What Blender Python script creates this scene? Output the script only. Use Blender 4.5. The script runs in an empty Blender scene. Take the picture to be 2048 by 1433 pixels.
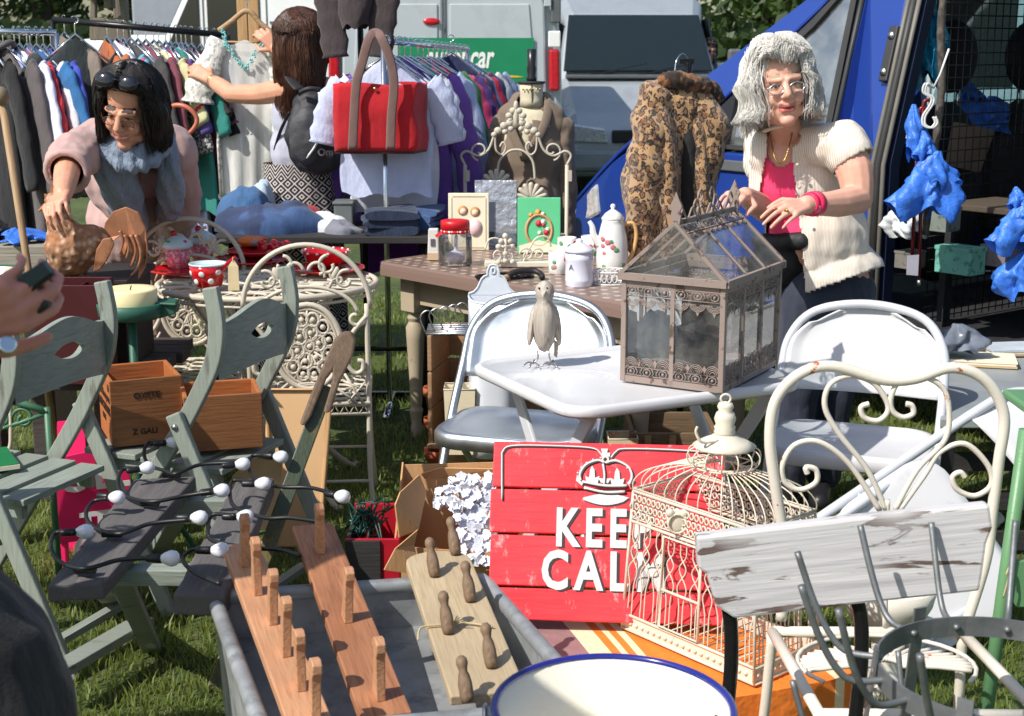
import bpy,math,random
from math import sin,cos,pi,radians,atan2,sqrt
from mathutils import Vector,Matrix,Euler,noise
V=Vector
random.seed(7)
SC=bpy.context.scene
COL=SC.collection
# ------------------------------------------------------------------ camera, sky, sun
F=2844.4;CH=1.65;PITCH=radians(12.4)
cam=bpy.data.objects.new("camera",bpy.data.cameras.new("camera"));COL.objects.link(cam)
cam.location=(0,0,CH);cam.rotation_euler=(radians(90)-PITCH,0,0)
cam.data.lens=50;cam.data.sensor_width=36;cam.data.clip_end=500;cam.data.clip_start=.05
cam.data.dof.use_dof=True;cam.data.dof.focus_distance=4.1;cam.data.dof.aperture_fstop=9
SC.camera=cam
SUN_EL=radians(47);SUN_AZ=atan2(-.80,-.60)
W=bpy.data.worlds.new("World");SC.world=W;W.use_nodes=True
_nt=W.node_tree;_sky=_nt.nodes.new("ShaderNodeTexSky");_sky.sky_type='NISHITA'
_sky.sun_disc=False;_sky.sun_elevation=SUN_EL;_sky.sun_rotation=SUN_AZ;_sky.air_density=1.2;_sky.dust_density=1.5
_nt.links.new(_sky.outputs[0],_nt.nodes["Background"].inputs[0]);_nt.nodes["Background"].inputs[1].default_value=0.108
sl=bpy.data.lights.new("sun",'SUN');sl.energy=4.4;sl.angle=radians(.53);sl.color=(1,.955,.88)
sun=bpy.data.objects.new("sun",sl);COL.objects.link(sun)
SDIR=V((cos(SUN_EL)*sin(SUN_AZ),cos(SUN_EL)*cos(SUN_AZ),sin(SUN_EL)))
sun.rotation_euler=SDIR.to_track_quat('Z','Y').to_euler()
SC.view_settings.view_transform='Standard';SC.view_settings.look='None'
SC.view_settings.exposure=0.28;SC.view_settings.gamma=1
SC.cycles.max_bounces=8;SC.cycles.transparent_max_bounces=12
SC.cycles.use_adaptive_sampling=True

# ------------------------------------------------------------------ picture -> place
def ray(px,py):
    x=(px-1024)/F;v=(716.5-py)/F
    return V((x,cos(PITCH)+v*sin(PITCH),-sin(PITCH)+v*cos(PITCH)))
def P(px,py,Y):
    r=ray(px,py);return V((0,0,CH))+r*(Y/r.y)
def PZ(px,py,Z):
    r=ray(px,py);return V((0,0,CH))+r*((Z-CH)/r.z)
def PP(px,py,p0,n):
    r=ray(px,py);o=V((0,0,CH));return o+r*((p0-o).dot(n)/r.dot(n))
def lerp(a,b,t):return a+(b-a)*t

# ------------------------------------------------------------------ mesh builder
def frame_from(x,y,o):
    x=x.normalized();z=x.cross(y).normalized();y=z.cross(x)
    m=Matrix((x,y,z)).transposed().to_4x4();m.translation=o;return m
def catmull(pts,n=6,closed=False):
    pts=[V(p) for p in pts];out=[];N=len(pts)
    rng=range(N if closed else N-1)
    for i in rng:
        if closed:p0,p1,p2,p3=pts[i-1],pts[i],pts[(i+1)%N],pts[(i+2)%N]
        else:p0,p1,p2,p3=pts[max(i-1,0)],pts[i],pts[i+1],pts[min(i+2,N-1)]
        for k in range(n):
            t=k/n
            out.append(.5*((2*p1)+(p2-p0)*t+(2*p0-5*p1+4*p2-p3)*t*t+(3*p1-p0-3*p2+p3)*t**3))
    if not closed:out.append(pts[-1])
    return out
def arc(c,r,a0,a1,n=12,r1=None,e=1):
    r1=r if r1 is None else r1
    return [(c[0]+lerp(r,r1,i/n)*cos(lerp(a0,a1,i/n)),c[1]+e*lerp(r,r1,i/n)*sin(lerp(a0,a1,i/n))) for i in range(n+1)]

class MB:
    def __init__(s):s.v=[];s.f=[];s.m=[];s.s=[];s.mi=0;s.xf=None
    def add(s,vs,fs,smooth=False):
        b=len(s.v)
        s.v+=[(s.xf@V(p)) if s.xf else V(p) for p in vs]
        for f in fs:s.f.append([b+i for i in f]);s.m.append(s.mi);s.s.append(smooth)
    def box(s,c,d,R=None):
        c=V(c);hx,hy,hz=d[0]/2,d[1]/2,d[2]/2
        vs=[V((x,y,z)) for x in (-hx,hx) for y in (-hy,hy) for z in (-hz,hz)]
        if R is not None:vs=[R@p for p in vs]
        s.add([c+p for p in vs],[(0,1,3,2),(4,6,7,5),(0,4,5,1),(2,3,7,6),(0,2,6,4),(1,5,7,3)])
        return s
    def bar(s,a,b,w,h,up=(0,0,1),w2=None):
        a,b=V(a),V(b);d=(b-a).normalized();side=d.cross(V(up))
        if side.length<1e-4:side=d.cross(V((1,0,0)))
        side.normalize();u=side.cross(d);w2=w if w2 is None else w2
        vs=[]
        for p,ww in ((a,w),(b,w2)):
            for x,y in ((-1,-1),(1,-1),(1,1),(-1,1)):vs.append(p+side*(x*ww/2)+u*(y*h/2))
        s.add(vs,[(3,2,1,0),(4,5,6,7),(0,1,5,4),(1,2,6,5),(2,3,7,6),(3,0,4,7)]);return s
    def prism(s,pts,d,smooth=False):
        n=len(pts);pts=[V(p) for p in pts];d=V(d)
        s.add(pts+[p+d for p in pts],[list(range(n))[::-1],list(range(n,2*n))]+[(i,(i+1)%n,n+(i+1)%n,n+i) for i in range(n)],smooth);return s
    def face(s,pts):s.add([V(p) for p in pts],[list(range(len(pts)))]);return s
    def tube(s,pts,r,n=8,closed=False,cap=True,flat=None,up=None):
        pts=[V(p) for p in pts];N=len(pts)
        rs=r if isinstance(r,(list,tuple)) else [r]*N
        T=[]
        for i in range(N):
            a=pts[i-1] if (i>0 or closed) else pts[i];b=pts[(i+1)%N] if (i<N-1 or closed) else pts[i]
            t=(b-a);T.append(t.normalized() if t.length>1e-9 else (T[-1] if T else V((0,0,1))))
        if up is not None:u=V(up)
        else:u=V((0,0,1)) if abs(T[0].z)<.9 else V((1,0,0))
        u=(u-T[0]*u.dot(T[0])).normalized();vs=[]
        for i in range(N):
            if i:
                u=T[i-1].rotation_difference(T[i])@u;u=(u-T[i]*u.dot(T[i])).normalized()
            w=T[i].cross(u)
            fx,fy=flat if flat else (1,1)
            for k in range(n):
                a=2*pi*k/n;vs.append(pts[i]+u*(cos(a)*rs[i]*fx)+w*(sin(a)*rs[i]*fy))
        fs=[]
        for i in range(N if closed else N-1):
            j=(i+1)%N
            for k in range(n):fs.append((i*n+k,i*n+(k+1)%n,j*n+(k+1)%n,j*n+k))
        if cap and not closed:fs.append(list(range(n))[::-1]);fs.append([(N-1)*n+k for k in range(n)])
        s.add(vs,fs,True);return s
    def lathe(s,prof,n=24,c=(0,0,0),ax=None,sx=1,sy=1,wob=None):
        c=V(c);R=V((0,0,1)).rotation_difference(V(ax)).to_matrix() if ax else None
        vs=[]
        for (r,z) in prof:
            for k in range(n):
                a=2*pi*k/n;rr=r*(wob(a,z) if wob else 1)
                p=V((rr*cos(a)*sx,rr*sin(a)*sy,z));vs.append(c+(R@p if R else p))
        fs=[(i*n+k,i*n+(k+1)%n,(i+1)*n+(k+1)%n,(i+1)*n+k) for i in range(len(prof)-1) for k in range(n)]
        if prof[0][0]>1e-5:fs.append(list(range(n))[::-1])
        if prof[-1][0]>1e-5:fs.append([(len(prof)-1)*n+k for k in range(n)])
        s.add(vs,fs,True);return s
    def ell(s,c,r,R=None,nu=14,nv=9):
        c=V(c);vs=[];fs=[]
        r=r if isinstance(r,(list,tuple)) else (r,r,r)
        for j in range(1,nv):
            t=pi*j/nv
            for k in range(nu):
                a=2*pi*k/nu;vs.append(V((r[0]*sin(t)*cos(a),r[1]*sin(t)*sin(a),r[2]*cos(t))))
        top=len(vs);vs.append(V((0,0,r[2])));vs.append(V((0,0,-r[2])))
        for j in range(nv-2):
            for k in range(nu):fs.append((j*nu+k,(j+1)*nu+k,(j+1)*nu+(k+1)%nu,j*nu+(k+1)%nu))
        for k in range(nu):fs.append((top,k,(k+1)%nu));fs.append((top+1,(nv-2)*nu+(k+1)%nu,(nv-2)*nu+k))
        s.add([c+(R@p if R is not None else p) for p in vs],fs,True);return s
    def cap(s,a,b,r0,r1,n=12):
        a,b=V(a),V(b);d=(b-a);L=d.length;d=d/L if L else V((0,0,1));pts=[];rs=[]
        for t in (90,60,30):pts.append(a-d*(r0*sin(radians(t))));rs.append(max(r0*cos(radians(t)),r0*.05))
        pts+=[a,b];rs+=[r0,r1]
        for t in (30,60,90):pts.append(b+d*(r1*sin(radians(t))));rs.append(max(r1*cos(radians(t)),r1*.05))
        s.tube(pts,rs,n);return s
    def grid(s,fn,nu,nv,cu=False,smooth=True):
        vs=[fn(i/(nu if cu else nu-1),j/(nv-1)) for j in range(nv) for i in range(nu)]
        fs=[(j*nu+i,j*nu+(i+1)%nu,(j+1)*nu+(i+1)%nu,(j+1)*nu+i) for j in range(nv-1) for i in range(nu if cu else nu-1)]
        s.add(vs,fs,smooth);return s

WM={}
def wm(o):return WM[o.name] if o is not None else Matrix.Identity(4)
def mesh_from(name,mb,mats,frame):
    me=bpy.data.meshes.new(name);inv=frame.inverted()
    me.from_pydata([inv@p for p in mb.v],[],mb.f)
    me.polygons.foreach_set("material_index",mb.m);me.polygons.foreach_set("use_smooth",mb.s)
    for m in (mats if isinstance(mats,(list,tuple)) else [mats]):me.materials.append(m)
    me.update();return me
def place(o,frame,parent):
    COL.objects.link(o);WM[o.name]=frame
    if parent is not None:o.parent=parent;o.matrix_basis=wm(parent).inverted()@frame
    else:o.matrix_basis=frame
def tag(o,label=None,cat=None,group=None,kind=None):
    if label:o["label"]=label
    if cat:o["category"]=cat
    if group:o["group"]=group
    if kind:o["kind"]=kind
    return o
def obj(name,mb,mats,parent=None,frame=None,bevel=0,sub=0,solid=0,label=None,cat=None,group=None,kind=None,me=None,ang=35):
    if frame is None:
        if parent is not None:frame=wm(parent)
        else:
            src=mb.v if mb else [v.co for v in me.vertices]
            xs=[p[0] for p in src];ys=[p[1] for p in src];zs=[p[2] for p in src]
            frame=Matrix.Translation(V(((min(xs)+max(xs))/2,(min(ys)+max(ys))/2,min(zs))))
    if me is None:me=mesh_from(name,mb,mats,frame)
    else:
        me.transform(frame.inverted());me.name=name
        if mats:
            for m in (mats if isinstance(mats,(list,tuple)) else [mats]):me.materials.append(m)
    o=bpy.data.objects.new(name,me);place(o,frame,parent)
    if solid:md=o.modifiers.new("solid",'SOLIDIFY');md.thickness=solid;md.offset=0
    if bevel:md=o.modifiers.new("bevel",'BEVEL');md.width=bevel;md.segments=2;md.limit_method='ANGLE';md.angle_limit=radians(ang)
    if sub:md=o.modifiers.new("sub",'SUBSURF');md.levels=sub;md.render_levels=sub
    return tag(o,label,cat,group,kind)
def thing(name,label,cat,loc=(0,0,0),rz=0,group=None):
    o=bpy.data.objects.new(name,None);o.empty_display_size=.1
    place(o,Matrix.Translation(V(loc))@Matrix.Rotation(rz,4,'Z'),None);return tag(o,label,cat,group)
def dup(root,frame,label=None,group=None,swap=None):
    def rec(src,par,fr):
        c=src.copy();COL.objects.link(c);WM[c.name]=fr
        if swap and c.data and c.name.split('.')[0] in swap:
            c.data=c.data.copy();c.data.materials[0]=swap[c.name.split('.')[0]]
        if par is not None:c.parent=par;c.matrix_basis=src.matrix_basis.copy()
        else:c.matrix_basis=fr
        for ch in list(src.children):rec(ch,c,fr@(wm(src).inverted()@wm(ch)))
        return c
    r=rec(root,None,frame)
    if label:r["label"]=label
    if group:r["group"]=group
    return r
def blob(mb,voxel=.006,smooth=6,fac=.5):
    """all the overlapping closed shapes in mb become one continuous skin (world coordinates)"""
    me=bpy.data.meshes.new("tmp");me.from_pydata(mb.v,[],mb.f);me.update()
    o=bpy.data.objects.new("tmp",me);COL.objects.link(o)
    r=o.modifiers.new("r",'REMESH');r.mode='VOXEL';r.voxel_size=voxel;r.use_smooth_shade=True
    if smooth:q=o.modifiers.new("s",'SMOOTH');q.factor=fac;q.iterations=smooth
    dg=bpy.context.evaluated_depsgraph_get();dg.update()
    res=bpy.data.meshes.new_from_object(o.evaluated_get(dg))
    bpy.data.objects.remove(o);bpy.data.meshes.remove(me)
    res.polygons.foreach_set("use_smooth",[True]*len(res.polygons));res.materials.clear()
    return res
def recolor(me,fn):
    for p in me.polygons:p.material_index=fn(p.center)
def carve(me,drop):
    import bmesh
    bm=bmesh.new();bm.from_mesh(me);bmesh.ops.delete(bm,geom=[f for f in bm.faces if drop(f.calc_center_median())],context='FACES')
    bm.to_mesh(me);bm.free();return me
def push(me,fn):
    """move every vertex along its normal by fn(co)"""
    ns=[v.normal.copy() for v in me.vertices]
    for v,n in zip(me.vertices,ns):v.co+=n*fn(v.co)
    me.update();return me
_txt={}
def text(mb,s,size,M,ext=.001,bold=0.,shear=0.,align='CENTER',sx=1,space=1):
    k=(s,size,ext,bold,shear,align,space)
    if k not in _txt:
        c=bpy.data.curves.new("txt",'FONT');c.body=s;c.size=size;c.extrude=ext;c.offset=bold;c.shear=shear;c.align_x=align;c.align_y='CENTER';c.resolution_u=3;c.space_character=space
        o=bpy.data.objects.new("txt",c);COL.objects.link(o)
        dg=bpy.context.evaluated_depsgraph_get();dg.update()
        me=bpy.data.meshes.new_from_object(o.evaluated_get(dg))
        _txt[k]=([v.co.copy() for v in me.vertices],[list(p.vertices) for p in me.polygons])
        bpy.data.objects.remove(o);bpy.data.curves.remove(c);bpy.data.meshes.remove(me)
    vs,fs=_txt[k];old=mb.xf;mb.xf=M;mb.add([V((p.x*sx,p.y,p.z)) for p in vs],fs);mb.xf=old

# ------------------------------------------------------------------ materials
_mats={}
def srgb(r,g,b):
    f=lambda c:(c/255/12.92) if c<=10 else ((c/255+.055)/1.055)**2.4
    return (f(r),f(g),f(b))
class NT:
    def __init__(s,name):
        s.m=bpy.data.materials.new(name);s.m.use_nodes=True;s.t=s.m.node_tree;s.b=s.t.nodes["Principled BSDF"];s.tc=None
    def n(s,ty,**kw):
        x=s.t.nodes.new(ty)
        for k,v in kw.items():setattr(x,k,v)
        return x
    def l(s,a,b):s.t.links.new(a,b)
    def co(s,scale=(1,1,1)):
        if s.tc is None:s.tc=s.n("ShaderNodeTexCoord")
        mp=s.n("ShaderNodeMapping");mp.inputs["Scale"].default_value=scale;s.l(s.tc.outputs["Object"],mp.inputs[0]);return mp.outputs[0]
    def noise(s,scale,detail=4,stretch=(1,1,1),rough=.55,dist=0):
        x=s.n("ShaderNodeTexNoise");x.inputs["Scale"].default_value=scale;x.inputs["Detail"].default_value=detail;x.inputs["Roughness"].default_value=rough;x.inputs["Distortion"].default_value=dist
        s.l(s.co(stretch),x.inputs["Vector"]);return x.outputs["Fac"]
    def ramp(s,fac,lo,hi):
        r=s.n("ShaderNodeMapRange");r.inputs[1].default_value=lo;r.inputs[2].default_value=hi;s.l(fac,r.inputs[0]);return r.outputs[0]
    def mix(s,fac,a,b):
        x=s.n("ShaderNodeMix",data_type='RGBA')
        if hasattr(fac,"links"):s.l(fac,x.inputs[0])
        else:x.inputs[0].default_value=fac
        for k,c in ((6,a),(7,b)):
            if hasattr(c,"links"):s.l(c,x.inputs[k])
            else:x.inputs[k].default_value=(*c[:3],1)
        return x.outputs[2]
    def bump(s,h,dist,strength=1):
        x=s.n("ShaderNodeBump");x.inputs["Strength"].default_value=strength;x.inputs["Distance"].default_value=dist;s.l(h,x.inputs["Height"]);s.l(x.outputs[0],s.b.inputs["Normal"])
def mul(c,k):return tuple(min(max(x*k,0),1) for x in c[:3])
def mat(name,col,rough=.5,metal=0,var=.12,vs=9,bump=0,bs=80,spot=None,sp=(6,.55,.62),stretch=(1,1,1),coat=0,trans=0,alpha=1,sheen=0,sss=0,ior=1.45,rv=.1):
    if name in _mats:return _mats[name]
    g=NT(name);b=g.b
    f=g.noise(vs,5,stretch)
    c=g.mix(g.ramp(f,.3,.7),mul(col,1-var),mul(col,1+var))
    if spot is not None:c=g.mix(g.ramp(g.noise(sp[0],6,stretch,.65),sp[1],sp[2]),c,spot)
    g.l(c,b.inputs["Base Color"])
    r=g.n("ShaderNodeMapRange");r.inputs[3].default_value=max(rough-rv,.02);r.inputs[4].default_value=min(rough+rv,1);g.l(f,r.inputs[0]);g.l(r.outputs[0],b.inputs["Roughness"])
    b.inputs["Metallic"].default_value=metal;b.inputs["Coat Weight"].default_value=coat;b.inputs["Transmission Weight"].default_value=trans
    b.inputs["Alpha"].default_value=alpha;b.inputs["IOR"].default_value=ior
    if sheen:b.inputs["Sheen Weight"].default_value=sheen;b.inputs["Sheen Roughness"].default_value=.5
    if sss:b.inputs["Subsurface Weight"].default_value=sss;b.inputs["Subsurface Radius"].default_value=(.012,.005,.003);b.inputs["Subsurface Scale"].default_value=1
    if bump:g.bump(g.noise(bs,5,stretch),bump)
    _mats[name]=g.m;return g.m
def cloth(name,col,var=.15,bump=.004,rough=.85,spot=None,sp=(6,.5,.6),folds=18):
    if name in _mats:return _mats[name]
    g=NT(name);f=g.noise(5,5)
    c=g.mix(g.ramp(f,.3,.7),mul(col,1-var),mul(col,1+var))
    if spot is not None:c=g.mix(g.ramp(g.noise(sp[0],3),sp[1],sp[2]),c,spot)
    g.l(c,g.b.inputs["Base Color"]);g.b.inputs["Roughness"].default_value=rough;g.b.inputs["Sheen Weight"].default_value=.15
    a=g.noise(folds,3,(1,1,.45));w=g.noise(350,2)
    ad=g.n("ShaderNodeMath",operation='MULTIPLY_ADD');ad.inputs[1].default_value=.12;g.l(w,ad.inputs[0]);g.l(a,ad.inputs[2])
    g.bump(ad.outputs[0],bump*4,.8);_mats[name]=g.m;return g.m
def wood(name,col,dark,axis=0,scale=14,worn=None,wp=(8,.5,.6),rough=.6,bump=.0015,ring=.6):
    if name in _mats:return _mats[name]
    g=NT(name);st=[1,1,1];st[axis]=.09
    f=g.noise(scale,5,st,.6,.8)
    w=g.n("ShaderNodeMath",operation='SINE');k=g.n("ShaderNodeMath",operation='MULTIPLY');k.inputs[1].default_value=26;g.l(f,k.inputs[0]);g.l(k.outputs[0],w.inputs[0])
    fine=g.noise(120,3,[x if x<1 else 1 for x in st])
    s1=g.ramp(w.outputs[0],-1,1);q=g.n("ShaderNodeMath",operation='MULTIPLY');q.inputs[1].default_value=ring;g.l(s1,q.inputs[0])
    c=g.mix(q.outputs[0],col,dark);c=g.mix(g.ramp(fine,.45,.8),c,mul(dark,.8))
    big=g.noise(3,3);c=g.mix(g.ramp(big,.35,.75),c,mul(col,.75))
    if worn is not None:c=g.mix(g.ramp(g.noise(wp[0],6,[x if x==1 else .25 for x in st],.7),wp[1],wp[2]),c,worn)
    g.l(c,g.b.inputs["Base Color"]);g.b.inputs["Roughness"].default_value=rough
    g.bump(fine,bump);_mats[name]=g.m;return g.m
def glass(name,col=(.9,.95,.95),rough=.02,tint=.12,dust_haze=0):
    """thin pane: mostly see-through, reflects at grazing angles"""
    if name in _mats:return _mats[name]
    g=NT(name);t=g.t;tr=g.n("ShaderNodeBsdfTransparent");tr.inputs[0].default_value=(*col,1)
    gl=g.n("ShaderNodeBsdfGlossy");gl.inputs[1].default_value=rough
    fr=g.n("ShaderNodeFresnel");fr.inputs[0].default_value=1.5
    mx=g.n("ShaderNodeMixShader");ma=g.n("ShaderNodeMath",operation='MULTIPLY_ADD');ma.inputs[1].default_value=1;ma.inputs[2].default_value=tint;g.l(fr.outputs[0],ma.inputs[0])
    g.l(ma.outputs[0],mx.inputs[0]);g.l(tr.outputs[0],mx.inputs[1]);g.l(gl.outputs[0],mx.inputs[2])
    out=t.nodes["Material Output"]
    if dust_haze:
        m2=g.n("ShaderNodeMixShader");df=g.n("ShaderNodeBsdfDiffuse");df.inputs[0].default_value=(.6,.6,.57,1)  # pale mottled layer: dust plus haze and reflection painted onto the pane
        mm=g.n("ShaderNodeMath",operation='MULTIPLY');mm.inputs[1].default_value=dust_haze;g.l(g.ramp(g.noise(9,5),.3,.8),mm.inputs[0])
        g.l(mm.outputs[0],m2.inputs[0]);g.l(mx.outputs[0],m2.inputs[1]);g.l(df.outputs[0],m2.inputs[2]);g.l(m2.outputs[0],out.inputs[0])
    else:g.l(mx.outputs[0],out.inputs[0])
    _mats[name]=g.m;return g.m
def paint(name,col,rough=.35,chip=(.25,.08,.03),amt=.66,coat=.0,var=.06,scale=9):
    return mat(name,col,rough,0,var,4,.0004,160,chip,(scale,amt,amt+.03),coat=coat)
def steel(name,col=(.62,.64,.66),rough=.3,var=.2,vs=12,spot=None,sp=(5,.55,.65)):return mat(name,col,rough,1,var,vs,.0003,60,spot,sp,rv=.12)
SKIN=mat("skin_pale",srgb(222,168,146),.5,var=.1,vs=22,bump=.0006,bs=180,sss=.12)
SKIN2=mat("skin_warm",srgb(214,156,128),.5,var=.08,vs=20,bump=.0005,bs=180,sss=.12)
SKIN3=mat("skin_ruddy",srgb(208,140,124),.55,var=.1,vs=22,bump=.0007,bs=180,sss=.12)
LIP=mat("lip",srgb(202,118,110),.4,sss=.1)
TEETH=mat("tooth",(.75,.72,.65),.3)
EYEW=mat("eye_white",(.7,.68,.66),.2);EYED=mat("eye_dark",(.02,.02,.025),.15)
BLACKP=mat("black_plastic",(.018,.018,.02),.4)
RUBBER=mat("black_rubber",(.02,.02,.02),.7,bump=.0005)
CHROME=steel("chrome",(.78,.8,.82),.12,.05)
WIREM=steel("wire_metal",(.5,.5,.5),.35)
WHITEP=mat("white_plastic",(.78,.78,.77),.35,var=.04)
# ================================================================== SETTING
GR=NT("grass_ground");_f=GR.noise(1.3,6);_c=GR.mix(GR.ramp(_f,.35,.65),(.035,.06,.012),(.085,.12,.025))
_c=GR.mix(GR.ramp(GR.noise(14,5),.5,.75),_c,(.13,.14,.05));GR.l(_c,GR.b.inputs["Base Color"]);GR.b.inputs["Roughness"].default_value=.9;GR.bump(GR.noise(60,4),.02)
mb=MB();mb.grid(lambda u,v:V((lerp(-150,150,u),lerp(-40,260,v),0)),31,31);obj("ground",mb,GR.m,frame=Matrix.Identity(4),kind="structure")
def blades(n,y0,y1,hmin,hmax,seed,wide=.5):
    r=random.Random(seed);mb=MB();vs=[];fs=[]
    for i in range(n):
        y=y0*(y1/y0)**r.random();x=r.uniform(-wide*.8,wide)*y
        if noise.noise(V((x*1.7,y*1.7,seed)))<-.28 and r.random()<.8:continue
        h=r.uniform(hmin,hmax)*(1+.5*noise.noise(V((x*3,y*3,1))));a=r.uniform(0,2*pi);w=r.uniform(.0016,.0034)*(.6+y/6)
        dx,dy=cos(a)*w,sin(a)*w;b=r.uniform(0,2*pi);l=h*r.uniform(.15,.8);lx,ly=cos(b)*l,sin(b)*l
        k=len(vs);vs+=[V((x-dx,y-dy,0)),V((x+dx,y+dy,0)),V((x+dx*.7+lx*.35,y+dy*.7+ly*.35,h*.6)),V((x-dx*.7+lx*.35,y-dy*.7+ly*.35,h*.6)),V((x+lx,y+ly,h))]
        fs+=[(k,k+1,k+2,k+3),(k+3,k+2,k+4)]
    mb.add(vs,fs,True);return mb
def leafmat(name,a,b,tr=.25,sc=2.2):
    g=NT(name);f=g.noise(sc,4);g.l(g.mix(g.ramp(f,.3,.7),a,b),g.b.inputs["Base Color"]);g.b.inputs["Roughness"].default_value=.55
    g.b.inputs["Transmission Weight"].default_value=0
    if tr:
        td=g.n("ShaderNodeBsdfTranslucent");td.inputs[0].default_value=(*mul(b,1.6),1);mx=g.n("ShaderNodeMixShader");mx.inputs[0].default_value=tr
        g.l(g.b.outputs[0],mx.inputs[1]);g.l(td.outputs[0],mx.inputs[2]);g.l(mx.outputs[0],g.t.nodes["Material Output"].inputs[0])
    return g.m
obj("grass",blades(75000,2.9,9.5,.016,.042,3),leafmat("grass_blade",(.11,.165,.025),(.23,.27,.065),.35,5),frame=Matrix.Identity(4),kind="stuff")

# ------------------------------------------------------------------ trees and hedge far behind
BARK=mat("bark",(.07,.05,.035),.9,var=.4,vs=12,bump=.02,bs=14,stretch=(1,1,.3))
def tree(x,y,h,r,label,nleaf,lm,trunk=.18,low=1.6,leaf=.16):
    t=thing("tree",label,"tree",(x,y,0));rd=random.Random(int(x*10+y));mb=MB()
    tp=[V((x+rd.uniform(-.1,.1)*k,y,h*.75*k/5)) for k in range(6)];mb.tube(tp,[trunk*(1-.14*k) for k in range(6)],9)
    for k in range(9):
        a=rd.uniform(0,2*pi);z0=rd.uniform(low,h*.6);e=V((x+cos(a)*r*.8,y+sin(a)*r*.8,z0+rd.uniform(.4,1.6)))
        p=V((x,y,z0));mb.tube(catmull([p,p.lerp(e,.5)+V((0,0,.2)),e],3),[.07]*3+[.05]*3+[.02],6)
    obj("trunk",mb,BARK,t);mb=MB();vs=[];fs=[]
    cl=[V((x+rd.gauss(0,r*.5),y+rd.gauss(0,r*.5),rd.uniform(low,h))) for _ in range(26)]
    for i in range(nleaf):
        c=rd.choice(cl);q=c+V((rd.gauss(0,.36),rd.gauss(0,.36),rd.gauss(0,.3)))*(r/2)
        n1=V((rd.gauss(0,1),rd.gauss(0,1),rd.gauss(0,1))).normalized();n2=n1.orthogonal().normalized();s=leaf*rd.uniform(.6,1.4);n3=n1.cross(n2)*.55
        k=len(vs);vs+=[q-n2*s,q+n3*s,q+n2*s,q-n3*s];fs.append((k,k+1,k+2,k+3))
    mb.add(vs,fs);obj("crown",mb,lm,t)
LF1=leafmat("leaf_mid",(.03,.07,.012),(.09,.15,.025));LF2=leafmat("leaf_dark",(.02,.04,.012),(.05,.085,.02));LF3=leafmat("leaf_light",(.06,.11,.015),(.16,.2,.04))
tree(-11.6,36,9,3.2,"broad dark tree with a thick trunk behind the long clothes rail",5200,LF2,.35,2.6)
tree(-14.6,33,8,2.6,"slim tree with bare low limbs at the field edge beyond the long rail",1800,LF2,.25,2.4)
tree(-9.3,40,7,2.6,"bright green rounded tree between the birdhouse post and the white vans",5200,LF3,.2,1.2)
tree(6.0,34,7,2.6,"leafy tree showing over the silver van and next to the blue van pillar",5200,LF1,.22,.8)
tree(8.6,31,6.5,2.4,"shaded dark tree showing through the blue van windscreen pillar gap",5200,LF2,.22,.6)
tree(1.5,44,9,4,"tall tree hidden mostly by the roofs of the grey and silver vans",3000,LF1,.3,2)
def hedge(x0,x1,y,h,label,n,lm):
    mb=MB();rd=random.Random(int(y));vs=[];fs=[]
    for i in range(n):
        q=V((rd.uniform(x0,x1),y+rd.gauss(0,.5),h*(1-rd.random()**2)*(1+.12*noise.noise(V((i*.01,0,0))))));n1=V((rd.gauss(0,1),rd.gauss(0,1),rd.gauss(0,1))).normalized();n2=n1.orthogonal().normalized();s=rd.uniform(.1,.22);n3=n1.cross(n2)*.6
        k=len(vs);vs+=[q-n2*s,q+n3*s,q+n2*s,q-n3*s];fs.append((k,k+1,k+2,k+3))
    mb.add(vs,fs);mb2=MB()
    t=thing("hedge",label,"hedge",((x0+x1)/2,y,0));obj("foliage",mb,lm,t)
    for i in range(int((x1-x0)/1.1)):xx=x0+.5+i*1.1;mb2.tube([(xx,y,0),(xx+.1,y,h*.5),(xx,y,h*.85)],[.05,.04,.02],5)
    obj("stem",mb2,BARK,t)
hedge(-17,-4,29,1.95,"clipped field hedge running behind the parked white vehicles",9000,LF2)
hedge(2,16,27,1.75,"dark field hedge behind the blue van bonnet",9000,LF2)

# ------------------------------------------------------------------ vehicles
SILV=mat("silver_paint",(.42,.46,.49),.32,.35,.05,3,coat=.4,spot=(.34,.36,.37),sp=(3,.5,.75));GREYV=mat("grey_white_paint",(.50,.55,.58),.35,.1,.05,3,coat=.3,spot=(.40,.43,.44),sp=(3,.5,.75));WHV=mat("white_van_paint",(.80,.81,.82),.35,var=.03,coat=.3)
TRIM=mat("grey_bumper_plastic",(.11,.12,.125),.6,var=.1);DGLASS=mat("dark_car_glass",(.012,.02,.022),.06,coat=.6,var=.05);REDL=mat("red_lamp_lens",(.5,.012,.02),.18,coat=.5,var=.2,vs=40)
CLEARL=mat("clear_lamp_lens",(.78,.82,.82),.08,.4,.35,40);GREENS=mat("green_sign_vinyl",(.012,.23,.10),.4,var=.05);WHITEV=mat("white_vinyl",(.85,.85,.83),.4,var=.03);YELV=mat("yellow_vinyl",(.75,.45,.03),.4)
TYRE=mat("tyre_rubber",(.02,.02,.021),.85,bump=.002);RIM=steel("wheel_rim",(.5,.5,.52),.35)
def wheel(t,c,r,axis,w=.2):
    a=V(axis).normalized();p=obj("wheel",MB().lathe([(r*.55,-w/2),(r*.95,-w/2),(r,-w/3),(r,w/3),(r*.95,w/2),(r*.55,w/2)],28,c,a),TYRE,t)
    obj("rim",MB().lathe([(.02,w*.3),(r*.3,w*.33),(r*.5,w*.48),(r*.58,w*.46),(r*.58,-w*.4),(.02,-w*.4)],20,c,a),RIM,p)
def xfm(o,rz):return Matrix.Translation(V(o))@Matrix.Rotation(rz,4,'Z')
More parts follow.
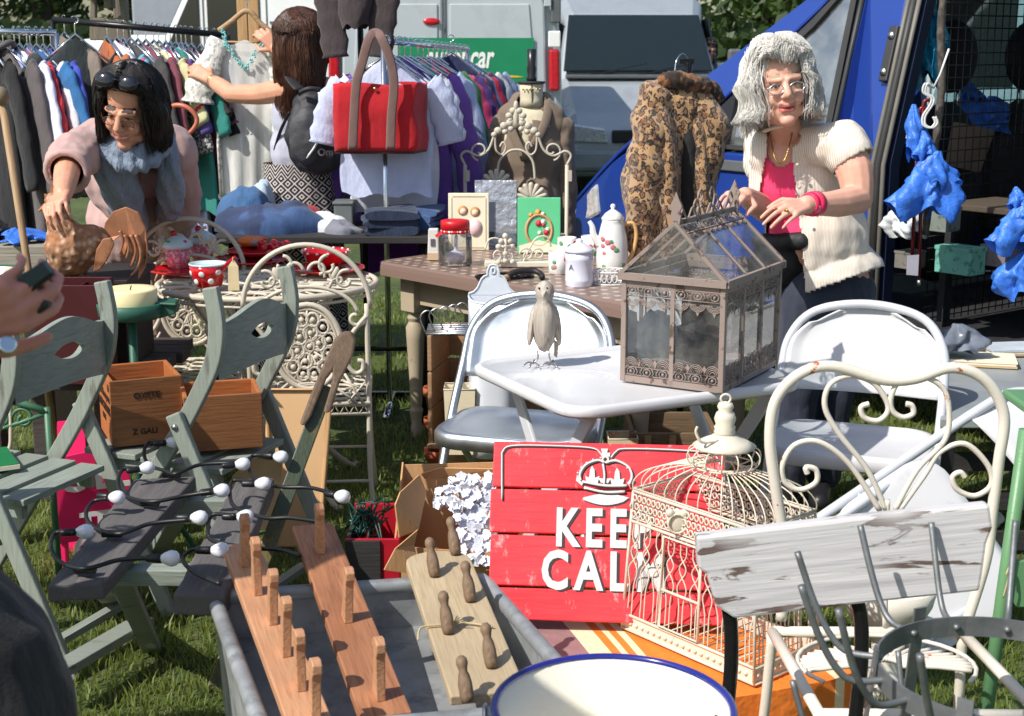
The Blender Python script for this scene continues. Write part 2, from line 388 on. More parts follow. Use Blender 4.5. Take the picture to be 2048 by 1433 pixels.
# grey hire van, seen from behind
t=thing("parked_van","pale grey hire van seen from behind with a green sign on its doors","van",(-.56,12,0),radians(1));X=wm(t)
mb=MB();mb.xf=X;prof=[(-.97,.45),(-.985,1.0),(-.97,1.6),(-.9,2.3),(-.78,2.5),(.78,2.5),(.9,2.3),(.97,1.6),(.985,1.0),(.97,.45)]
mb.prism([V((x,0.04,z)) for x,z in prof],(0,3.5,0));obj("body",mb,GREYV,t,bevel=.05)
for sx in (-1,1):
    mb=MB();mb.xf=X;pr=[(sx*.008,.52),(sx*.84,.52),(sx*.85,1.1),(sx*.83,1.95),(sx*.74,2.3),(sx*.008,2.3)]
    mb.prism([V((x,-.02,z)) for x,z in pr],(0,.06,0));d=obj("rear_door",mb,GREYV,t,bevel=.02)
    mb=MB();mb.xf=X;q=[(sx*.05,1.28),(sx*.72,1.28),(sx*.74,1.5),(sx*.70,1.98),(sx*.05,1.98)];mb.prism([V((x,-.032,z)) for x,z in q],(0,.014,0));obj("door_panel",mb,GREYV,d,bevel=.012)
    mb=MB();mb.xf=X;mb.prism([V((sx*x,-.035,z)) for x,z in ((.868,1.28),(.955,1.28),(.95,1.62),(.865,1.62))],(0,.09,0));l=obj("tail_light",mb,REDL,t,bevel=.02)
    mb=MB();mb.xf=X;mb.box((sx*.908,-.028,1.70),(.10,.03,.13));obj("white_lens",mb,WHITEV,l,bevel=.008)
    mb=MB();mb.xf=X;mb.box((sx*.92,.0,2.08),(.08,.06,.5));obj("pillar_trim",mb,TRIM,t,bevel=.01)
mb=MB();mb.xf=X;mb.box((.18,-.037,1.53),(1.12,.008,.36));sg=obj("sign_panel",mb,GREENS,t)
mb=MB();text(mb,"europcar",.26,X@Matrix.Translation((.12,-.043,1.55))@Matrix.Rotation(pi/2,4,'X'),.002,.006,.22,sx=.58);obj("lettering",mb,WHITEV,sg)
mb=MB();mb.xf=X;mb.prism([V((x,-.044,z)) for x,z in ((.18,1.405),(.40,1.415),(.60,1.405),(.66,1.395),(.60,1.39),(.40,1.392))],(0,.004,0));obj("swoosh",mb,YELV,sg)
mb=MB();mb.xf=X;mb.box((.06,-.04,1.12),(.035,.03,.16));obj("door_handle",mb,TRIM,t,bevel=.006)
for sx in (-1,1):
    for z in (.75,1.22,2.0):mb=MB();mb.xf=X;mb.box((sx*.85,-.035,z),(.06,.03,.08));obj("hinge",mb,GREYV,t,bevel=.006)
mb=MB();mb.xf=X;mb.box((0,-.028,1.4),(.012,.02,1.7));obj("door_seal",mb,TRIM,t)
mb=MB();mb.xf=X;mb.ell((-.1,-.04,1.84),(.07,.012,.03));obj("badge",mb,REDL,t)
mb=MB();mb.xf=X;mb.box((0,-.08,.5),(1.9,.2,.2));obj("bumper",mb,TRIM,t,bevel=.05)
mb=MB();mb.xf=X;mb.box((0,-.04,.36),(1.7,.1,.12));obj("valance",mb,GREYV,t,bevel=.02)
for sx in (-1,1):
    for yy in (.8,2.9):wheel(t,X@V((sx*.86,yy,.33)),.33,X.to_3x3()@V((sx,0,0)))
# silver van, seen from the front
t=thing("parked_van","silver van facing the stall with a raked windscreen and dark grille","van",(1.46,15.75,0),radians(2));X=wm(t)
mb=MB();mb.xf=X
secs=[(-.02,.24,.60,.80),(.1,.22,.93,.86),(.55,.22,1.22,.9),(.75,.22,1.30,.92),(1.35,.22,2.02,.80),(1.7,.22,2.2,.86),(4.8,.22,2.25,.88)]
rows=[]
for (y,z0,z1,w) in secs:
    wl=.93
    rows.append([V((-wl*.96,y,z0)),V((-wl,y,min(.9,z1-.05))),V((-w,y,z1-.07)),V((-w+.1,y,z1)),V((w-.1,y,z1)),V((w,y,z1-.07)),V((wl,y,min(.9,z1-.05))),V((wl*.96,y,z0))])
n=8;mb.add([p for r in rows for p in r],[(i*n+k,i*n+(k+1)%n,(i+1)*n+(k+1)%n,(i+1)*n+k) for i in range(len(rows)-1) for k in range(n)]+[list(range(n))[::-1],[(len(rows)-1)*n+k for k in range(n)]])
obj("body",mb,SILV,t,bevel=.04)
mb=MB();mb.xf=X;a=V((-.85,.765,1.345));b_=V((.85,.765,1.345));c=V((.76,1.29,1.97));d=V((-.76,1.29,1.97));off=V((0,-.03,.03));mb.prism([p+off for p in (a,b_,c,d)],(0,.02,-.02));ws=obj("windscreen",mb,DGLASS,t,bevel=.01)
for x0,x1 in ((-.55,.1),(.0,.62)):
    mb=MB();mb.xf=X;mb.bar((x0,.70,1.32),(x1,.80,1.44),.025,.02);obj("wiper",mb,BLACKP,t)
mb=MB();mb.xf=X;mb.box((0,.68,1.305),(1.66,.16,.04));obj("scuttle",mb,TRIM,t,bevel=.01)
for sx in (-1,1):
    mb=MB();mb.xf=X;mb.prism([V((sx*x,-.055+(.82-x)*-.05,z)) for x,z in ((.40,.60),(.80,.62),(.84,.82),(.44,.76))],(0,.14,0));l=obj("headlight",mb,CLEARL,t,bevel=.02)
    mb=MB();mb.xf=X;mb.prism([V((sx*x,1.05+1.5*k,z)) for k,x,z in ((0,.955,1.32),(.7,.955,1.32),(.7,.88,1.95),(.12,.86,1.95))],(sx*.02,0,0));obj("side_window",mb,DGLASS,t)
    mb=MB();mb.xf=X;mb.box((sx*1.12,.85,1.45),(.16,.1,.32));obj("wing_mirror",mb,TRIM,t,bevel=.03)
    for yy in (.75,3.9):wheel(t,X@V((sx*.86,yy,.31)),.31,X.to_3x3()@V((sx,0,0)))
mb=MB();mb.xf=X;mb.box((0,-.05,.68),(.74,.1,.13));g_=obj("grille",mb,BLACKP,t,bevel=.015)
mb=MB();mb.xf=X;mb.lathe([(.0,.02),(.1,.015),(.105,0)],24,(-.0,-.115,.70),(0,-1,0),1,.55);obj("badge",mb,CHROME,g_)
mb=MB();mb.xf=X;mb.box((0,-.06,.42),(1.84,.16,.24));obj("bumper",mb,mat("pale_bumper",(.30,.33,.35),.45),t,bevel=.05)
mb=MB();mb.xf=X;mb.box((0,-.15,.42),(.5,.012,.11));obj("number_plate",mb,WHITEV,t)
# white vans behind the long rail
def side_van(loc,rz,L,Ht,label,m,front=1.0):
    t=thing("parked_van",label,"van",loc,rz);X=wm(t);w=.95
    pr=[(0,.35),(0,.95),(.12,1.12),(front*.85,1.28),(front*1.55,Ht-.25),(front*1.8,Ht-.06),(front*2.3,Ht),(L-.1,Ht),(L,Ht-.15),(L,.35)]
    mb=MB();mb.xf=X;mb.prism([V((x,-w,z)) for x,z in pr],(0,2*w,0));obj("body",mb,m,t,bevel=.07)
    f=front;mb=MB();mb.xf=X;mb.prism([V((x,-w-.015,z)) for x,z in ((f*1.02,1.32),(f*1.62,Ht-.32),(f*1.78,Ht-.32),(f*1.78,1.32))],(0,.03,0));obj("quarter_window",mb,DGLASS,t,bevel=.03)
    mb=MB();mb.xf=X;mb.prism([V((x,-w-.015,z)) for x,z in ((f*1.9,1.30),(f*1.9,Ht-.30),(f*2.75,Ht-.30),(f*2.75,1.30))],(0,.03,0));obj("door_window",mb,DGLASS,t,bevel=.04)
    for x in (f*1.84,f*2.85,L*.75):
        mb=MB();mb.xf=X;mb.box((x,-w-.001,(Ht+.4)/2),(.014,.012,Ht-.7));obj("door_seam",mb,TRIM,t)
    for z in (.62,1.9 if Ht>2.1 else 1.15):
        mb=MB();mb.xf=X;mb.box(((L+f*2.9)/2,-w-.004,z),(L-f*2.9,.02,.03));obj("side_strip",mb,TRIM,t)
    mb=MB();mb.xf=X;mb.prism([V((f*.9,-.8,1.32)),V((f*.9,.8,1.32)),V((f*1.5,.72,Ht-.28)),V((f*1.5,-.72,Ht-.28))],(-.03,0,.02));obj("windscreen",mb,DGLASS,t)
    mb=MB();mb.xf=X;mb.box((-.03,0,.5),(.14,1.86,.26));obj("bumper",mb,TRIM,t,bevel=.04)
    for sy in (-1,1):
        mb=MB();mb.xf=X;mb.box((.06,sy*.74,.86),(.16,.3,.17));obj("headlight",mb,CLEARL,t,bevel=.03)
        for x in (f*.85,L-.9):wheel(t,X@V((x,sy*.84,.33)),.33,X.to_3x3()@V((0,sy,0)))
    return t
side_van((-4.75,17.6,0),radians(-4),4.7,2.5,"white van with dark cab windows behind the woman at the rail",WHV,.72)
side_van((-7.3,20,0),radians(-6),4.2,1.78,"low white estate van with a domed bonnet beyond the long rail",WHV,1.0)
t=thing("box_lorry","grey box lorry standing behind the white vans","lorry",(-6.0,25,0));mb=MB();mb.box((-3.9,25,2.4),(4.6,2.3,3.0));obj("cargo_box",mb,mat("lorry_grey",(.32,.35,.39),.5,var=.05),t,bevel=.04)
mb=MB();mb.box((-3.9,25,.8),(4.6,1.2,.2));obj("chassis",mb,TRIM,t)
for x in (-5.3,-2.6):
    for sy in (-1,1):wheel(t,(x,25+sy*.95,.45),.45,(0,sy,0))
side_van((-10.4,21.0,0),radians(5),4.4,1.62,"dark green estate car behind the near end of the long rail",mat("dark_green_paint",(.015,.03,.03),.25,coat=.6),1.1)
side_van((2.25,13.4,0),radians(-3),5.6,2.45,"pale blue white van added behind the blue van to lighten its windows",mat("pale_backdrop_paint",(.50,.62,.66),.35,var=.03,coat=.3),.75)  # added body that gives the blue van's windows their pale brightness
# weathered birdhouse on a post
t=thing("birdhouse","weathered grey wooden birdhouse on a post behind the long rail","birdhouse",P(218,300,9.3));c=P(218,30,9.3);OLDW=wood("old_grey_wood",(.24,.20,.15),(.12,.10,.075),2,12,rough=.85)
mb=MB()
for sx in (-1,1):mb.bar(c+V((sx*.085,0,.16)),c+V((sx*.11,0,-.16)),.035,.05,(0,1,0))
mb.box(c+V((0,.03,-.09)),(.19,.12,.14));mb.box(c+V((0,.03,.1)),(.05,.1,.12));obj("house",mb,OLDW,t,bevel=.006)
mb=MB();mb.box(c+V((0,0,.165)),(.3,.26,.035));mb.prism([c+V((-.17,-.15,.18)),c+V((.17,-.15,.18)),c+V((0,-.15,.3))],(0,.3,0));obj("roof",mb,OLDW,t,bevel=.005)
mb=MB();mb.box((c.x,c.y+.03,(c.z-.16)/2),(.08,.08,c.z-.16));obj("post",mb,OLDW,t,bevel=.005)
t=thing("lamp_pole","thin wooden pole standing by the birdhouse","pole",P(248,300,9.6));c=P(243,30,9.6);mb=MB();mb.box((c.x,c.y,1.05),(.085,.085,2.1));obj("shaft",mb,OLDW,t,bevel=.008);mb=MB();mb.box((c.x,c.y,2.12),(.12,.12,.03));obj("cap",mb,OLDW,t)

# ------------------------------------------------------------------ the blue van with its open side
BLUE=mat("blue_van_paint",(.018,.055,.30),.25,.1,.04,3,coat=.7);DARKIN=mat("van_lining",(.02,.02,.022),.8,var=.3,bump=.003);SEAL=mat("door_seal_rubber",(.035,.035,.035),.5);SEALG=mat("door_seal_grey",(.16,.15,.13),.5)
u=V((.605,-.797,0)).normalized();ni=V((.797,.605,0)).normalized()
t=BV=thing("blue_van","blue van with its side door slid open and stock inside","van",(1.49,6.1,0))
XB=Matrix((u,ni,V((0,0,1)))).transposed().to_4x4();XB.translation=V((1.49,6.1,0))
def tum(z):return max(0,z-1.16)*.26
def B(a,z,off=0):return XB@V((a,tum(z)+off,z))
def panel(pts,th=.04,off=0):
    mb=MB();mb.prism([B(a,z,off) for a,z in pts],XB.to_3x3()@V((0,th,0)));return mb
obj("front_wing",panel([(-1.98,.4),(-1.9,.83),(-1.62,1.06),(-1.34,1.22),(-1.16,1.30),(-1.0,1.16),(-1.0,.40),(-1.06,.40),(-1.12,.62),(-1.3,.74),(-1.5,.72),(-1.64,.58),(-1.68,.4)]),BLUE,t,bevel=.015)
mb=MB();ib=XB.to_3x3()
mb.xf=XB;mb.grid(lambda uu,v:V((lerp(-1.92,-1.1,v)-.12*sin(pi*uu),uu*1.75,.82+.52*sin(v*1.35)+.08*sin(pi*uu))),12,8)
obj("bonnet",mb,BLUE,t,solid=.02)
mb=MB();mb.xf=XB;mb.box((-1.95,.87,.52),(.14,1.72,.34));obj("front_bumper",mb,BLUE,t,bevel=.06)
mb=MB();mb.xf=XB;mb.prism([V((-1.99,.02,.66)),V((-1.70,-.012,.78)),V((-1.72,-.012,.95)),V((-1.93,.02,.83))],(0,.3,0));obj("headlight",mb,CLEARL,t,bevel=.02)
obj("front_door",panel([(-.99,.38),(-.99,1.16),(-.19,1.16),(-.19,.38)],.05,-.004),BLUE,t,bevel=.012)
obj("a_pillar",panel([(-1.16,1.31),(-1.05,1.50),(-.52,1.845),(-.34,1.98),(-.24,1.98),(-.42,1.80),(-.93,1.36),(-1.0,1.165),(-1.06,1.165)],.06,-.002),BLUE,t,bevel=.012)
obj("roof_rail",panel([(-.36,1.97),(1.6,1.97),(1.6,2.04),(-.30,2.04)],.1),BLUE,t,bevel=.01)
mb=MB();mb.xf=XB;mb.box((.6,.98,2.04),(2.1,1.5,.05));obj("roof",mb,BLUE,t,bevel=.02)
fr=[(-.985,1.175),(-.91,1.345),(-.44,1.765),(-.27,1.93),(-.215,1.93),(-.20,1.175)];fi=[(-.94,1.195),(-.88,1.335),(-.42,1.735),(-.28,1.895),(-.245,1.895),(-.235,1.195)]
mb=MB();d3=ib@V((0,.03,0));n=len(fr);vs=[B(a,z,-.008) for a,z in fr]+[B(a,z,-.008) for a,z in fi];vs+=[p+d3 for p in vs]
fs=[]
for i in range(n):j=(i+1)%n;fs+=[(i,j,n+j,n+i),(2*n+i,2*n+j,3*n+j,3*n+i),(i,j,2*n+j,2*n+i),(n+i,n+j,3*n+j,3*n+i)]
mb.add(vs,fs);dw=obj("window_frame",mb,SEAL,t)
mb=MB();mb.prism([B(a,z,.012) for a,z in fi],ib@V((0,.006,0)));obj("window_glass",mb,glass("van_glass",(.60,.74,.76),.03,.38,.30),dw)
mb=MB();mb.prism([B(a,z,-.014) for a,z in ((-.99,1.17),(-.91,1.345),(-.80,1.44),(-.80,1.17))],ib@V((0,.025,0)));obj("quarter_panel",mb,BLACKP,t)
mb=MB();c=B(-.93,1.22,-.16);mb.ell(c,(.1,.07,.085),XB.to_3x3());mb.bar(c,B(-.95,1.16,0),.05,.05);obj("wing_mirror",mb,BLACKP,t)
mb=MB();mb.bar(B(-.98,1.10,-.014),B(-.2,1.10,-.014),.05,.012,ib@V((0,-1,0)));obj("waist_trim",mb,TRIM,t,bevel=.005)
obj("b_pillar",panel([(-.185,.36),(-.185,1.16),(-.175,1.93),(.045,1.97),(.055,1.16),(.055,.36)],.06),BLUE,t,bevel=.012)
for a,m_,w_ in ((-.188,SEAL,.02),(.06,SEALG,.018),(.088,SEAL,.03),(.116,SEALG,.018)):
    mb=MB();mb.tube([B(a,.36,.0),B(a,1.16,.0),B(a,1.6,.0),B(a,1.97,.0)],w_*.6,8);obj("door_seal",mb,m_,t)
mb=MB();mb.prism([XB@V((.13,.03+tum(z),z)) for z in (.36,1.16,1.97)]+[XB@V((.13,.09+tum(z),z)) for z in (1.97,1.16,.36)],ib@V((-.06,0,0)));obj("door_jamb",mb,mat("dark_blue_jamb",(.02,.03,.07),.4),t)
mb=MB();mb.bar(B(.03,1.50,-.012),B(.03,1.73,-.012),.045,.02,ib@V((0,-1,0)));hs=obj("striker_plate",mb,SEAL,t,bevel=.006)
for z in (1.54,1.69):mb=MB();mb.lathe([(0,.012),(.016,.01),(.018,0)],14,B(.03,z,-.02),ib@V((0,-1,0)));obj("bolt",mb,WIREM,hs)
mb=MB();mb.xf=XB;mb.box((.1,.9,.44),(3.0,1.7,.1));obj("load_floor",mb,DARKIN,t)
mb=MB();mb.xf=XB;mb.box((.4,.0,.42),(1.9,.1,.14));obj("door_sill",mb,BLACKP,t,bevel=.02)
mb=MB();mb.xf=XB
mb.box((.2,1.74,.78),(3.0,.05,.72))
for a in (-1.02,-.15,.75,1.66):mb.prism([V((a-.05,1.72,1.14)),V((a+.05,1.72,1.14)),V((a+.05,1.52,2.02)),V((a-.05,1.52,2.02))],(0,.05,0))
obj("far_side",mb,BLUE,t)
mb=MB();mb.xf=XB;mb.prism([V((-1.0,1.70,1.15)),V((1.6,1.70,1.15)),V((1.6,1.53,1.93)),V((-.6,1.53,1.93))],(0,.006,0));obj("far_window",mb,glass("van_glass_far",(.75,.88,.9),.03,.12,.12),t)
mb=MB();mb.xf=XB;mb.box((1.68,.9,1.2),(.06,1.7,1.6));obj("rear_wall",mb,DARKIN,t)
mb=MB();mb.xf=XB;mb.prism([V((-1.12,.12,1.30)),V((-1.12,1.66,1.30)),V((-.42,1.5,1.95)),V((-.42,.3,1.95))],(-.005,0,.008));obj("windscreen",mb,glass("van_glass"),t)
mb=MB();mb.xf=XB;mb.box((-1.0,.9,1.0),(.3,1.5,.3));obj("dashboard",mb,DARKIN,t,bevel=.05)
for b_ in (.72,1.32):
    mb=MB();mb.xf=XB;mb.ell((-.12,b_,.98),(.14,.27,.42),nu=20,nv=14);st=obj("seat_back",mb,mat("seat_cloth",(.025,.025,.028),.75,bump=.003),t,sub=1)
    mb=MB();mb.xf=XB;mb.ell((-.10,b_,1.60),(.075,.17,.165),nu=18,nv=12);obj("headrest",mb,mat("seat_cloth",(.03,.03,.03)),st,sub=1)
    mb=MB();mb.xf=XB;mb.tube([(-.1,b_-.06,1.3),(-.1,b_-.06,1.5)],.01);mb.tube([(-.1,b_+.06,1.3),(-.1,b_+.06,1.5)],.01);obj("headrest_post",mb,CHROME,st)
mb=MB();mb.xf=XB
for i in range(33):b_=.10+i*.05;mb.tube([(.3,b_,.5),(.3,b_,1.97)],.0028,4)
for i in range(30):z=.52+i*.05;mb.tube([(.304,.08,z),(.304,1.72,z)],.0028,4)
obj("cargo_guard",mb,mat("black_wire",(.03,.03,.03),.35,.6),t)
wheel(t,XB@V((-1.36,.16,.34)),.34,XB.to_3x3()@V((0,-1,0)));wheel(t,XB@V((-1.36,1.6,.34)),.34,XB.to_3x3()@V((0,1,0)));wheel(t,XB@V((1.5,.9,.34)),.34,XB.to_3x3()@V((0,1,0)))
# shelves fitted along the door opening and the stock on them
def shelf(z,b0,b1,label,m):
    t=thing("shelf",label,"shelf",XB@V((1.0,.4,z)),0,"shelves inside the blue van");mb=MB();mb.xf=XB;mb.box((.95,(b0+b1)/2,z),(1.25,b1-b0,.025));obj("board",mb,m,t,bevel=.004)
    for a in (.36,1.5):mb=MB();mb.xf=XB;mb.box((a,b0+.03,(z+.49)/2-.006),(.03,.03,z-.49-.013));obj("upright",mb,DARKIN,t)
BRN=wood("dark_brown_board",(.10,.075,.05),(.05,.035,.025),0,10,rough=.8)
shelf(1.00,.12,.5,"upper brown shelf inside the van with small boxes and bags",BRN)
shelf(.80,.10,.5,"middle dark shelf inside the van",DARKIN)
def crumple(c,r,seed,amp=.25,R=None,n=3,spikes=0):
    mb=MB();c=V(c);nu,nv=26,16
    def fn(a,b):
        th=pi*b;ph=2*pi*a;d=V((sin(th)*cos(ph),sin(th)*sin(ph),cos(th)))
        k=1+amp*(noise.ridged_multi_fractal(d*n*.6+V((seed,seed*2,0)),.9,2.1,4,1,2)-1.1)*.6
        p=V((d.x*r[0],d.y*r[1],d.z*r[2]))*k
        return c+(R@p if R is not None else p)
    mb.grid(fn,nu,nv,cu=True);return mb
PLB=mat("blue_plastic_film",(.05,.19,.70),.38,var=.25,vs=14,bump=.008,bs=34,sss=.15);PLT=mat("teal_plastic_film",(.01,.30,.52),.25,var=.25,vs=14,bump=.006,bs=26,coat=.3);PLW=mat("white_plastic_film",(.62,.64,.66),.35,var=.12,vs=14,bump=.006,bs=26)
def bag(px,py,Y,w,h,m,label,seed,d=None,cat="bag",amp=.3,tie=True,nm="plastic_bag"):
    c=P(px,py,Y);s=Y/F;w,h=w*s/2,h*s/2;d=d or min(w,h)*.7
    t=thing(nm,label,cat,c-V((0,0,h)))
    def film(o,ww,dd,hh,sd,tw,rag):
        mb=MB()
        def fn(a,b):
            an=2*pi*a;k=1+.42*sin(3*an+sd+b*tw)*b+.25*sin(7*an+sd*2-b*3)*b+.35*(noise.ridged_multi_fractal(V((cos(an)*1.3+sd,sin(an)*1.3,b*2.2)),.9,2,4,1,2)-1)
            rr=(.16+.84*sin(min(b*1.35,1)*pi/2))*(1-.35*max(0,b-.7));z=1-2*b+rag*b*(.35*sin(4*an+sd)+.3*noise.noise(V((an*2,sd,0))))
            return o+V((cos(an)*ww*rr*k+.25*ww*sin(b*tw+sd),sin(an)*dd*rr*k,z*hh))
        mb.grid(fn,46,18,cu=True);return mb
    if tie:
        obj("body",film(c,w,d,h,seed,3,.9),m,t);obj("flap",film(c+V((w*.35,-d*.4,h*.45)),w*.55,d*.5,h*.6,seed+2,5,1.2),m,t);obj("handle",film(c+V((-w*.1,0,h*1.25)),w*.3,d*.4,h*.45,seed+5,4,1),m,t)
    else:obj("body",film(c,w,d,h,seed,4,.8),m,t)
    return t
# ================================================================== CLOTHES RAILS
def proj(co):
    d=V(co)-V((0,0,CH));f=d.y*cos(PITCH)-d.z*sin(PITCH);v=d.y*sin(PITCH)+d.z*cos(PITCH)
    return 1024+F*d.x/f,716.5-F*v/f
HANG=mat("hanger_white",(.7,.7,.68),.3);HANGB=mat("hanger_black",(.02,.02,.02),.35);HANGW=wood("hanger_wood",(.50,.32,.16),(.3,.17,.08),0,20)
RB=random.Random(11)
def garment(hook,yaw,w,L,m,label,group,flare=1.,sl=.35,hm=None,nm="hanging_garment",th=.030,slop=.11,seed=None,cat="garment",smat=None,spread=.05,collar=False):
    rd=random.Random(seed if seed is not None else RB.random());hook=V(hook);t=thing(nm,label,cat,hook-V((0,0,L+.12)),0,group)
    X=Matrix.Translation(hook)@Matrix.Rotation(yaw,4,'Z');ph=rd.uniform(0,6);k1=rd.uniform(14,24);am=rd.uniform(.008,.016)
    mb=MB();mb.xf=X
    def fn(a,b):
        t_=b;z=-.09-t_*L
        if t_<.03:hw=lerp(.055,.085,t_/.03)
        elif t_<.16:hw=lerp(.085,w,((t_-.03)/.13)**.75);
        else:hw=lerp(w,w*flare,(t_-.16)/.84)*(1-.07*sin(min((t_-.16)/.84*2,1)*pi))
        if t_<.16:z-=0
        d=th*(.55+.45*min(t_/.2,1));an=2*pi*a;x=hw*(abs(cos(an))**.8)*(1 if cos(an)>0 else-1);y=d*(abs(sin(an))**.7)*(1 if sin(an)>0 else-1)
        zz=z-(slop*(abs(x)/w)*(1-min(1,t_*3)) if t_<.34 else 0)
        y+=am*min(t_*2.2,1.3)*sin(k1*x+ph+t_*2)+.02*t_*sin(5*x+ph)
        x+=.012*t_*sin(9*t_+ph+an*2)
        return V((x,y,zz+.012*sin(8*x/w+ph)*(t_>.97)))
    mb.grid(fn,36,22,cu=True);obj("body",mb,m,t)
    if sl:
        for sx in (-1,1):
            mb=MB();mb.xf=X;a0=V((sx*w*.86,0,-.13-slop*.75));tw=rd.uniform(-.03,.03)
            pts=[a0,a0+V((sx*.05,tw*.3,-.05)),a0+V((sx*(.05+spread*.6),tw,-.05-sl*.5)),a0+V((sx*(.05+spread),tw*1.5,-.05-sl))]
            pp=catmull(pts,5);n=len(pp);mb.tube(pp,[lerp(.062,.052,i/(n-1))*(1+.1*sin(i*1.9+ph)) for i in range(n)],12,flat=(.42,1.15),up=(0,1,0));obj("sleeve",mb,smat or m,t)
    mb=MB();mb.xf=X;hk=[(0,0,-.085),(0,0,-.03)]+[(.018*sin(a),0,-.008+.018*-cos(a)) for a in [radians(v) for v in (20,70,110,150,190,230)]]
    mb.tube(catmull(hk,3),.0028,6)
    mb.tube([(-w*.9,0,-.12-slop*.8),(0,0,-.075),(w*.9,0,-.12-slop*.8)],.007,6);obj("hanger",mb,hm or CHROME,t)
    if collar:
        mb=MB();mb.xf=X;mb.tube([V((.075*cos(a),.04*sin(a),-.085+.015*cos(a*2))) for a in [i*pi/8 for i in range(16)]],.016,8,closed=True);obj("collar",mb,smat or m,t)
    return t
CM={}
def cm(r,g,b,**k):
    key=f"cloth_{r}_{g}_{b}"
    if key not in CM:CM[key]=cloth(key,srgb(r,g,b),**k)
    return CM[key]
BLKM=mat("black_rail_steel",(.02,.02,.022),.3,.5)
# long rail
ra0,ra1=P(-90,62,7.2),P(112,66,7.25);rb0,rb1=P(105,40,7.32),P(455,71,7.35)
def rail(a,b,m,label,r=.016,base=True):
    t=thing("clothes_rail",label,"clothes rail",((a+b)/2).xy.to_3d());obj("hanging_bar",MB().tube([a,b],r,12),m,t)
    for p in (a,b):
        obj("upright",MB().tube([p,V((p.x,p.y,.05))],r*.9,10),m,t);obj("foot",MB().tube([V((p.x,p.y-.22,.03)),V((p.x,p.y+.22,.03))],r,10),m,t)
    return t
rail(ra0,ra1,CHROME,"chrome clothes rail holding the long dark coats");rail(rb0,rb1,BLKM,"black clothes rail packed with mixed garments")
GA="clothes hanging on the long rail"
def onrail(px,up=0):
    a,b=(ra0,ra1) if px<108 else (rb0,rb1);x=P(px,60,7.25).x;t=(x-a.x)/(b.x-a.x);q=a.lerp(b,t);return q+V((0,0,.018))
YR=radians(90)
_hk=[0]
def hang(px,mt,label,L,yaw=20,w=.2,**k):
    _hk[0]+=1;v=(1.28,.95,1.12,.88,1.2,1.0,.92)[_hk[0]%7] if px<385 else .7;k.setdefault("sl",.35);k["sl"]*=.86;k.setdefault("spread",.13)
    return garment(onrail(px),YR+radians(yaw+18),(w+.02)*v,L,mt,label,GA,**k)
hang(-22,cm(22,20,24),"black long coat at the near end of the chrome rail",1.02,25,.23,sl=.6,flare=1.15)
hang(8,cm(96,88,88),"grey brown wool coat with a tan collar on the chrome rail",.98,28,.24,sl=.62,flare=1.1,smat=cm(88,80,82),collar=True)
hang(30,cm(150,160,204),"pale blue long coat behind the white cardigan",1.05,22,.22,sl=.55,flare=1.2)
hang(40,cm(218,218,236),"white cardigan between the brown coat and the red top",.52,24,.2,sl=.40)
hang(54,cm(214,52,62),"red cardigan hanging between white and blue tops",.42,26,.19,sl=.30)
hang(60,cm(140,150,196),"long pale lavender dress under the white cardigan",.95,22,.19,sl=0,flare=1.3)
hang(73,cm(32,84,146),"teal blue shirt next to the red cardigan",.52,26,.21,sl=.42,smat=cm(40,104,160))
hang(86,cm(206,206,214),"off white top tucked behind the teal blue shirt",.6,22,.2,sl=.4)
hang(100,cm(58,78,178),"royal blue blouse beside the taupe coat",.62,24,.2,sl=.5)
hang(120,cm(128,116,106),"taupe wool coat beside the royal blue blouse",.80,30,.24,sl=.62)
garment(onrail(160)+V((0,-.16,.0)),radians(18),.17,.60,cm(44,52,54),"dark green grey jacket slung over the black rail",GA,sl=.25,spread=.0)
hang(205,cm(170,92,48),"orange brown leather jacket by the dark jacket",.55,16,.2,sl=.4)
hang(226,cm(206,212,232),"white and sky blue striped top near the birdhouse post",.42,28,.19,sl=.26,smat=cm(96,176,206))
hang(238,cm(176,84,110),"dusty pink top beside the striped top",.45,22,.18,sl=.3)
hang(252,cm(60,58,58),"charcoal jacket behind the woman in sunglasses",.6,24,.21,sl=.45)
hang(266,cm(132,128,122),"pale grey wool jacket above the bending woman",.62,26,.21,sl=.5)
hang(282,cm(120,60,74),"wine red jumper next to the tweed jacket",.62,24,.2,sl=.5)
TW=cloth("tweed",(.05,.05,.05),spot=(.5,.5,.48),sp=(70,.48,.54))
hang(298,TW,"black and white tweed jacket on the black rail",.56,30,.22,sl=.42)
hang(308,cm(196,192,150),"pale yellow top behind the tweed jacket",.45,22,.18,sl=.25)
hang(322,cm(190,30,44),"narrow bright red top on the black rail",.4,22,.17,sl=.2)
hang(331,cm(84,66,140),"purple top next to the teal dress",.5,22,.18,sl=.3)
hang(343,cm(30,118,110),"long teal dress hanging beside the mauve dress",.82,26,.19,sl=.3,flare=1.25)
hang(353,cm(160,166,200),"pale lilac long skirt behind the teal dress",.95,20,.17,sl=0,flare=1.3)
hang(362,cm(34,32,36),"thin black dress between the lilac and the mauve garments",.8,22,.18,sl=.2)
hang(374,cm(146,88,116),"long mauve dress hanging beside the teal dress",.88,28,.18,sl=.25,flare=1.25)
hang(392,cm(24,22,26),"black dress hanging beyond the lace sleeve",.98,24,.2,sl=.3,flare=1.2)
hang(405,cm(170,156,196),"lilac dress end showing under the lace dress",.9,20,.18,sl=0,flare=1.25)
hang(420,cm(48,58,120),"dark blue top at the far end of the black rail",.5,22,.19,sl=.3)
hang(438,cm(40,36,40),"black skirt behind the cream lace dress",1.0,15,.22,sl=0,flare=1.2)
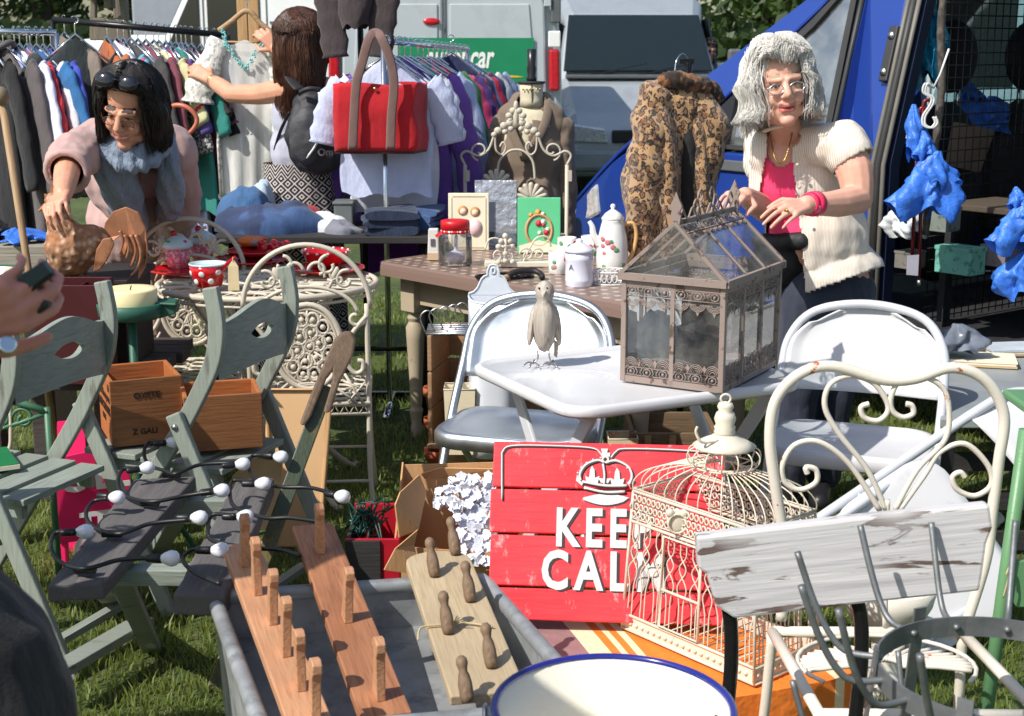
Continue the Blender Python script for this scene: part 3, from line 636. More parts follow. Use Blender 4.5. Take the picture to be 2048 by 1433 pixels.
# second rail, running away from the camera
rc0,rc1=P(766,82,6.35),P(935,99,8.7)
rail(rc0,rc1,CHROME,"chrome clothes rail running away behind the red bag",.014)
GB="clothes hanging on the short rail"
def hang2(tt,mt,label,L,yaw=0,w=.21,dx=0,**k):return garment(rc0.lerp(rc1,tt)+V((dx,0,.016)),radians(yaw),w,L,mt,label,GB,**k)
hang2(.02,cm(190,198,226),"pale blue tee shirt at the front of the short rail",.60,4,.205,sl=.2,spread=.06)
hang2(.08,cm(226,226,236),"white shirt just behind the pale blue tee shirt",.70,7,.20,sl=.2,spread=.05)
hang2(.15,cm(116,78,166),"lilac purple long sleeved top on the short rail",.85,5,.23,sl=.48,spread=.09)
hang2(.20,cm(110,44,150),"violet long dress under the red bag",1.0,3,.22,sl=0,flare=1.1)
hang2(.26,cm(176,190,224),"pale sky blue shirt with long sleeves before the green top",.66,6,.23,sl=.5,spread=.1)
hang2(.34,cm(56,112,62),"green long sleeved top on the short rail",.9,6,.22,sl=.6,spread=.1)
hang2(.40,cm(216,62,116),"hot pink tee shirt on the short rail",.5,8,.22,sl=.22,spread=.08)
hang2(.46,cm(70,44,110),"deep purple dress with a full skirt on the short rail",1.05,4,.24,sl=.2,flare=1.2)
hang2(.52,cm(190,26,44),"scarlet top beside the hot pink tee shirt",.55,7,.22,sl=.26,spread=.09)
hang2(.58,cm(40,52,92),"navy jumper behind the scarlet top",.75,6,.22,sl=.5,spread=.1)
hang2(.64,cm(150,140,176),"greyish lilac cardigan deep in the short rail",.62,6,.21,sl=.45,spread=.1)
hang2(.70,cm(176,22,56),"long crimson dress near the end of the short rail",.98,7,.22,sl=.35,spread=.09,flare=1.1)
hang2(.76,cm(44,54,100),"dark blue long coat near the rail end",1.0,6,.22,sl=.55,spread=.1)
hang2(.83,cm(206,206,204),"off white jacket close to the green van sign",.66,7,.23,sl=.5,spread=.1)
hang2(.90,cm(92,96,120),"slate blue dress last but one on the short rail",.98,6,.22,sl=.4,spread=.1)
hang2(.97,cm(140,158,186),"pale denim shirt at the far end of the short rail",.7,8,.23,sl=.55,spread=.11)
garment(rc0.lerp(rc1,.60)+V((.06,-.02,.05)),radians(8),.19,.40,cm(32,42,78),"navy jacket thrown over the top of the short rail",GB,sl=.0)
# tall hook stand with a dark coat
t=thing("coat_stand","tall thin pole with a hook carrying the dark brown coat","stand",P(716,470,6.55));q=P(716,-20,6.55)
obj("pole",MB().tube([V((q.x,q.y+.06,.0)),V((q.x,q.y+.06,2.12))],.014,10),BLKM,t);mb=MB();hz=2.12;mb.tube(catmull([(q.x,q.y+.06,hz),(q.x,q.y,hz+.02),(q.x,q.y-.05,hz)],4),.012,8);obj("hook",mb,BLKM,t)
mb=MB()
for a in (0,2.1,4.2):mb.bar((q.x,q.y+.06,.02),(q.x+.3*cos(a),q.y+.06+.3*sin(a),.02),.03,.025)
obj("foot",mb,BLKM,t)
garment(V((q.x,q.y-.05,2.12)),radians(-14),.092,.30,cm(62,52,54),"dark brown coat hanging high above the red bag",None,sl=.26,flare=.72,nm="dark_coat",cat="coat",th=.06,spread=-.03)
# red tote bag hung on the rail end
TOTE=cloth("red_canvas",srgb(186,22,34),.2,.004,.9,folds=10);STRAP=cloth("taupe_webbing",srgb(118,92,86),.1,.002)
by=6.22;t=thing("tote_bag","red canvas bag with two taupe straps hung on the rail end","bag",P(758,305,by));z0=P(758,303,by).z;z1=P(758,168,by).z;x0=P(668,240,by).x;x1=P(829,240,by).x;dp=.15
mb=MB()
def fb(a,b):
    xx=lerp(-1,1,(a*4)%1);i=int(a*4+1e-6)%4;u_=(a*4)%1
    cs=[(x0,by),(x1,by),(x1+.045,by+dp),(x0+.03,by+dp)];p,q2=cs[i],cs[(i+1)%4];x=lerp(p[0],q2[0],u_);y=lerp(p[1],q2[1],u_)
    k=.004*sin(3*b*pi+a*11)+.003*sin(a*31+b*4);bow=sin(pi*u_)*sin(pi*b)*.018
    if i==0:y-=bow+k
    if i==2:y+=bow
    x+=(.008 if i==1 else 0)*sin(b*7)+.002*sin(b*9)
    return V((x,y,lerp(z0,z1,b)+(.006*sin(a*25) if b>.9 else 0)))
mb.grid(fb,48,14,cu=True,smooth=True);obj("body",mb,TOTE,t,solid=.005)
mb=MB();mb.prism([V((x0,by,z0)),V((x1,by,z0)),V((x1+.045,by+dp,z0)),V((x0+.03,by+dp,z0))],(0,0,-.012));obj("base",mb,cloth("dark_base",srgb(66,44,44)),t,bevel=.004)
for r_,yy in ((0,by-.046),(1,by+dp+.01)):
    mb=MB();pts=[P(705,300,yy),P(708,235,yy),P(713,168,yy),P(726,120,yy),P(738,78,yy),P(751,66,yy+.02*(1-r_)),P(764,78,yy),P(780,120,yy),P(788,168,yy),P(783,235,yy),P(781,300,yy)]
    mb.tube(catmull(pts,5),.020,8,flat=(.13,1),up=(0,1,0));obj("strap",mb,STRAP,t)
obj("stud",MB().ell(P(750,178,by-.02),(.008,.005,.008)),mat("brass",(.6,.42,.16),.3,1),t)

# ================================================================== PEOPLE
HEADR={}
def head_shapes(mb,M,s=1.0):
    old=mb.xf;mb.xf=M@Matrix.Scale(s,4)
    mb.ell((0,.012,.055),(.074,.094,.088),nu=24,nv=16);mb.ell((0,-.012,.0),(.066,.078,.09),nu=20,nv=14);mb.ell((0,-.03,-.052),(.054,.058,.062),nu=20,nv=12)
    mb.ell((0,-.068,-.094),(.026,.022,.02));
    for sx in (-1,1):
        mb.ell((sx*.036,-.064,-.022),(.026,.026,.028));mb.cap((sx*.012,-.088,.034),(sx*.046,-.072,.036),.010,.011);mb.ell((sx*.031,-.070,.012),(.017,.016,.012))
        mb.ell((sx*.0125,-.098,-.020),(.0095,.010,.008));mb.ell((sx*.076,.008,.002),(.008,.018,.030));mb.ell((sx*.044,-.034,-.066),(.02,.03,.022))
    mb.cap((0,-.086,.028),(0,-.108,-.014),.0095,.0135);mb.ell((0,-.084,-.038),(.03,.014,.014))
    mb.cap((-.025,-.080,-.0465),(0,-.0945,-.0475),.005,.0068,8);mb.cap((.025,-.080,-.0465),(0,-.0945,-.0475),.005,.0068,8);mb.cap((-.016,-.0865,-.0625),(.016,-.0865,-.0625),.0065,.0065,8);mb.ell((.033,-.074,-.036),(.012,.012,.014));mb.ell((-.033,-.074,-.036),(.012,.012,.014))
    mb.xf=old
def face_mat(M,s=1.0):
    I=(M@Matrix.Scale(s,4)).inverted()
    def fn(c):
        p=I@c
        if abs(p.x)<.027 and-.0695<p.z-p.x*p.x*7<-.043 and-.125<p.y<-.074:
            if abs(p.z-p.x*p.x*7+.0555)<.0034*(1-(p.x/.03)**2):return 3
            return 1
        if .044<p.z+abs(p.x)*.1<.056 and .012<abs(p.x)<.05 and-.125<p.y<-.06:return 2
        return 0
    return fn
def face_bits(parent,M,s,squint=.5,glass_col=None,brow=None,lens=None,smile=0):
    X=M@Matrix.Scale(s,4)
    for sx in (-1,1):
        mb=MB();mb.xf=X;mb.ell((sx*.031,-.0745,.0135),(.0125,.0125,.011*squint+.003));e=obj("eye",mb,EYEW,parent)
        mb=MB();mb.xf=X;mb.ell((sx*.031,-.0855,.0135),(.005,.0028,.0045*squint+.0018));obj("iris",mb,EYED,e)
        mb=MB();mb.xf=X;mb.tube(catmull([(sx*.017,-.084,.0135+.005*squint),(sx*.031,-.0885,.0185+.004*squint),(sx*.045,-.080,.014+.003*squint)],4),.0022,6);obj("eyelash",mb,EYED,e)
    if glass_col:
        g=MB();g.xf=X
        for sx in (-1,1):
            g.tube([V((sx*.033+.0225*cos(a)*(1+.1*cos(2*a)),-.101+.10*abs(.0225*cos(a)+sx*.0)*.3,.006+.0155*sin(a))) for a in [i*pi/10 for i in range(20)]],.0016,6,closed=True)
            g.tube(catmull([(sx*.055,-.099,.012),(sx*.074,-.07,.014),(sx*.080,.0,.012)],4),.0016,6)
        g.tube(catmull([(-.011,-.101,.011),(0,-.1035,.014),(.011,-.101,.011)],4),.0016,6);go=obj("glasses",g,glass_col,parent)
        for sx in (-1,1):
            mb=MB();mb.xf=X;mb.add([V((sx*.033+.022*cos(a),-.1005,.006+.015*sin(a))) for a in [i*pi/8 for i in range(16)]],[tuple(range(16))]);obj("lens",mb,lens or glass("spectacle_lens",(.95,.95,.97),.02,.05),go)
def hair(parent,M,s,m,length,R,n,seed,bangs=.06,wave=.012,face=55,th=.0028,back_len=None,nm="hair",flip=.0,top=.1,gather=1.0,lift=.012):
    rd=random.Random(seed);X=M@Matrix.Scale(s,4);mb2=MB();mb2.xf=X;mb2.ell((0,.018,.058),(.080,.096,.092),nu=20,nv=12);clumps=[]
    for ci in range(int(n*1.7)):
        ang=rd.uniform(-180,180);fr=abs(ang);isb=fr<face;th_=rd.uniform(0,50) if isb else rd.uniform(4,90);jt=[rd.uniform(.80,1.06),rd.gauss(0,9),rd.uniform(.86,1.07),rd.uniform(-.010,.014),rd.uniform(0,6),rd.uniform(.6,1.3)]
        for si in range(6):
            ag=ang+rd.gauss(0,6.5);tq=max(0,th_+rd.gauss(0,4.5));a=radians(ag);d=V((sin(a),-cos(a),0));tt=radians(tq)
            root=V((0,.016,.056))+V((d.x*.079*sin(tt),d.y*.095*sin(tt),.091*cos(tt)));nrm=V((d.x*sin(tt),d.y*sin(tt),cos(tt))).normalized()
            if isb and bangs is not None and jt[1]>-5:
                e=V((d.x*.087,d.y*.106+.01,bangs+jt[3]+rd.gauss(0,.003)));pts=[root,root.lerp(e,.5)+nrm*lift*1.2,e]
            else:
                if isb:sd=1 if (ag+jt[1])>0 else-1;a2=radians(sd*(face+6+(1-fr/face)*24));
                else:a2=a+radians(jt[1])
                L=(back_len if (back_len and fr>110) else length)*jt[0]*rd.uniform(.96,1.03);d2=V((sin(a2),-cos(a2),0));r2=R*jt[2]*rd.uniform(.985,1.015);k=1 if isb else 0
                pts=[root,root+nrm*lift*(1+.4*k)+d2*(.012+.01*k),V((d2.x*r2,d2.y*r2+.012,.045)),V((d2.x*r2*1.04,d2.y*r2*1.04+.014,-L*.4)),V((d2.x*r2*(gather+flip),d2.y*r2*(gather+flip)+.02,-L))]
            q=catmull(pts,3);nn=len(q);w=wave*jt[5]
            q=[p+(noise.noise_vector(p*17+V((seed,jt[4]*.12,0)))*1.5+noise.noise_vector(p*50+V((0,seed,jt[4])))*.35)*w*(k/nn) for k,p in enumerate(q)]
            mb2.tube(q,[th*(1-.8*(k/nn)**3) for k in range(nn)],3,cap=False)
    return obj(nm,mb2,m,parent)
def hand(mb,wrist,d,nrm,curl=.5,side=1,s=1.0,spread=.06,thumb=.5,idx=None):
    """d: wrist->knuckles, nrm: back of the hand, side: +1 when the thumb is towards d x nrm"""
    w=V(wrist);d=V(d).normalized();nrm=V(nrm);nrm=(nrm-d*nrm.dot(d)).normalized();sd=d.cross(nrm)*side
    at=lambda a,b,c:w+(d*a+sd*b+nrm*c)*s
    for b in (-.026,-.009,.009,.026):mb.cap(at(.006,b*.62,0),at(.082,b,0),.0155*s,.0115*s,8)
    mb.ell(at(.045,0,-.004),(.03*s,.03*s,.03*s)) if False else None
    lens=[(.046,.028,.021),(.050,.032,.022),(.046,.030,.021),(.036,.022,.018)]
    for k in range(4):
        b=(.030-.0205*k);dirn=(d+sd*(spread*(1.5-k))).normalized();p=at(.082+[-.002,.003,0,-.008][k],b,.001);c=curl if idx is None or k not in idx else idx[k];ang=0
        rr=[.0088,.009,.0086,.0076][k]*s
        for j,L in enumerate(lens[k]):
            ang+=c*[.75,1.0,.6][j];v=dirn*cos(ang)-nrm*sin(ang);e=p+v*L*s;mb.cap(p,e,rr,rr*.9,8);p=e;rr*=.9
    p=at(.018,.030,-.006);v=(d*.62+sd*.72-nrm*.3).normalized();e=p+v*.042*s;mb.cap(at(.008,.012,-.004),p,.015*s,.0125*s,8);mb.cap(p,e,.0125*s,.0105*s,8)
    v2=(d*(.9)+sd*(.5-thumb)-nrm*(.25+thumb*.5)).normalized();e2=e+v2*.030*s;mb.cap(e,e2,.0102*s,.0092*s,8);mb.cap(e2,e2+(v2-nrm*.2).normalized()*.022*s,.0092*s,.0078*s,8)
def limb(mb,pts,rs,n=12):
    q=catmull(pts,5);m=len(rs);out=[]
    for i in range(len(q)):
        f=i/(len(q)-1)*(m-1);k=min(int(f),m-2);out.append(lerp(rs[k],rs[k+1],f-k))
    mb.tube(q,out,n);mb.ell(q[0],out[0]);mb.ell(q[-1],out[-1])
def hairmat(name,a,b,rough=.42):
    g=NT(name);f=g.noise(60,4,(1,1,.06));f2=g.noise(9,3);c=g.mix(g.ramp(f,.3,.7),a,b);c=g.mix(g.ramp(f2,.35,.75),c,mul(a,.75));g.l(c,g.b.inputs["Base Color"]);g.b.inputs["Roughness"].default_value=rough;return g.m
def HM(c,yaw=0,pitch=0,roll=0):return Matrix.Translation(c)@Matrix.Rotation(radians(yaw),4,'Z')@Matrix.Rotation(radians(pitch),4,'X')@Matrix.Rotation(radians(roll),4,'Y')
def inpoly(x,y,poly):
    r=False;j=len(poly)-1
    for i in range(len(poly)):
        xi,yi=poly[i];xj,yj=poly[j]
        if (yi>y) !=(yj>y) and x<(xj-xi)*(y-yi)/(yj-yi)+xi:r=not r
        j=i
    return r
def folds(me,amp,sc,seed=0,z=1.0):
    return push(me,lambda c:amp*(noise.noise(V((c.x*sc+seed,c.y*sc,c.z*sc*z)))+.5*noise.noise(V((c.x*sc*2.3,c.y*sc*2.3+seed,c.z*sc*2.3*z)))))
def cloth_obj(nm,mb,voxel,m,parent,drop=None,amp=.006,sc=9,seed=0,solid=.004,smooth=5,zst=.6):
    me=blob(mb,voxel,smooth);folds(me,amp,sc,seed,zst)
    if drop:carve(me,drop)
    return obj(nm,None,m,parent,me=me,solid=solid)

# ---------------------------------------------------------------- stall woman with grey hair
def woman_stall():
    t=thing("person","grey haired woman in a striped cream blouse leaning over the glass terrarium","person",(1.10,4.95,0))
    M=HM(P(1560,181,4.80),2,-2,-8);mb=MB();head_shapes(mb,M,1.04)
    NB=P(1578,268,4.93);SL=P(1684,285,4.80);SR=P(1524,292,5.05);CH_=P(1600,360,4.98);BE=P(1632,470,5.0);PE=P(1650,570,5.02)
    limb(mb,[M@V((0,.025,-.06)),NB.lerp(M@V((0,.03,-.1)),.4),NB],[.054,.054,.066])
    mb.cap(SL,SR,.06,.06);mb.ell(NB.lerp(CH_,.45),(.13,.09,.12));mb.ell(CH_,(.15,.115,.16));mb.ell(BE,(.15,.125,.16));mb.ell(PE,(.165,.135,.15))
    EL=P(1716,398,4.72);WL=P(1612,410,4.52);limb(mb,[SL,SL.lerp(EL,.5)+V((.012,-.01,0)),EL],[.064,.062,.05]);limb(mb,[EL,EL.lerp(WL,.4)+V((0,-.01,-.006)),WL],[.05,.046,.03])
    ER=P(1530,420,5.0);WR=P(1490,392,4.66);limb(mb,[SR,SR.lerp(ER,.5),ER],[.058,.054,.046]);limb(mb,[ER,ER.lerp(WR,.5),WR],[.046,.042,.029])
    hand(mb,WL,P(1555,424,4.42)-WL,V((.05,-.62,.75)),.42,1,1.0,.05,.4);hand(mb,WR,P(1440,392,4.48)-WR,V((-.1,-.5,.85)),.55,-1,1.0,.04,.6)
    for sx,hp in ((-1,P(1618,585,4.98)),(1,P(1690,585,5.05))):
        kn=V((hp.x-.03,hp.y-.02,.50));an=V((hp.x-.045,hp.y+.03,.09));limb(mb,[hp,kn,an],[.085,.058,.04]);mb.cap(an+V((0,.02,-.05)),an+V((-.04,-.15,-.06)),.035,.03)
    me=blob(mb,.0038,6);fm=face_mat(M,1.04);recolor(me,fm);b=obj("body",None,[SKIN,LIP,mat("grey_brow",srgb(170,140,120),.6),mat("mouth_dark",srgb(120,50,50),.5)],t,me=me)
    face_bits(b,M,1.04,.35,steel("silver_specs",(.7,.7,.72),.25))
    hair(t,M,1.04,hairmat("grey_hair",(.70,.67,.62),(.92,.90,.86)),.105,.116,1700,5,bangs=.108,wave=.030,face=58,th=.0011,flip=.08,lift=.026)
  # blouse, vest, jeans
    g=NT("striped_blouse");w=g.n("ShaderNodeTexWave");w.inputs["Scale"].default_value=66;w.inputs["Distortion"].default_value=.12;w.inputs["Detail"].default_value=1;g.l(g.co((1,.3,.0)),w.inputs["Vector"])
    g.l(g.mix(g.ramp(w.outputs["Fac"],.55,.85),srgb(238,230,218),srgb(196,176,160)),g.b.inputs["Base Color"]);g.b.inputs["Roughness"].default_value=.9;g.bump(g.noise(14,3,(1,1,.4)),.015,.5);STR=g.m
    bl=MB();sl2=SL+V((.02,-.01,-.02));bl.cap(SL+V((-.02,0,-.005)),SR,.072,.07);bl.ell(NB.lerp(CH_,.4),(.155,.11,.13));bl.ell(CH_,(.18,.14,.17));bl.ell(BE,(.185,.155,.19));bl.ell(P(1665,560,5.0),(.19,.165,.15));bl.cap(P(1690,520,4.98),P(1735,560,4.98),.09,.05)
    bl.cap(SL,P(1700,312,4.78),.078,.082);bl.cap(SR,P(1526,330,5.03),.07,.075)
    op=[(1536,235),(1580,240),(1583,300),(1594,400),(1604,480),(1612,600),(1490,600),(1510,470),(1516,400),(1532,310)]
    ncb=M@V((0,.02,-.14))
    def drop(c):
        x,y=proj(c)
        if y>590-(x-1605)*.36:return True
        if (c-SL).dot((P(1700,312,4.78)-SL).normalized())>.075 and x>1660 and y<350 and (c-P(1700,312,4.78)).length<.12:return True
        if c.y<5.0 and inpoly(x,y,op):return True
        if (c-ncb).length<.072:return True
        return False
    bo=cloth_obj("blouse",bl,.008,STR,t,drop,.010,10,3)
    for (px,py) in ((1590,330),(1594,375),(1598,420)):obj("button",MB().ell(P(px+5,py,4.80+(py-330)*.0001),(.006,.004,.006)),mat("blouse_button",(.55,.45,.35),.3),bo)
    mb=MB();mb.tube(catmull([P(1530,262,4.86),P(1552,255,4.82),P(1578,254,4.83),P(1598,262,4.88)],5),.014,8,flat=(.5,1));obj("collar",mb,STR,bo)
    vt=MB();vt.ell(NB.lerp(CH_,.5),(.14,.1,.12));vt.ell(CH_,(.163,.128,.16));vt.ell(BE,(.166,.142,.17));vt.ell(PE,(.17,.14,.1))
    def dropv(c):
        x,y=proj(c);return y<338-((x-1562)/22)**2*16 or (c-NB).z>-.01 or y>500
    cloth_obj("vest_top",vt,.008,cloth("pink_jersey",srgb(238,62,112),.08,.002),t,dropv,.004,9,5)
    mb=MB();mb.tube(catmull([P(1540,262,4.86),P(1545,300,4.80),P(1555,325,4.775),P(1568,322,4.775),P(1578,295,4.79),P(1585,262,4.84)],6),.003,6);obj("necklace",mb,mat("old_gold",(.45,.30,.10),.3,1),t)
    JN=cloth("dark_jeans",srgb(46,52,68),.25,.004,folds=12)
    j=MB();j.ell(PE+V((0,0,-.02)),(.178,.15,.14))
    for hp in (P(1618,585,4.98),P(1690,585,5.05)):limb(j,[hp,V((hp.x-.03,hp.y-.02,.50)),V((hp.x-.045,hp.y+.02,.10))],[.108,.085,.07])
    cloth_obj("jeans",j,.009,JN,t,None,.008,12,8,0)
    for hp in (P(1618,585,4.98),P(1690,585,5.05)):mb=MB();mb.cap((hp.x-.045,hp.y+.03,.05),(hp.x-.09,hp.y-.15,.04),.045,.038);obj("shoe",mb,BLACKP,t)
    ap=MB();ap.ell(P(1556,524,4.95),(.10,.055,.10));ap.cap(P(1520,485,4.95),P(1605,482,4.88),.03,.035)
    cloth_obj("waist_bag",ap,.008,mat("black_nylon",(.014,.014,.016),.6,bump=.004,bs=30),t,None,.010,16,2,0)
    fa=(EL-WL).normalized();
    for k,(dd,w_) in enumerate(((.020,.011),(.045,.013))):
        c=WL+fa*dd;mb=MB();q=V((0,0,1)).rotation_difference(fa).to_matrix();mb.lathe([(.034+.004*k,-w_),(.0365+.004*k,-w_),(.0365+.004*k,w_),(.034+.004*k,w_)],22,c,fa);wr=obj("wristband" if k==0 else "watch",mb,mat("pink_rubber",srgb(240,56,100),.4),t)
    mb=MB();mb.lathe([(0,.006),(.014,.006),(.016,0)],16,WL+fa*.045+V((.0,-.036,-.012)),(0,-1,-.3));obj("watch_face",mb,mat("watch_dial",srgb(250,120,150),.3),wr)
    d0=(P(1555,424,4.42)-WL).normalized();mb=MB();mb.lathe([(.0095,-.003),(.011,-.003),(.011,.003),(.0095,.003)],14,WL+d0*.105+V((0,-.004,-.008)),d0);obj("ring",mb,mat("gold_ring",(.7,.5,.2),.2,1),t)
woman_stall()

# ---------------------------------------------------------------- bending woman with dark hair
def woman_bend():
    t=thing("person","dark haired woman in a dusty pink coat bending to grip the metal cockerel","person",(-1.3,5.35,0))
    M=HM(P(262,222,4.98),-14,24,10);mb=MB();head_shapes(mb,M,1.03)
    NB=P(292,278,5.24);SR=P(196,292,5.16);SL=P(345,300,5.36);CH_=P(272,360,5.56);BE=P(272,450,5.86);PE=P(280,510,6.1)
    limb(mb,[M@V((0,.03,-.06)),NB.lerp(M@V((0,.03,-.1)),.4),NB],[.05,.05,.06])
    mb.cap(SR,SL,.06,.06);mb.ell(NB.lerp(CH_,.5),(.14,.1,.13));mb.ell(CH_,(.16,.12,.17));mb.ell(BE,(.16,.13,.17));mb.ell(PE,(.17,.14,.15))
    ER=P(138,322,4.90);WR=P(126,388,4.60);limb(mb,[SR,SR.lerp(ER,.5),ER],[.06,.056,.048]);limb(mb,[ER,ER.lerp(WR,.5),WR],[.048,.042,.030])
    hand(mb,WR,P(104,418,4.47)-WR,V((-.25,-.55,.7)),.8,1,.98,.03,.7)
    EL=P(362,400,5.6);WL2=P(346,490,5.8);limb(mb,[SL,SL.lerp(EL,.5),EL],[.058,.054,.046]);limb(mb,[EL,EL.lerp(WL2,.5),WL2],[.046,.04,.03]);hand(mb,WL2,V((-.3,-.3,-.8)),V((.2,-1,.1)),.4,-1)
    for dx in (-.09,.09):
        hp=PE+V((dx,0,-.05));limb(mb,[hp,V((hp.x,hp.y-.02,.46)),V((hp.x,hp.y+.05,.09))],[.085,.058,.04]);mb.cap((hp.x,hp.y+.06,.04),(hp.x,hp.y-.12,.035),.035,.03)
    me=blob(mb,.004,5);recolor(me,face_mat(M));b=obj("body",None,[SKIN2,LIP,mat("dark_brow",srgb(70,50,44),.6),TEETH],t,me=me)
    face_bits(b,M,1.0,.55,mat("tortoise_frame",(.08,.04,.02),.3))
    hair(t,M,1.0,hairmat("near_black_hair",(.010,.008,.008),(.035,.028,.026),.35),.120,.116,1500,9,bangs=None,wave=.014,face=60,th=.0012,flip=.06,lift=.022)
    sg=MB();sg.xf=M
    for sx in (-1,1):sg.ell((sx*.040,-.078,.150),(.036,.012,.027),Matrix.Rotation(radians(-42),3,'X'))
    sg.tube(catmull([(-.012,-.084,.158),(0,-.088,.162),(.012,-.084,.158)],3),.003,6)
    for sx in (-1,1):sg.tube([(sx*.07,-.07,.152),(sx*.102,.01,.10)],.003,6)
    obj("sunglasses",sg,mat("sunglass_black",(.01,.012,.018),.08,coat=.5),t)
    COAT=cloth("dusty_pink_wool",srgb(190,156,150),.1,.004,folds=9)
    c=MB();c.cap(SR,SL,.088,.085);c.ell(NB.lerp(CH_,.55),(.175,.125,.14));c.ell(CH_,(.195,.15,.19));c.ell(BE,(.20,.16,.2));c.ell(PE,(.21,.175,.2));c.cap(PE,PE+V((0,0,-.35)),.2,.19)
    limb(c,[SR,SR.lerp(ER,.5)+V((-.01,0,.0)),ER,ER.lerp(WR,.30)],[.092,.084,.076,.066]);limb(c,[SL,SL.lerp(EL,.5),EL,EL.lerp(WL2,.8)],[.09,.082,.074,.06])
    wend=ER.lerp(WR,.34);wd=(WR-ER).normalized();op=[(282,300),(318,300),(318,420),(300,520),(282,520),(272,420)]
    nc=M@V((0,.02,-.12))
    def drop(p):
        x,y=proj(p)
        return ((p-wend).dot(wd)>0 and (p-wend).length<.14 and x<200) or (p.y<5.75 and inpoly(x,y,op)) or (p-nc).length<.085 
    co=cloth_obj("coat",c,.008,COAT,t,drop,.014,11,4)
    mb=MB();mb.tube([wend+(V((cos(a),0,0))*.068+wd.cross(V((1,0,0))).normalized()*sin(a)*.068) for a in [i*pi/9 for i in range(18)]],.013,8,closed=True);obj("cuff",mb,COAT,co)
    for (px,py) in ((287,345),(290,395)):obj("button",MB().ell(P(px,py,5.30+(py-345)*.003),(.009,.006,.009)),mat("coat_button",(.2,.13,.1),.3),co)
    j=MB();j.ell(NB.lerp(CH_,.55),(.155,.118,.14));j.ell(CH_,(.18,.14,.18));j.ell(BE,(.18,.145,.19));cloth_obj("jumper",j,.01,cm(150,128,124),t,None,.006,9,6,0)
    tr=MB()
    for dx in (-.09,.09):hp=PE+V((dx,0,-.1));limb(tr,[hp,V((hp.x,hp.y-.02,.46)),V((hp.x,hp.y+.05,.08))],[.1,.08,.06])
    cloth_obj("trousers",tr,.01,cm(40,42,52),t,None,.006,10,3,0)
    SCF=cloth("blue_grey_scarf",srgb(128,142,162),.14,.006,folds=60);sc=MB()
    ring=[nc+V((.098*cos(a),.075*sin(a)+.01,.022*cos(a*2)-.012+.02*sin(a))) for a in [i*2*pi/14 for i in range(14)]]
    sc.tube(catmull(ring,2,True),.034,10,closed=True);sc.tube(catmull([p+V((0,-.012,-.04)) for p in ring],2,True),.03,10,closed=True)
    limb(sc,[P(212,268,5.08),P(216,320,5.06),P(240,380,5.16),P(268,440,5.40)],[.045,.062,.07,.06]);limb(sc,[P(330,275,5.18),P(338,330,5.16),P(342,390,5.28),P(335,430,5.46)],[.04,.046,.05,.042])
    me=blob(sc,.007,3);push(me,lambda p:.0055*sin(p.x*125+p.z*18+3*noise.noise(p*7))+.002*noise.noise(p*40)+.008*noise.noise(p*11));obj("scarf",None,SCF,t,me=me)
    h=thing("handbag","tan leather handbag with an orange ring handle behind the bending woman","bag",P(352,330,5.56));
    mb=MB();mb.tube(catmull([P(318,262,5.58),P(340,216,5.56),P(372,214,5.54),P(394,238,5.54),P(382,264,5.54),P(350,282,5.56)],7),.009,8);obj("handle",mb,mat("tan_handle",srgb(190,110,84),.4),h)
    obj("body",crumple(P(340,330,5.62),(.1,.07,.12),3,.15),mat("tan_leather",srgb(120,78,52),.5,bump=.002),h)
woman_bend()

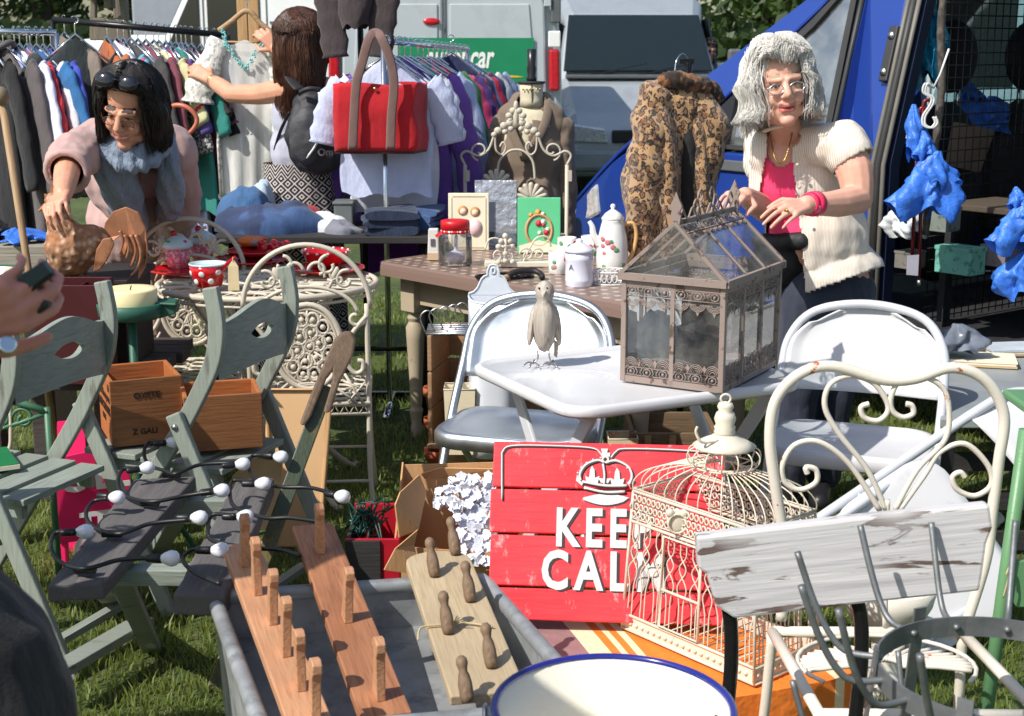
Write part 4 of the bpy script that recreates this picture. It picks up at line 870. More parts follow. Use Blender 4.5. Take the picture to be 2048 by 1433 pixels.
# ---------------------------------------------------------------- young woman with a backpack, seen from behind
IK=NT("ikat_skirt")
def woman_back():
    t=thing("person","long haired woman in a grey vest and patterned skirt holding up a lace dress","person",P(600,470,6.7).xy.to_3d())
    Yb=6.68;M=HM(P(603,92,Yb),145,0,0);mb=MB();head_shapes(mb,M,1.06)
    NB=P(612,162,Yb+.02);SL=P(578,178,Yb-.05);SR=P(648,176,Yb+.06);CH_=P(606,235,Yb);BE=P(600,300,Yb);PE=P(598,372,Yb)
    limb(mb,[M@V((0,.02,-.07)),NB],[.05,.056]);mb.cap(SL,SR,.056,.056);mb.ell(NB.lerp(CH_,.5),(.135,.085,.13));mb.ell(CH_,(.135,.1,.16));mb.ell(BE,(.125,.098,.16));mb.ell(PE,(.155,.125,.15))
    EL=P(462,188,6.86);WL=P(420,158,7.0);limb(mb,[SL,SL.lerp(EL,.5)+V((0,0,-.012)),EL],[.058,.050,.042]);limb(mb,[EL,EL.lerp(WL,.5),WL],[.043,.04,.028]);hand(mb,WL,P(392,142,7.02)-WL,V((-.1,-.8,.5)),.7,1,1.0,.03,.7)
    ER=P(590,150,7.0);WR=P(552,98,7.05);limb(mb,[SR,ER,WR],[.052,.042,.028]);hand(mb,WR,P(522,62,7.06)-WR,V((.2,-.9,.3)),.75,-1,1.0,.03,.7)
    for dx in (-.09,.09):hp=PE+V((dx,0,-.05));limb(mb,[hp,V((hp.x,hp.y,.5)),V((hp.x,hp.y,.09))],[.085,.058,.04]);mb.cap((hp.x,hp.y,.04),(hp.x,hp.y+.15,.035),.035,.03)
    me=blob(mb,.005,3);obj("body",None,SKIN2,t,me=me)
    hair(t,M,1.06,hairmat("brown_hair",(.045,.018,.011),(.16,.065,.036),.35),.24,.104,1300,13,bangs=None,wave=.020,face=46,th=.0014,back_len=.29,gather=.82,lift=.012)
    v=MB();v.ell(NB.lerp(CH_,.62),(.143,.094,.12));v.ell(CH_,(.148,.112,.165));v.ell(BE,(.140,.112,.16));v.ell(PE,(.16,.13,.09));v.cap(NB+V((-.06,.0,.0)),CH_,.04,.06);v.cap(NB+V((.07,.0,.0)),CH_,.04,.06)
    cloth_obj("vest_top",v,.008,cloth("grey_marl",srgb(178,180,196),.08,.003,folds=14),t,lambda c:(c-SL).length<.085 or (c-SR).length<.085,.006,9,3)
    mb=MB();mb.tube(catmull([SL+V((.02,-.05,.045)),SL+V((.028,-.066,0)),SL+V((.045,-.075,-.07)),SL+V((.05,-.075,-.11))],4),.006,6,flat=(.4,1));obj("strap",mb,BLACKP,t)
  # skirt pattern
    g=IK;c=g.co((1,1,1));sp=g.n("ShaderNodeSeparateXYZ");g.l(c,sp.inputs[0]);at_=g.n("ShaderNodeMath",operation='ARCTAN2');g.l(sp.outputs[0],at_.inputs[0]);g.l(sp.outputs[1],at_.inputs[1])
    def mth(op,a,b=None):
        x=g.n("ShaderNodeMath",operation=op)
        for k,q in ((0,a),(1,b)):
            if q is None:continue
            if hasattr(q,"links"):g.l(q,x.inputs[k])
            else:x.inputs[k].default_value=q
        return x.outputs[0]
    uu=mth('MULTIPLY',at_.outputs[0],14/(2*pi));vv=mth('MULTIPLY',sp.outputs[2],17.0)
    zz=mth('PINGPONG',uu,.5);big=mth('PINGPONG',vv,.5);
    dia=mth('ADD',zz,big);st=mth('PINGPONG',mth('MULTIPLY',dia,3.0),.5);chev=mth('PINGPONG',mth('MULTIPLY',mth('ADD',mth('MULTIPLY',zz,1.3),vv),3.2),.5)
    band=mth('GREATER_THAN',mth('PINGPONG',mth('MULTIPLY',sp.outputs[2],3.1),.5),.26);sel=g.n("ShaderNodeMix");g.l(band,sel.inputs[0]);g.l(st,sel.inputs[2]);g.l(chev,sel.inputs[3])
    jit=mth('ADD',sel.outputs[0],mth('MULTIPLY',g.noise(60,2),.18));g.l(g.mix(g.ramp(jit,.40,.44),srgb(40,34,38),srgb(206,198,192)),g.b.inputs["Base Color"]);g.b.inputs["Roughness"].default_value=.9
    mb=MB();fr=Matrix.Translation(V((PE.x,PE.y,0)))
    zt=P(600,326,Yb).z
    def fs(a,b):
        an=2*pi*a;z=lerp(zt,.12,b);r=lerp(.152,.178,min(b*4,1))+.03*max(0,b-.25);r+=.008*sin(an*9+b*3)*min(1,b*3);return V((PE.x+r*cos(an)*1.08,PE.y+r*sin(an)*.86,z))
    mb.grid(fs,60,30,cu=True);obj("skirt",mb,g.m,t,frame=fr)
    BP=mat("backpack_black",(.022,.022,.026),.6,bump=.002,bs=30,var=.2);BPG=mat("backpack_panel",(.055,.055,.06),.6,bump=.002)
    bc=P(622,262,Yb-.19);k=MB();k.ell(bc+V((.0,0,-.03)),(.118,.085,.165));k.ell(bc+V((.03,.02,-.08)),(.12,.085,.12));k.cap(bc+V((-.02,.02,.12)),bc+V((.05,.03,.13)),.06,.06)
    me=blob(k,.008,5);folds(me,.012,14,2);bp=obj("backpack",None,BP,t,me=me)
    k=MB();k.ell(bc+V((-.015,-.055,-.02)),(.082,.045,.13));me=blob(k,.008,4);folds(me,.006,14,5);obj("front_panel",None,BPG,bp,me=me)
    mb=MB();mb.tube(catmull([P(637,186,Yb-.25),P(652,215,Yb-.28),P(650,250,Yb-.29),P(632,290,Yb-.29),P(612,318,Yb-.27)],6),.005,6);obj("piping",mb,WHITEV,bp)
    mb=MB();mb.tube(catmull([P(600,180,Yb-.2),P(583,160,Yb-.13),P(578,140,Yb-.06),P(592,130,Yb+.03)],5),.030,8,flat=(.25,1));mb.tube(catmull([P(580,225,Yb-.16),P(562,260,Yb-.10),P(550,300,Yb-.06)],5),.010,8,flat=(.4,1));obj("shoulder_strap",mb,BP,bp)
    mb=MB();mb.tube(catmull([P(600,185,Yb-.24),P(618,178,Yb-.26),P(640,180,Yb-.24)],5),.011,8);obj("draw_cord",mb,BP,bp)
    mb=MB();text(mb,"Om",.045,Matrix.Translation(bc+V((.075,-.098,-.09)))@Matrix.Rotation(radians(90),4,'X')@Matrix.Rotation(radians(25),4,'Y'),.001,.001);obj("logo",mb,mat("grey_print",(.25,.25,.26),.6),bp)
    for kk in (0,.016):mb=MB();ax=(EL-WL).normalized();mb.lathe([(.031,-.003),(.034,-.003),(.034,.003),(.031,.003)],20,WL+ax*(.03+kk),ax);obj("bracelet",mb,mat("brass",(.6,.42,.16),.3,1),t)
woman_back()
# the cream lace dress she holds
def lace_dress():
    Y=7.12;t=thing("lace_dress","sheer cream lace dress with turquoise beads on a wooden hanger","dress",P(497,375,Y));g=NT("sheer_lace");tr=g.n("ShaderNodeBsdfTransparent");tr.inputs[0].default_value=(1,1,1,1);mx=g.n("ShaderNodeMixShader")
    g.b.inputs["Base Color"].default_value=(*srgb(226,226,222),1);g.b.inputs["Roughness"].default_value=.9;mp=g.n("ShaderNodeMapRange");mp.inputs[1].default_value=.35;mp.inputs[2].default_value=.65;mp.inputs[3].default_value=.12;mp.inputs[4].default_value=.5;g.l(g.noise(9,4,(1.6,1.6,.35)),mp.inputs[0])
    g.l(mp.outputs[0],mx.inputs[0]);g.l(g.b.outputs[0],mx.inputs[1]);g.l(tr.outputs[0],mx.inputs[2]);g.l(mx.outputs[0],g.t.nodes["Material Output"].inputs[0])
    c=P(490,80,Y);mb=MB()
    def fn(a,b):
        an=2*pi*a;w=lerp(.13,.155,min(b*6,1))-.02*sin(pi*min(b*1.9,1));x=w*cos(an);y=(.03+.03*b)*sin(an)+.012*sin(x*80+b*3)*b;z=-b*.76-(.05*abs(cos(an))*(1-min(1,b*8)))
        return c+V((x,y,z+(.02*cos(an*4))*(b>.97)))
    mb.grid(fn,64,30,cu=True);obj("body",mb,g.m,t)
    LACE=cloth("cream_lace",srgb(232,230,220),.1,.004,spot=(.45,.45,.42),sp=(45,.52,.56))
    for sx,pts in ((-1,[P(440,80,Y-.02),P(418,130,Y-.05),P(400,175,Y-.08),P(396,205,Y-.08)]),(1,[P(545,85,Y),P(560,140,Y),P(566,190,Y)])):
        mb=MB();q=catmull(pts,5);mb.tube(q,[lerp(.05,.075,i/(len(q)-1))*(1+.12*sin(i*1.4)) for i in range(len(q))],14,flat=(.5,1),up=(0,1,0));obj("sleeve",mb,LACE,t)
    for dx in (-.135,.13):mb=MB();mb.tube([c+V((dx,-.03,-.2)),c+V((dx*1.05,-.035,-.5)),c+V((dx*1.02,-.04,-.76))],.03,8,flat=(.35,1));obj("lace_edge",mb,LACE,t)
    mb=MB()
    for i in range(26):a=2*pi*i/26;mb.ell(c+V((.155*cos(a),-.0+.06*sin(a),-.765)),(.024,.01,.018),nu=8,nv=6)
    obj("hem",mb,LACE,t)
    mb=MB();rr=random.Random(4)
    for (x0_,y0_,x1_,y1_) in ((446,62,452,92),(452,92,492,140),(492,140,526,82)):
        for i in range(26):f=i/25;p=P(lerp(x0_,x1_,f)+rr.uniform(-4,4),lerp(y0_,y1_,f)+rr.uniform(-4,4),Y-.055);mb.ell(p,.0055,nu=6,nv=5)
    obj("bead_trim",mb,mat("turquoise_bead",srgb(120,196,196),.3),t)
    mb=MB();q=[P(437,62,Y),P(462,44,Y),P(485,25,Y),P(494,23,Y),P(503,26,Y),P(520,46,Y),P(545,66,Y)];mb.tube(catmull(q,5),.013,8,flat=(1,.6));hg=obj("hanger",mb,HANGW,t);mb=MB();mb.tube(catmull([P(494,23,Y),P(493,5,Y),P(499,-6,Y),P(490,-14,Y)],4),.003,6);obj("hook",mb,CHROME,hg)
    mb=MB();mb.tube([P(450,84,Y),P(530,86,Y)],.005,6);obj("cross_bar",mb,HANGW,hg)
lace_dress()
WD=wood("pine_board",(.62,.38,.17),(.45,.24,.09),2,14)
t=thing("pine_screen","tall pair of orange pine boards standing behind the lace dress","screen",P(497,300,7.6));zt=P(497,-12,7.6).z
for a,b in ((476,496),(498,519)):x0_,x1_=P(a,60,7.6).x,P(b,60,7.6).x;mb=MB();mb.box(((x0_+x1_)/2,7.6,zt/2),(x1_-x0_,.03,zt));obj("board",mb,WD,t,bevel=.003)

# ---------------------------------------------------------------- photographer's neighbour at the picture edge
def person_edge():
    t=thing("person","person in a dark coat holding a phone at the picture edge","person",(-.92,1.48,0))
    Y=1.62;mb=MB();WR=P(-112,655,Y);EB=V((-.86,1.50,1.10));M=HM(V((-.945,1.36,1.78)),150,20,0)
    head_shapes(mb,M);limb(mb,[M@V((0,.02,-.07)),V((-.96,1.37,1.54))],[.052,.06]);mb.cap((-.80,1.40,1.44),(-1.14,1.38,1.44),.06,.06);mb.ell((-.97,1.40,1.25),(.17,.12,.2));mb.ell((-.96,1.44,1.0),(.16,.12,.2))
    limb(mb,[V((-.80,1.40,1.40)),EB],[.055,.046]);limb(mb,[EB,WR],[.048,.033]);hand(mb,WR,V((.9,.05,.28)),V((.1,-.95,-.3)),.85,1,1.0,.02,.3);limb(mb,[V((-1.14,1.38,1.4)),V((-1.22,1.42,1.1)),V((-1.15,1.60,.98))],[.055,.048,.03]);hand(mb,V((-1.15,1.60,.98)),V((.5,.5,-.2)),V((0,.2,1)),.5,1)
    for dx in (-1.02,-.84):limb(mb,[V((dx,1.48,.86)),V((dx,1.48,.48)),V((dx,1.46,.09))],[.085,.06,.04]);mb.cap((dx,1.44,.04),(dx,1.62,.035),.036,.03)
    me=blob(mb,.0045,3);obj("body",None,SKIN3,t,me=me)
    c=MB();c.cap((-.82,1.40,1.44),(-1.12,1.38,1.44),.08,.08);c.ell((-.97,1.40,1.25),(.2,.15,.2));c.ell((-.93,1.44,1.05),(.22,.17,.2));c.ell((-.745,1.54,.86),(.235,.18,.25));c.cap((-.755,1.54,.80),(-.80,1.52,.35),.225,.2)
    limb(c,[V((-.82,1.40,1.40)),EB+V((-.02,0,0)),EB.lerp(WR,.6)],[.075,.066,.052]);limb(c,[V((-1.14,1.38,1.4)),V((-1.22,1.42,1.1)),V((-1.16,1.56,1.0))],[.075,.065,.055])
    cloth_obj("coat",c,.009,cloth("black_wool",(.010,.010,.011),.3,.004),t,None,.010,9,4,0)
    tr=MB()
    for dx in (-1.02,-.85):tr.cap((dx,1.48,.5),(dx,1.46,.1),.09,.07)
    cloth_obj("trousers",tr,.012,cm(30,30,34),t,None,.005,9,2,0);hair(t,M,1.0,hairmat("dark_hair",(.02,.014,.01),(.05,.035,.025)),.05,.09,120,3,bangs=.08,th=.004)
    for dx in (-1.02,-.84):mb=MB();mb.cap((dx,1.44,.045),(dx,1.62,.04),.045,.04);obj("shoe",mb,BLACKP,t)
    ph=thing("phone","black phone held up in the hand at the picture edge","phone",P(70,600,Y));R=Matrix.Rotation(radians(-35),3,'Y');mb=MB();mb.box(P(52,570,Y+.02),(.072,.012,.022),R);obj("case",mb,BLACKP,ph,bevel=.003)
    mb=MB();mb.box(P(50,566,Y+.012),(.066,.002,.016),R);obj("screen",mb,mat("phone_screen",(.03,.05,.07),.05,coat=.6),ph);mb=MB();mb.box(P(68,585,Y+.035),(.02,.03,.05),R);obj("grip",mb,BLACKP,ph,bevel=.004)
    mb=MB();mb.lathe([(.008,-.003),(.011,-.003),(.011,.003),(.008,.003)],18,P(14,690,Y-.01),(.6,-.7,.4));obj("bracelet",mb,CHROME,t)
person_edge()
_pe=[o for o in COL.objects if o.get('category')=='person'][-1];dup(_pe,Matrix.Translation(V((-1.55,2.40,0)))@Matrix.Rotation(1.2,4,'Z'),'added unseen figure in a dark coat that shades the plank bench')  # copied figure out of view, added only to cast shade on the planks
# ---------------------------------------------------------------- far visitor beyond the vans
def person_far():
    o=P(1412,330,17).xy.to_3d();t=thing("person","distant dark haired visitor in sunglasses beside the blue van pillar","person",o);M=HM(V((o.x,o.y,1.57)),10,0,0);mb=MB();head_shapes(mb,M)
    f=lambda x,y,z:V((o.x+x,o.y+y,z));limb(mb,[f(0,.02,1.52),f(0,.03,1.42)],[.05,.06]);mb.cap(f(-.18,.03,1.38),f(.18,.03,1.38),.06,.06);mb.ell(f(0,.03,1.22),(.17,.11,.2));mb.ell(f(0,.03,.98),(.15,.11,.18))
    for sx in (-1,1):limb(mb,[f(sx*.2,.03,1.38),f(sx*.25,.03,1.1),f(sx*.2,-.12,.92)],[.055,.045,.03]);hand(mb,f(sx*.2,-.12,.92),V((-sx*.3,-.3,-.8)),V((sx,-.3,0)),.4,sx);limb(mb,[f(sx*.09,.03,.9),f(sx*.1,.02,.5),f(sx*.1,.05,.08)],[.09,.06,.04])
    me=blob(mb,.007,3);obj("body",None,SKIN2,t,me=me);hair(t,M,1.0,hairmat("dark_hair",(.02,.014,.01),(.05,.035,.025)),.05,.09,120,3,bangs=.08,th=.004)
    c=MB();c.cap(f(-.18,.03,1.38),f(.18,.03,1.38),.075,.075);c.ell(f(0,.03,1.22),(.19,.13,.2));c.ell(f(0,.03,.98),(.17,.13,.2));cloth_obj("shirt",c,.012,cm(226,226,226),t,None,.005,9,1,0)
    mb=MB();mb.xf=M
    for sx in (-1,1):mb.ell((sx*.032,-.095,.01),(.024,.008,.017))
    mb.tube([(-.02,-.1,.014),(.02,-.1,.014)],.003);obj("sunglasses",mb,BLACKP,t)
    c=MB()
    for sx in (-1,1):limb(c,[f(sx*.09,.03,.88),f(sx*.1,.02,.5),f(sx*.1,.05,.1)],[.11,.08,.065])
    cloth_obj("trousers",c,.012,cm(40,44,60),t,None,.005,9,2,0)
person_far()
# ================================================================== MIDDLE GROUND
def Zrot(o,fwd):
    """frame with local +y along fwd (horizontal), z up"""
    f=V((fwd[0],fwd[1],0)).normalized();x=f.cross(V((0,0,1)));m=Matrix((x,f,V((0,0,1)))).transposed().to_4x4();m.translation=V(o);return m
def tharr(name,label,cat,X,group=None):
    o=bpy.data.objects.new(name,None);o.empty_display_size=.1;place(o,X,None);return tag(o,label,cat,group)
CREAM=paint("cream_iron",srgb(202,192,174),.5,srgb(150,92,52),.70);WIREC=paint("cream_wire",srgb(216,208,190),.45,srgb(150,92,52),.72)
BLKW=wood("black_stained_board",(.035,.033,.032),(.02,.02,.02),0,10,rough=.75)
# ---- long black trestle table with heaped clothes
tx0,tx1=P(436,470,6.2).x,P(884,470,6.2).x
t=thing("trestle_table","black trestle table heaped with blue clothes behind the cream chairs","table",((tx0+tx1)/2,6.33,0));mb=MB();mb.box(((tx0+tx1)/2,6.33,.835),(tx1-tx0,.56,.03));obj("tabletop",mb,BLKW,t,bevel=.004)
for x in (tx0+.08,tx1-.08):
    for y in (6.1,6.56):obj("leg",MB().tube([(x,y,0),(x,y,.82)],.018,8),BLKM,t)
mb=MB();mb.tube([(tx0+.08,6.1,.35),(tx1-.08,6.1,.35)],.01,6);obj("stretcher",mb,BLKM,t)
def heap(nm,px,py,Y,w,d,h,m,label,seed,cat="clothes",amp=.02,z0=.85):
    c=V((P(px,py,Y).x,Y,z0));mb=MB()
    def fn(a,b):
        an=2*pi*a;r=sin(b*pi/2)**.8;x=w*r*cos(an);y=d*r*sin(an);z=h*(cos(b*pi/2)**.6) if b<1 else 0
        q=V((x*7+seed,y*7,seed*3));nz=.5*noise.fractal(q,.8,2.0,3)+.5*(noise.ridged_multi_fractal(q*.8,.9,2.0,3,1,2)-1)
        return c+V((x*(1+.12*sin(an*5+seed)),y,max(0,z*(1+.35*nz)+(amp*nz if b<.97 else 0))))
    mb.grid(fn,44,16,cu=True);return obj(nm,mb,m,None,label=label,cat=cat)
heap("denim_heap",545,470,6.3,.23,.2,.105,cloth("mixed_denim",srgb(40,56,92),.3,.002,spot=srgb(58,86,130),sp=(4,.5,.56)),"rumpled heap of blue denim and navy clothes on the black table",3)
heap("shirt_heap",492,470,6.42,.12,.14,.15,cm(56,96,140),"bright mid blue shirt crumpled beside the denim heap",5)
heap("shirt_heap",520,440,6.5,.07,.08,.165,cm(170,190,206),"pale blue cloth topping the heap of denim",6)
heap("rag_heap",655,470,6.3,.085,.1,.06,cm(214,216,222),"small heap of white linen on the black table",7)
heap("rag_heap",690,478,6.2,.08,.09,.045,cm(120,122,132),"grey crumpled cloth next to the white linen",9)
heap("rag_heap",626,468,6.48,.05,.05,.07,cm(170,40,52),"little crimson cloth behind the white linen",10)
def folded(px,Y,w,d,n,th,m,label,seed,z0=.85,rz=0):
    c=V((P(px,465,Y).x,Y,z0));t=thing("folded_jeans",label,"jeans",c,0,"folded jeans stacked on the black table");rd=random.Random(seed)
    for k in range(n):
        mb=MB();mb.xf=Matrix.Translation(c+V((rd.uniform(-.012,.012),rd.uniform(-.01,.01),th*(k+.5))))@Matrix.Rotation(rz+rd.uniform(-.1,.1),4,'Z')
        def fn(a,b,k=k):
            an=2*pi*a;x=w*(abs(cos(an))**.45)*(1 if cos(an)>0 else-1);z=th*.5*(abs(sin(an))**.7)*(1 if sin(an)>0 else-1);y=lerp(-d,d,b)
            return V((x*(1+.03*sin(b*9+k)),y,z+.008*sin(x*14+b*4+k)*(sin(an)>0)))
        mb.grid(fn,30,8,cu=True);mb.f.append(list(range(30))[::-1]);mb.m.append(0);mb.s.append(False);b0=7*30;mb.f.append([b0+i for i in range(30)]);mb.m.append(0);mb.s.append(False)
        obj("fold",mb,m,t)
folded(782,6.22,.115,.15,3,.034,cloth("dark_denim",srgb(36,48,74),.25,.004),"stack of dark folded jeans at the table end by the red lidded jar",2,rz=.1)
folded(846,6.38,.075,.12,3,.030,cloth("mid_denim",srgb(66,92,134),.25,.004),"smaller stack of mid blue folded jeans behind the dark stack",4,rz=-.2)
t=thing("storage_box","grey plastic storage box on the black table behind the linen","box",(P(690,440,6.45).x,6.45,.85));c=V((P(690,440,6.45).x,6.45,.85));GP=mat("grey_plastic",srgb(110,116,116),.45)
mb=MB();mb.box(c+V((0,0,.05)),(.085,.12,.1));obj("body",mb,GP,t,bevel=.006);mb=MB();mb.box(c+V((0,0,.107)),(.095,.13,.014));obj("lid",mb,GP,t,bevel=.004)

# ---- painted side table under a dotted oilcloth
TA=PZ(775,524,.765);TB=PZ(1238,602,.765);e1=(TB-TA).normalized();e2=V((-e1.y,e1.x,0));TL=(TB-TA).length+.14;TW_=.72
if e2.y<0:e2=-e2
t=tharr("side_table","taupe painted table with turned legs under a brown dotted oilcloth","table",frame_from(e1,e2,V((TA.x,TA.y,0))));XT=wm(t)
TP=paint("taupe_paint",srgb(176,162,138),.55,srgb(120,105,85),.6,scale=7)
g=NT("dotted_oilcloth");co=g.co((1,1,1));vd=g.n("ShaderNodeTexVoronoi");vd.inputs["Scale"].default_value=17;vd.inputs["Randomness"].default_value=0;g.l(co,vd.inputs["Vector"])
g.l(g.mix(g.ramp(vd.outputs["Distance"],.22,.27),srgb(190,172,158),srgb(128,106,96)),g.b.inputs["Base Color"]);g.b.inputs["Roughness"].default_value=.3;OIL=g.m
mb=MB();mb.xf=XT;nu,nv=40,24
def top(a,b):
    x=lerp(-.03,TL+.03,a);y=lerp(-.03,TW_+.03,b);return V((x,y,.768))
r_=.05;out=[]
for cx,cy,a0 in ((TL,0,-90),(TL,TW_,0),(0,TW_,90),(0,0,180)):
    for k in range(7):a=radians(a0+k*15);out.append((cx+(-1 if cx else 1)*.02+r_*cos(a),cy+(-1 if cy else 1)*.02+r_*sin(a)))
ring=lambda k,z:[V((x+(x-TL/2)*k,y+(y-TW_/2)*k*1.6,z+.004*sin(i*2.1))) for i,(x,y) in enumerate(out)]
n=len(out);R4=[ring(0,.768),ring(.006,.760),ring(.010,.742),ring(.012,.712)];mb.add([p for r in R4 for p in r],[list(range(n))]+[(j*n+(i+1)%n,j*n+i,(j+1)*n+i,(j+1)*n+(i+1)%n) for j in range(3) for i in range(n)],False)
obj("oilcloth",mb,OIL,t,bevel=.0)
mb=MB();mb.xf=XT;mb.box((TL/2,TW_/2,.735),(TL,TW_,.03));obj("tabletop",mb,TP,t,bevel=.004)
for (x,y,dx,dy) in ((TL/2,.07,TL-.2,.02),(TL/2,TW_-.07,TL-.2,.02),(.09,TW_/2,.02,TW_-.2),(TL-.09,TW_/2,.02,TW_-.2)):mb=MB();mb.xf=XT;mb.box((x,y,.655),(dx,dy,.125));obj("apron",mb,TP,t)
legp=[(.012,0),(.02,.02),(.026,.05),(.020,.07),(.026,.11),(.03,.13),(.022,.145),(.026,.16),(.030,.30),(.038,.44),(.040,.49),(.026,.515),(.034,.53),(.028,.545),(.040,.56)]
for x in (.09,TL-.09):
    for y in (.07,TW_-.07):
        mb=MB();mb.xf=XT;mb.lathe(legp,18,(x,y,0));mb.box((x,y,.64),(.085,.085,.16));obj("leg",mb,TP,t,bevel=.003)
TZ=.7685
def on(px,py):return PZ(px,py,TZ)
CER=mat("white_china",(.80,.80,.77),.12,var=.02,coat=.5);ROSE=mat("rose_print",srgb(220,120,130),.3);LEAFP=mat("leaf_print",srgb(110,160,110),.3);ENW=paint("white_enamel",(.74,.78,.84),.18,(.12,.08,.06),.74,coat=.4)
ENV=paint("lilac_white_enamel",(.72,.73,.84),.2,(.2,.16,.2),.76,coat=.4)
def decor(parent,c,r,z0,z1,seed,n=4):
    rd=random.Random(seed)
    for k in range(n):
        a=radians(-90+rd.uniform(-50,50));z=lerp(z0,z1,rd.random());p=V(c)+V((cos(a)*r,sin(a)*r,z));mb=MB();R=V((0,0,1)).rotation_difference(V((cos(a),sin(a),0))).to_matrix()
        s=rd.uniform(.008,.013);mb.ell(p,(s,s,.0015),R,9,5);obj("printed_flower",mb,ROSE if k%2==0 else LEAFP,parent)
def mug(px,py,label,seed,r=.04,h=.085):
    c=on(px,py);t=thing("mug",label,"mug",c,0,"flowered china mugs on the dotted table");b=obj("cup",MB().lathe([(r*.85,0),(r,.006),(r,h),(r-.004,h),(r-.005,.01),(.001,.008)],26,c),CER,t)
    mb=MB();mb.tube(catmull([c+V((r*.9,0,h*.8)),c+V((r+.026,0,h*.75)),c+V((r+.024,0,h*.3)),c+V((r*.9,0,h*.18))],5),.006,8);obj("handle",mb,CER,t);decor(b,c,r,h*.3,h*.8,seed);return t
mug(1134,512,"white flowered mug farthest back beside the green picture",2,.041,.08);mug(1117,548,"white flowered mug standing in front next to the white canister",4,.04,.09);mug(1180,530,"taller white flowered mug between the canister and the coffee pot",6,.038,.12)
c=on(1224,545);t=thing("coffee_pot","tall white china coffee pot with pink roses and a gilt handle","coffee pot",c)
b=obj("body",MB().lathe([(.055,0),(.062,.01),(.064,.06),(.058,.14),(.046,.19),(.042,.205),(.044,.21),(.036,.212)],30,c),CER,t);obj("lid",MB().lathe([(.044,.211),(.046,.216),(.03,.236),(.012,.248),(.006,.252),(.011,.262),(.008,.270),(.0,.273)],26,c),CER,t)
mb=MB();q=catmull([c+V((-.05,-.01,.11)),c+V((-.075,-.012,.15)),c+V((-.082,-.012,.185)),c+V((-.094,-.012,.205))],5);mb.tube(q,[lerp(.016,.008,i/(len(q)-1)) for i in range(len(q))],10);obj("spout",mb,CER,t)
mb=MB();mb.tube(catmull([c+V((.042,0,.19)),c+V((.08,0,.195)),c+V((.094,0,.15)),c+V((.082,0,.08)),c+V((.058,0,.04))],6),.008,8);obj("handle",mb,mat("gilt_china",srgb(214,170,110),.2),t);decor(b,c,.062,.03,.15,12,9)
c=on(1158,572);t=thing("enamel_canister","white enamel canister with a pointed lid on the dotted table","canister",c);b=obj("body",MB().lathe([(.05,0),(.052,.004),(.052,.02),(.0535,.024),(.052,.028),(.052,.10),(.0535,.104),(.052,.108),(.052,.13)],30,c),ENV,t)
obj("lid",MB().lathe([(.055,.128),(.056,.136),(.05,.142),(.03,.155),(.016,.162),(.012,.166),(.013,.173),(.007,.178),(0,.179)],28,c),ENV,t);mb=MB();text(mb,"A",.03,Matrix.Translation(c+V((-.032,-.0425,.075)))@Matrix.Rotation(radians(-36),4,'Z')@Matrix.Rotation(pi/2,4,'X'),.001);obj("lettering",mb,mat("grey_ink",(.12,.12,.14),.5),b)
# glass jar with a red gingham lid
c=on(911,531);t=thing("glass_jar","glass jar with a red lid and dotted ribbon holding a white scoop","jar",c);JG=glass("jar_glass",(.96,.98,.97),.03,.12,.22)
obj("glass",MB().lathe([(.062,0),(.068,.008),(.068,.115),(.064,.13),(.054,.14),(.054,.15)],32,c),JG,t)
RED=mat("red_lid_paint",srgb(206,30,40),.4);ld=obj("lid",MB().lathe([(.059,.147),(.060,.172),(.058,.184),(.05,.187),(0,.188)],30,c),RED,t)
g=NT("dotted_ribbon");vd=g.n("ShaderNodeTexVoronoi");vd.inputs["Scale"].default_value=90;vd.inputs["Randomness"].default_value=0;g.l(g.co(),vd.inputs["Vector"]);g.l(g.mix(g.ramp(vd.outputs["Distance"],.35,.4),(.9,.8,.8),srgb(200,24,36)),g.b.inputs["Base Color"])
obj("ribbon",MB().lathe([(.0565,.134),(.0605,.135),(.0605,.147),(.0565,.148)],30,c),g.m,ld);mb=MB();mb.prism([c+V((-.055,-.02,.144)),c+V((-.082,-.03,.128)),c+V((-.074,-.034,.118)),c+V((-.05,-.026,.134))],(0,-.004,0));obj("ribbon_tail",mb,RED,ld)
mb=MB();mb.cap(c+V((.0,0,.04)),c+V((.004,0,.12)),.008,.008);mb.ell(c+V((.0,-.0,.034)),(.042,.034,.028));me=blob(mb,.004,4);obj("scoop",None,mat("lilac_plastic",(.66,.62,.78),.3),t,me=me)
c=on(866,521);t=thing("carton","narrow white printed carton beside the glass jar","carton",c);mb=MB();mb.prism([c+V((-.024,0,0)),c+V((.024,0,0)),c+V((.022,0,.13)),c+V((-.018,0,.13))],(.0,.05,0));obj("box",mb,mat("carton_white",(.74,.72,.68),.6),t,bevel=.003)
mb=MB();mb.box(c+V((0,-.002,.016)),(.046,.003,.03));obj("label_band",mb,mat("beige_print",srgb(206,180,150),.6),t);mb=MB();mb.box(c+V((0.0,-.002,.075)),(.018,.003,.03));obj("print",mb,mat("grey_ink",(.2,.2,.2),.6),t)
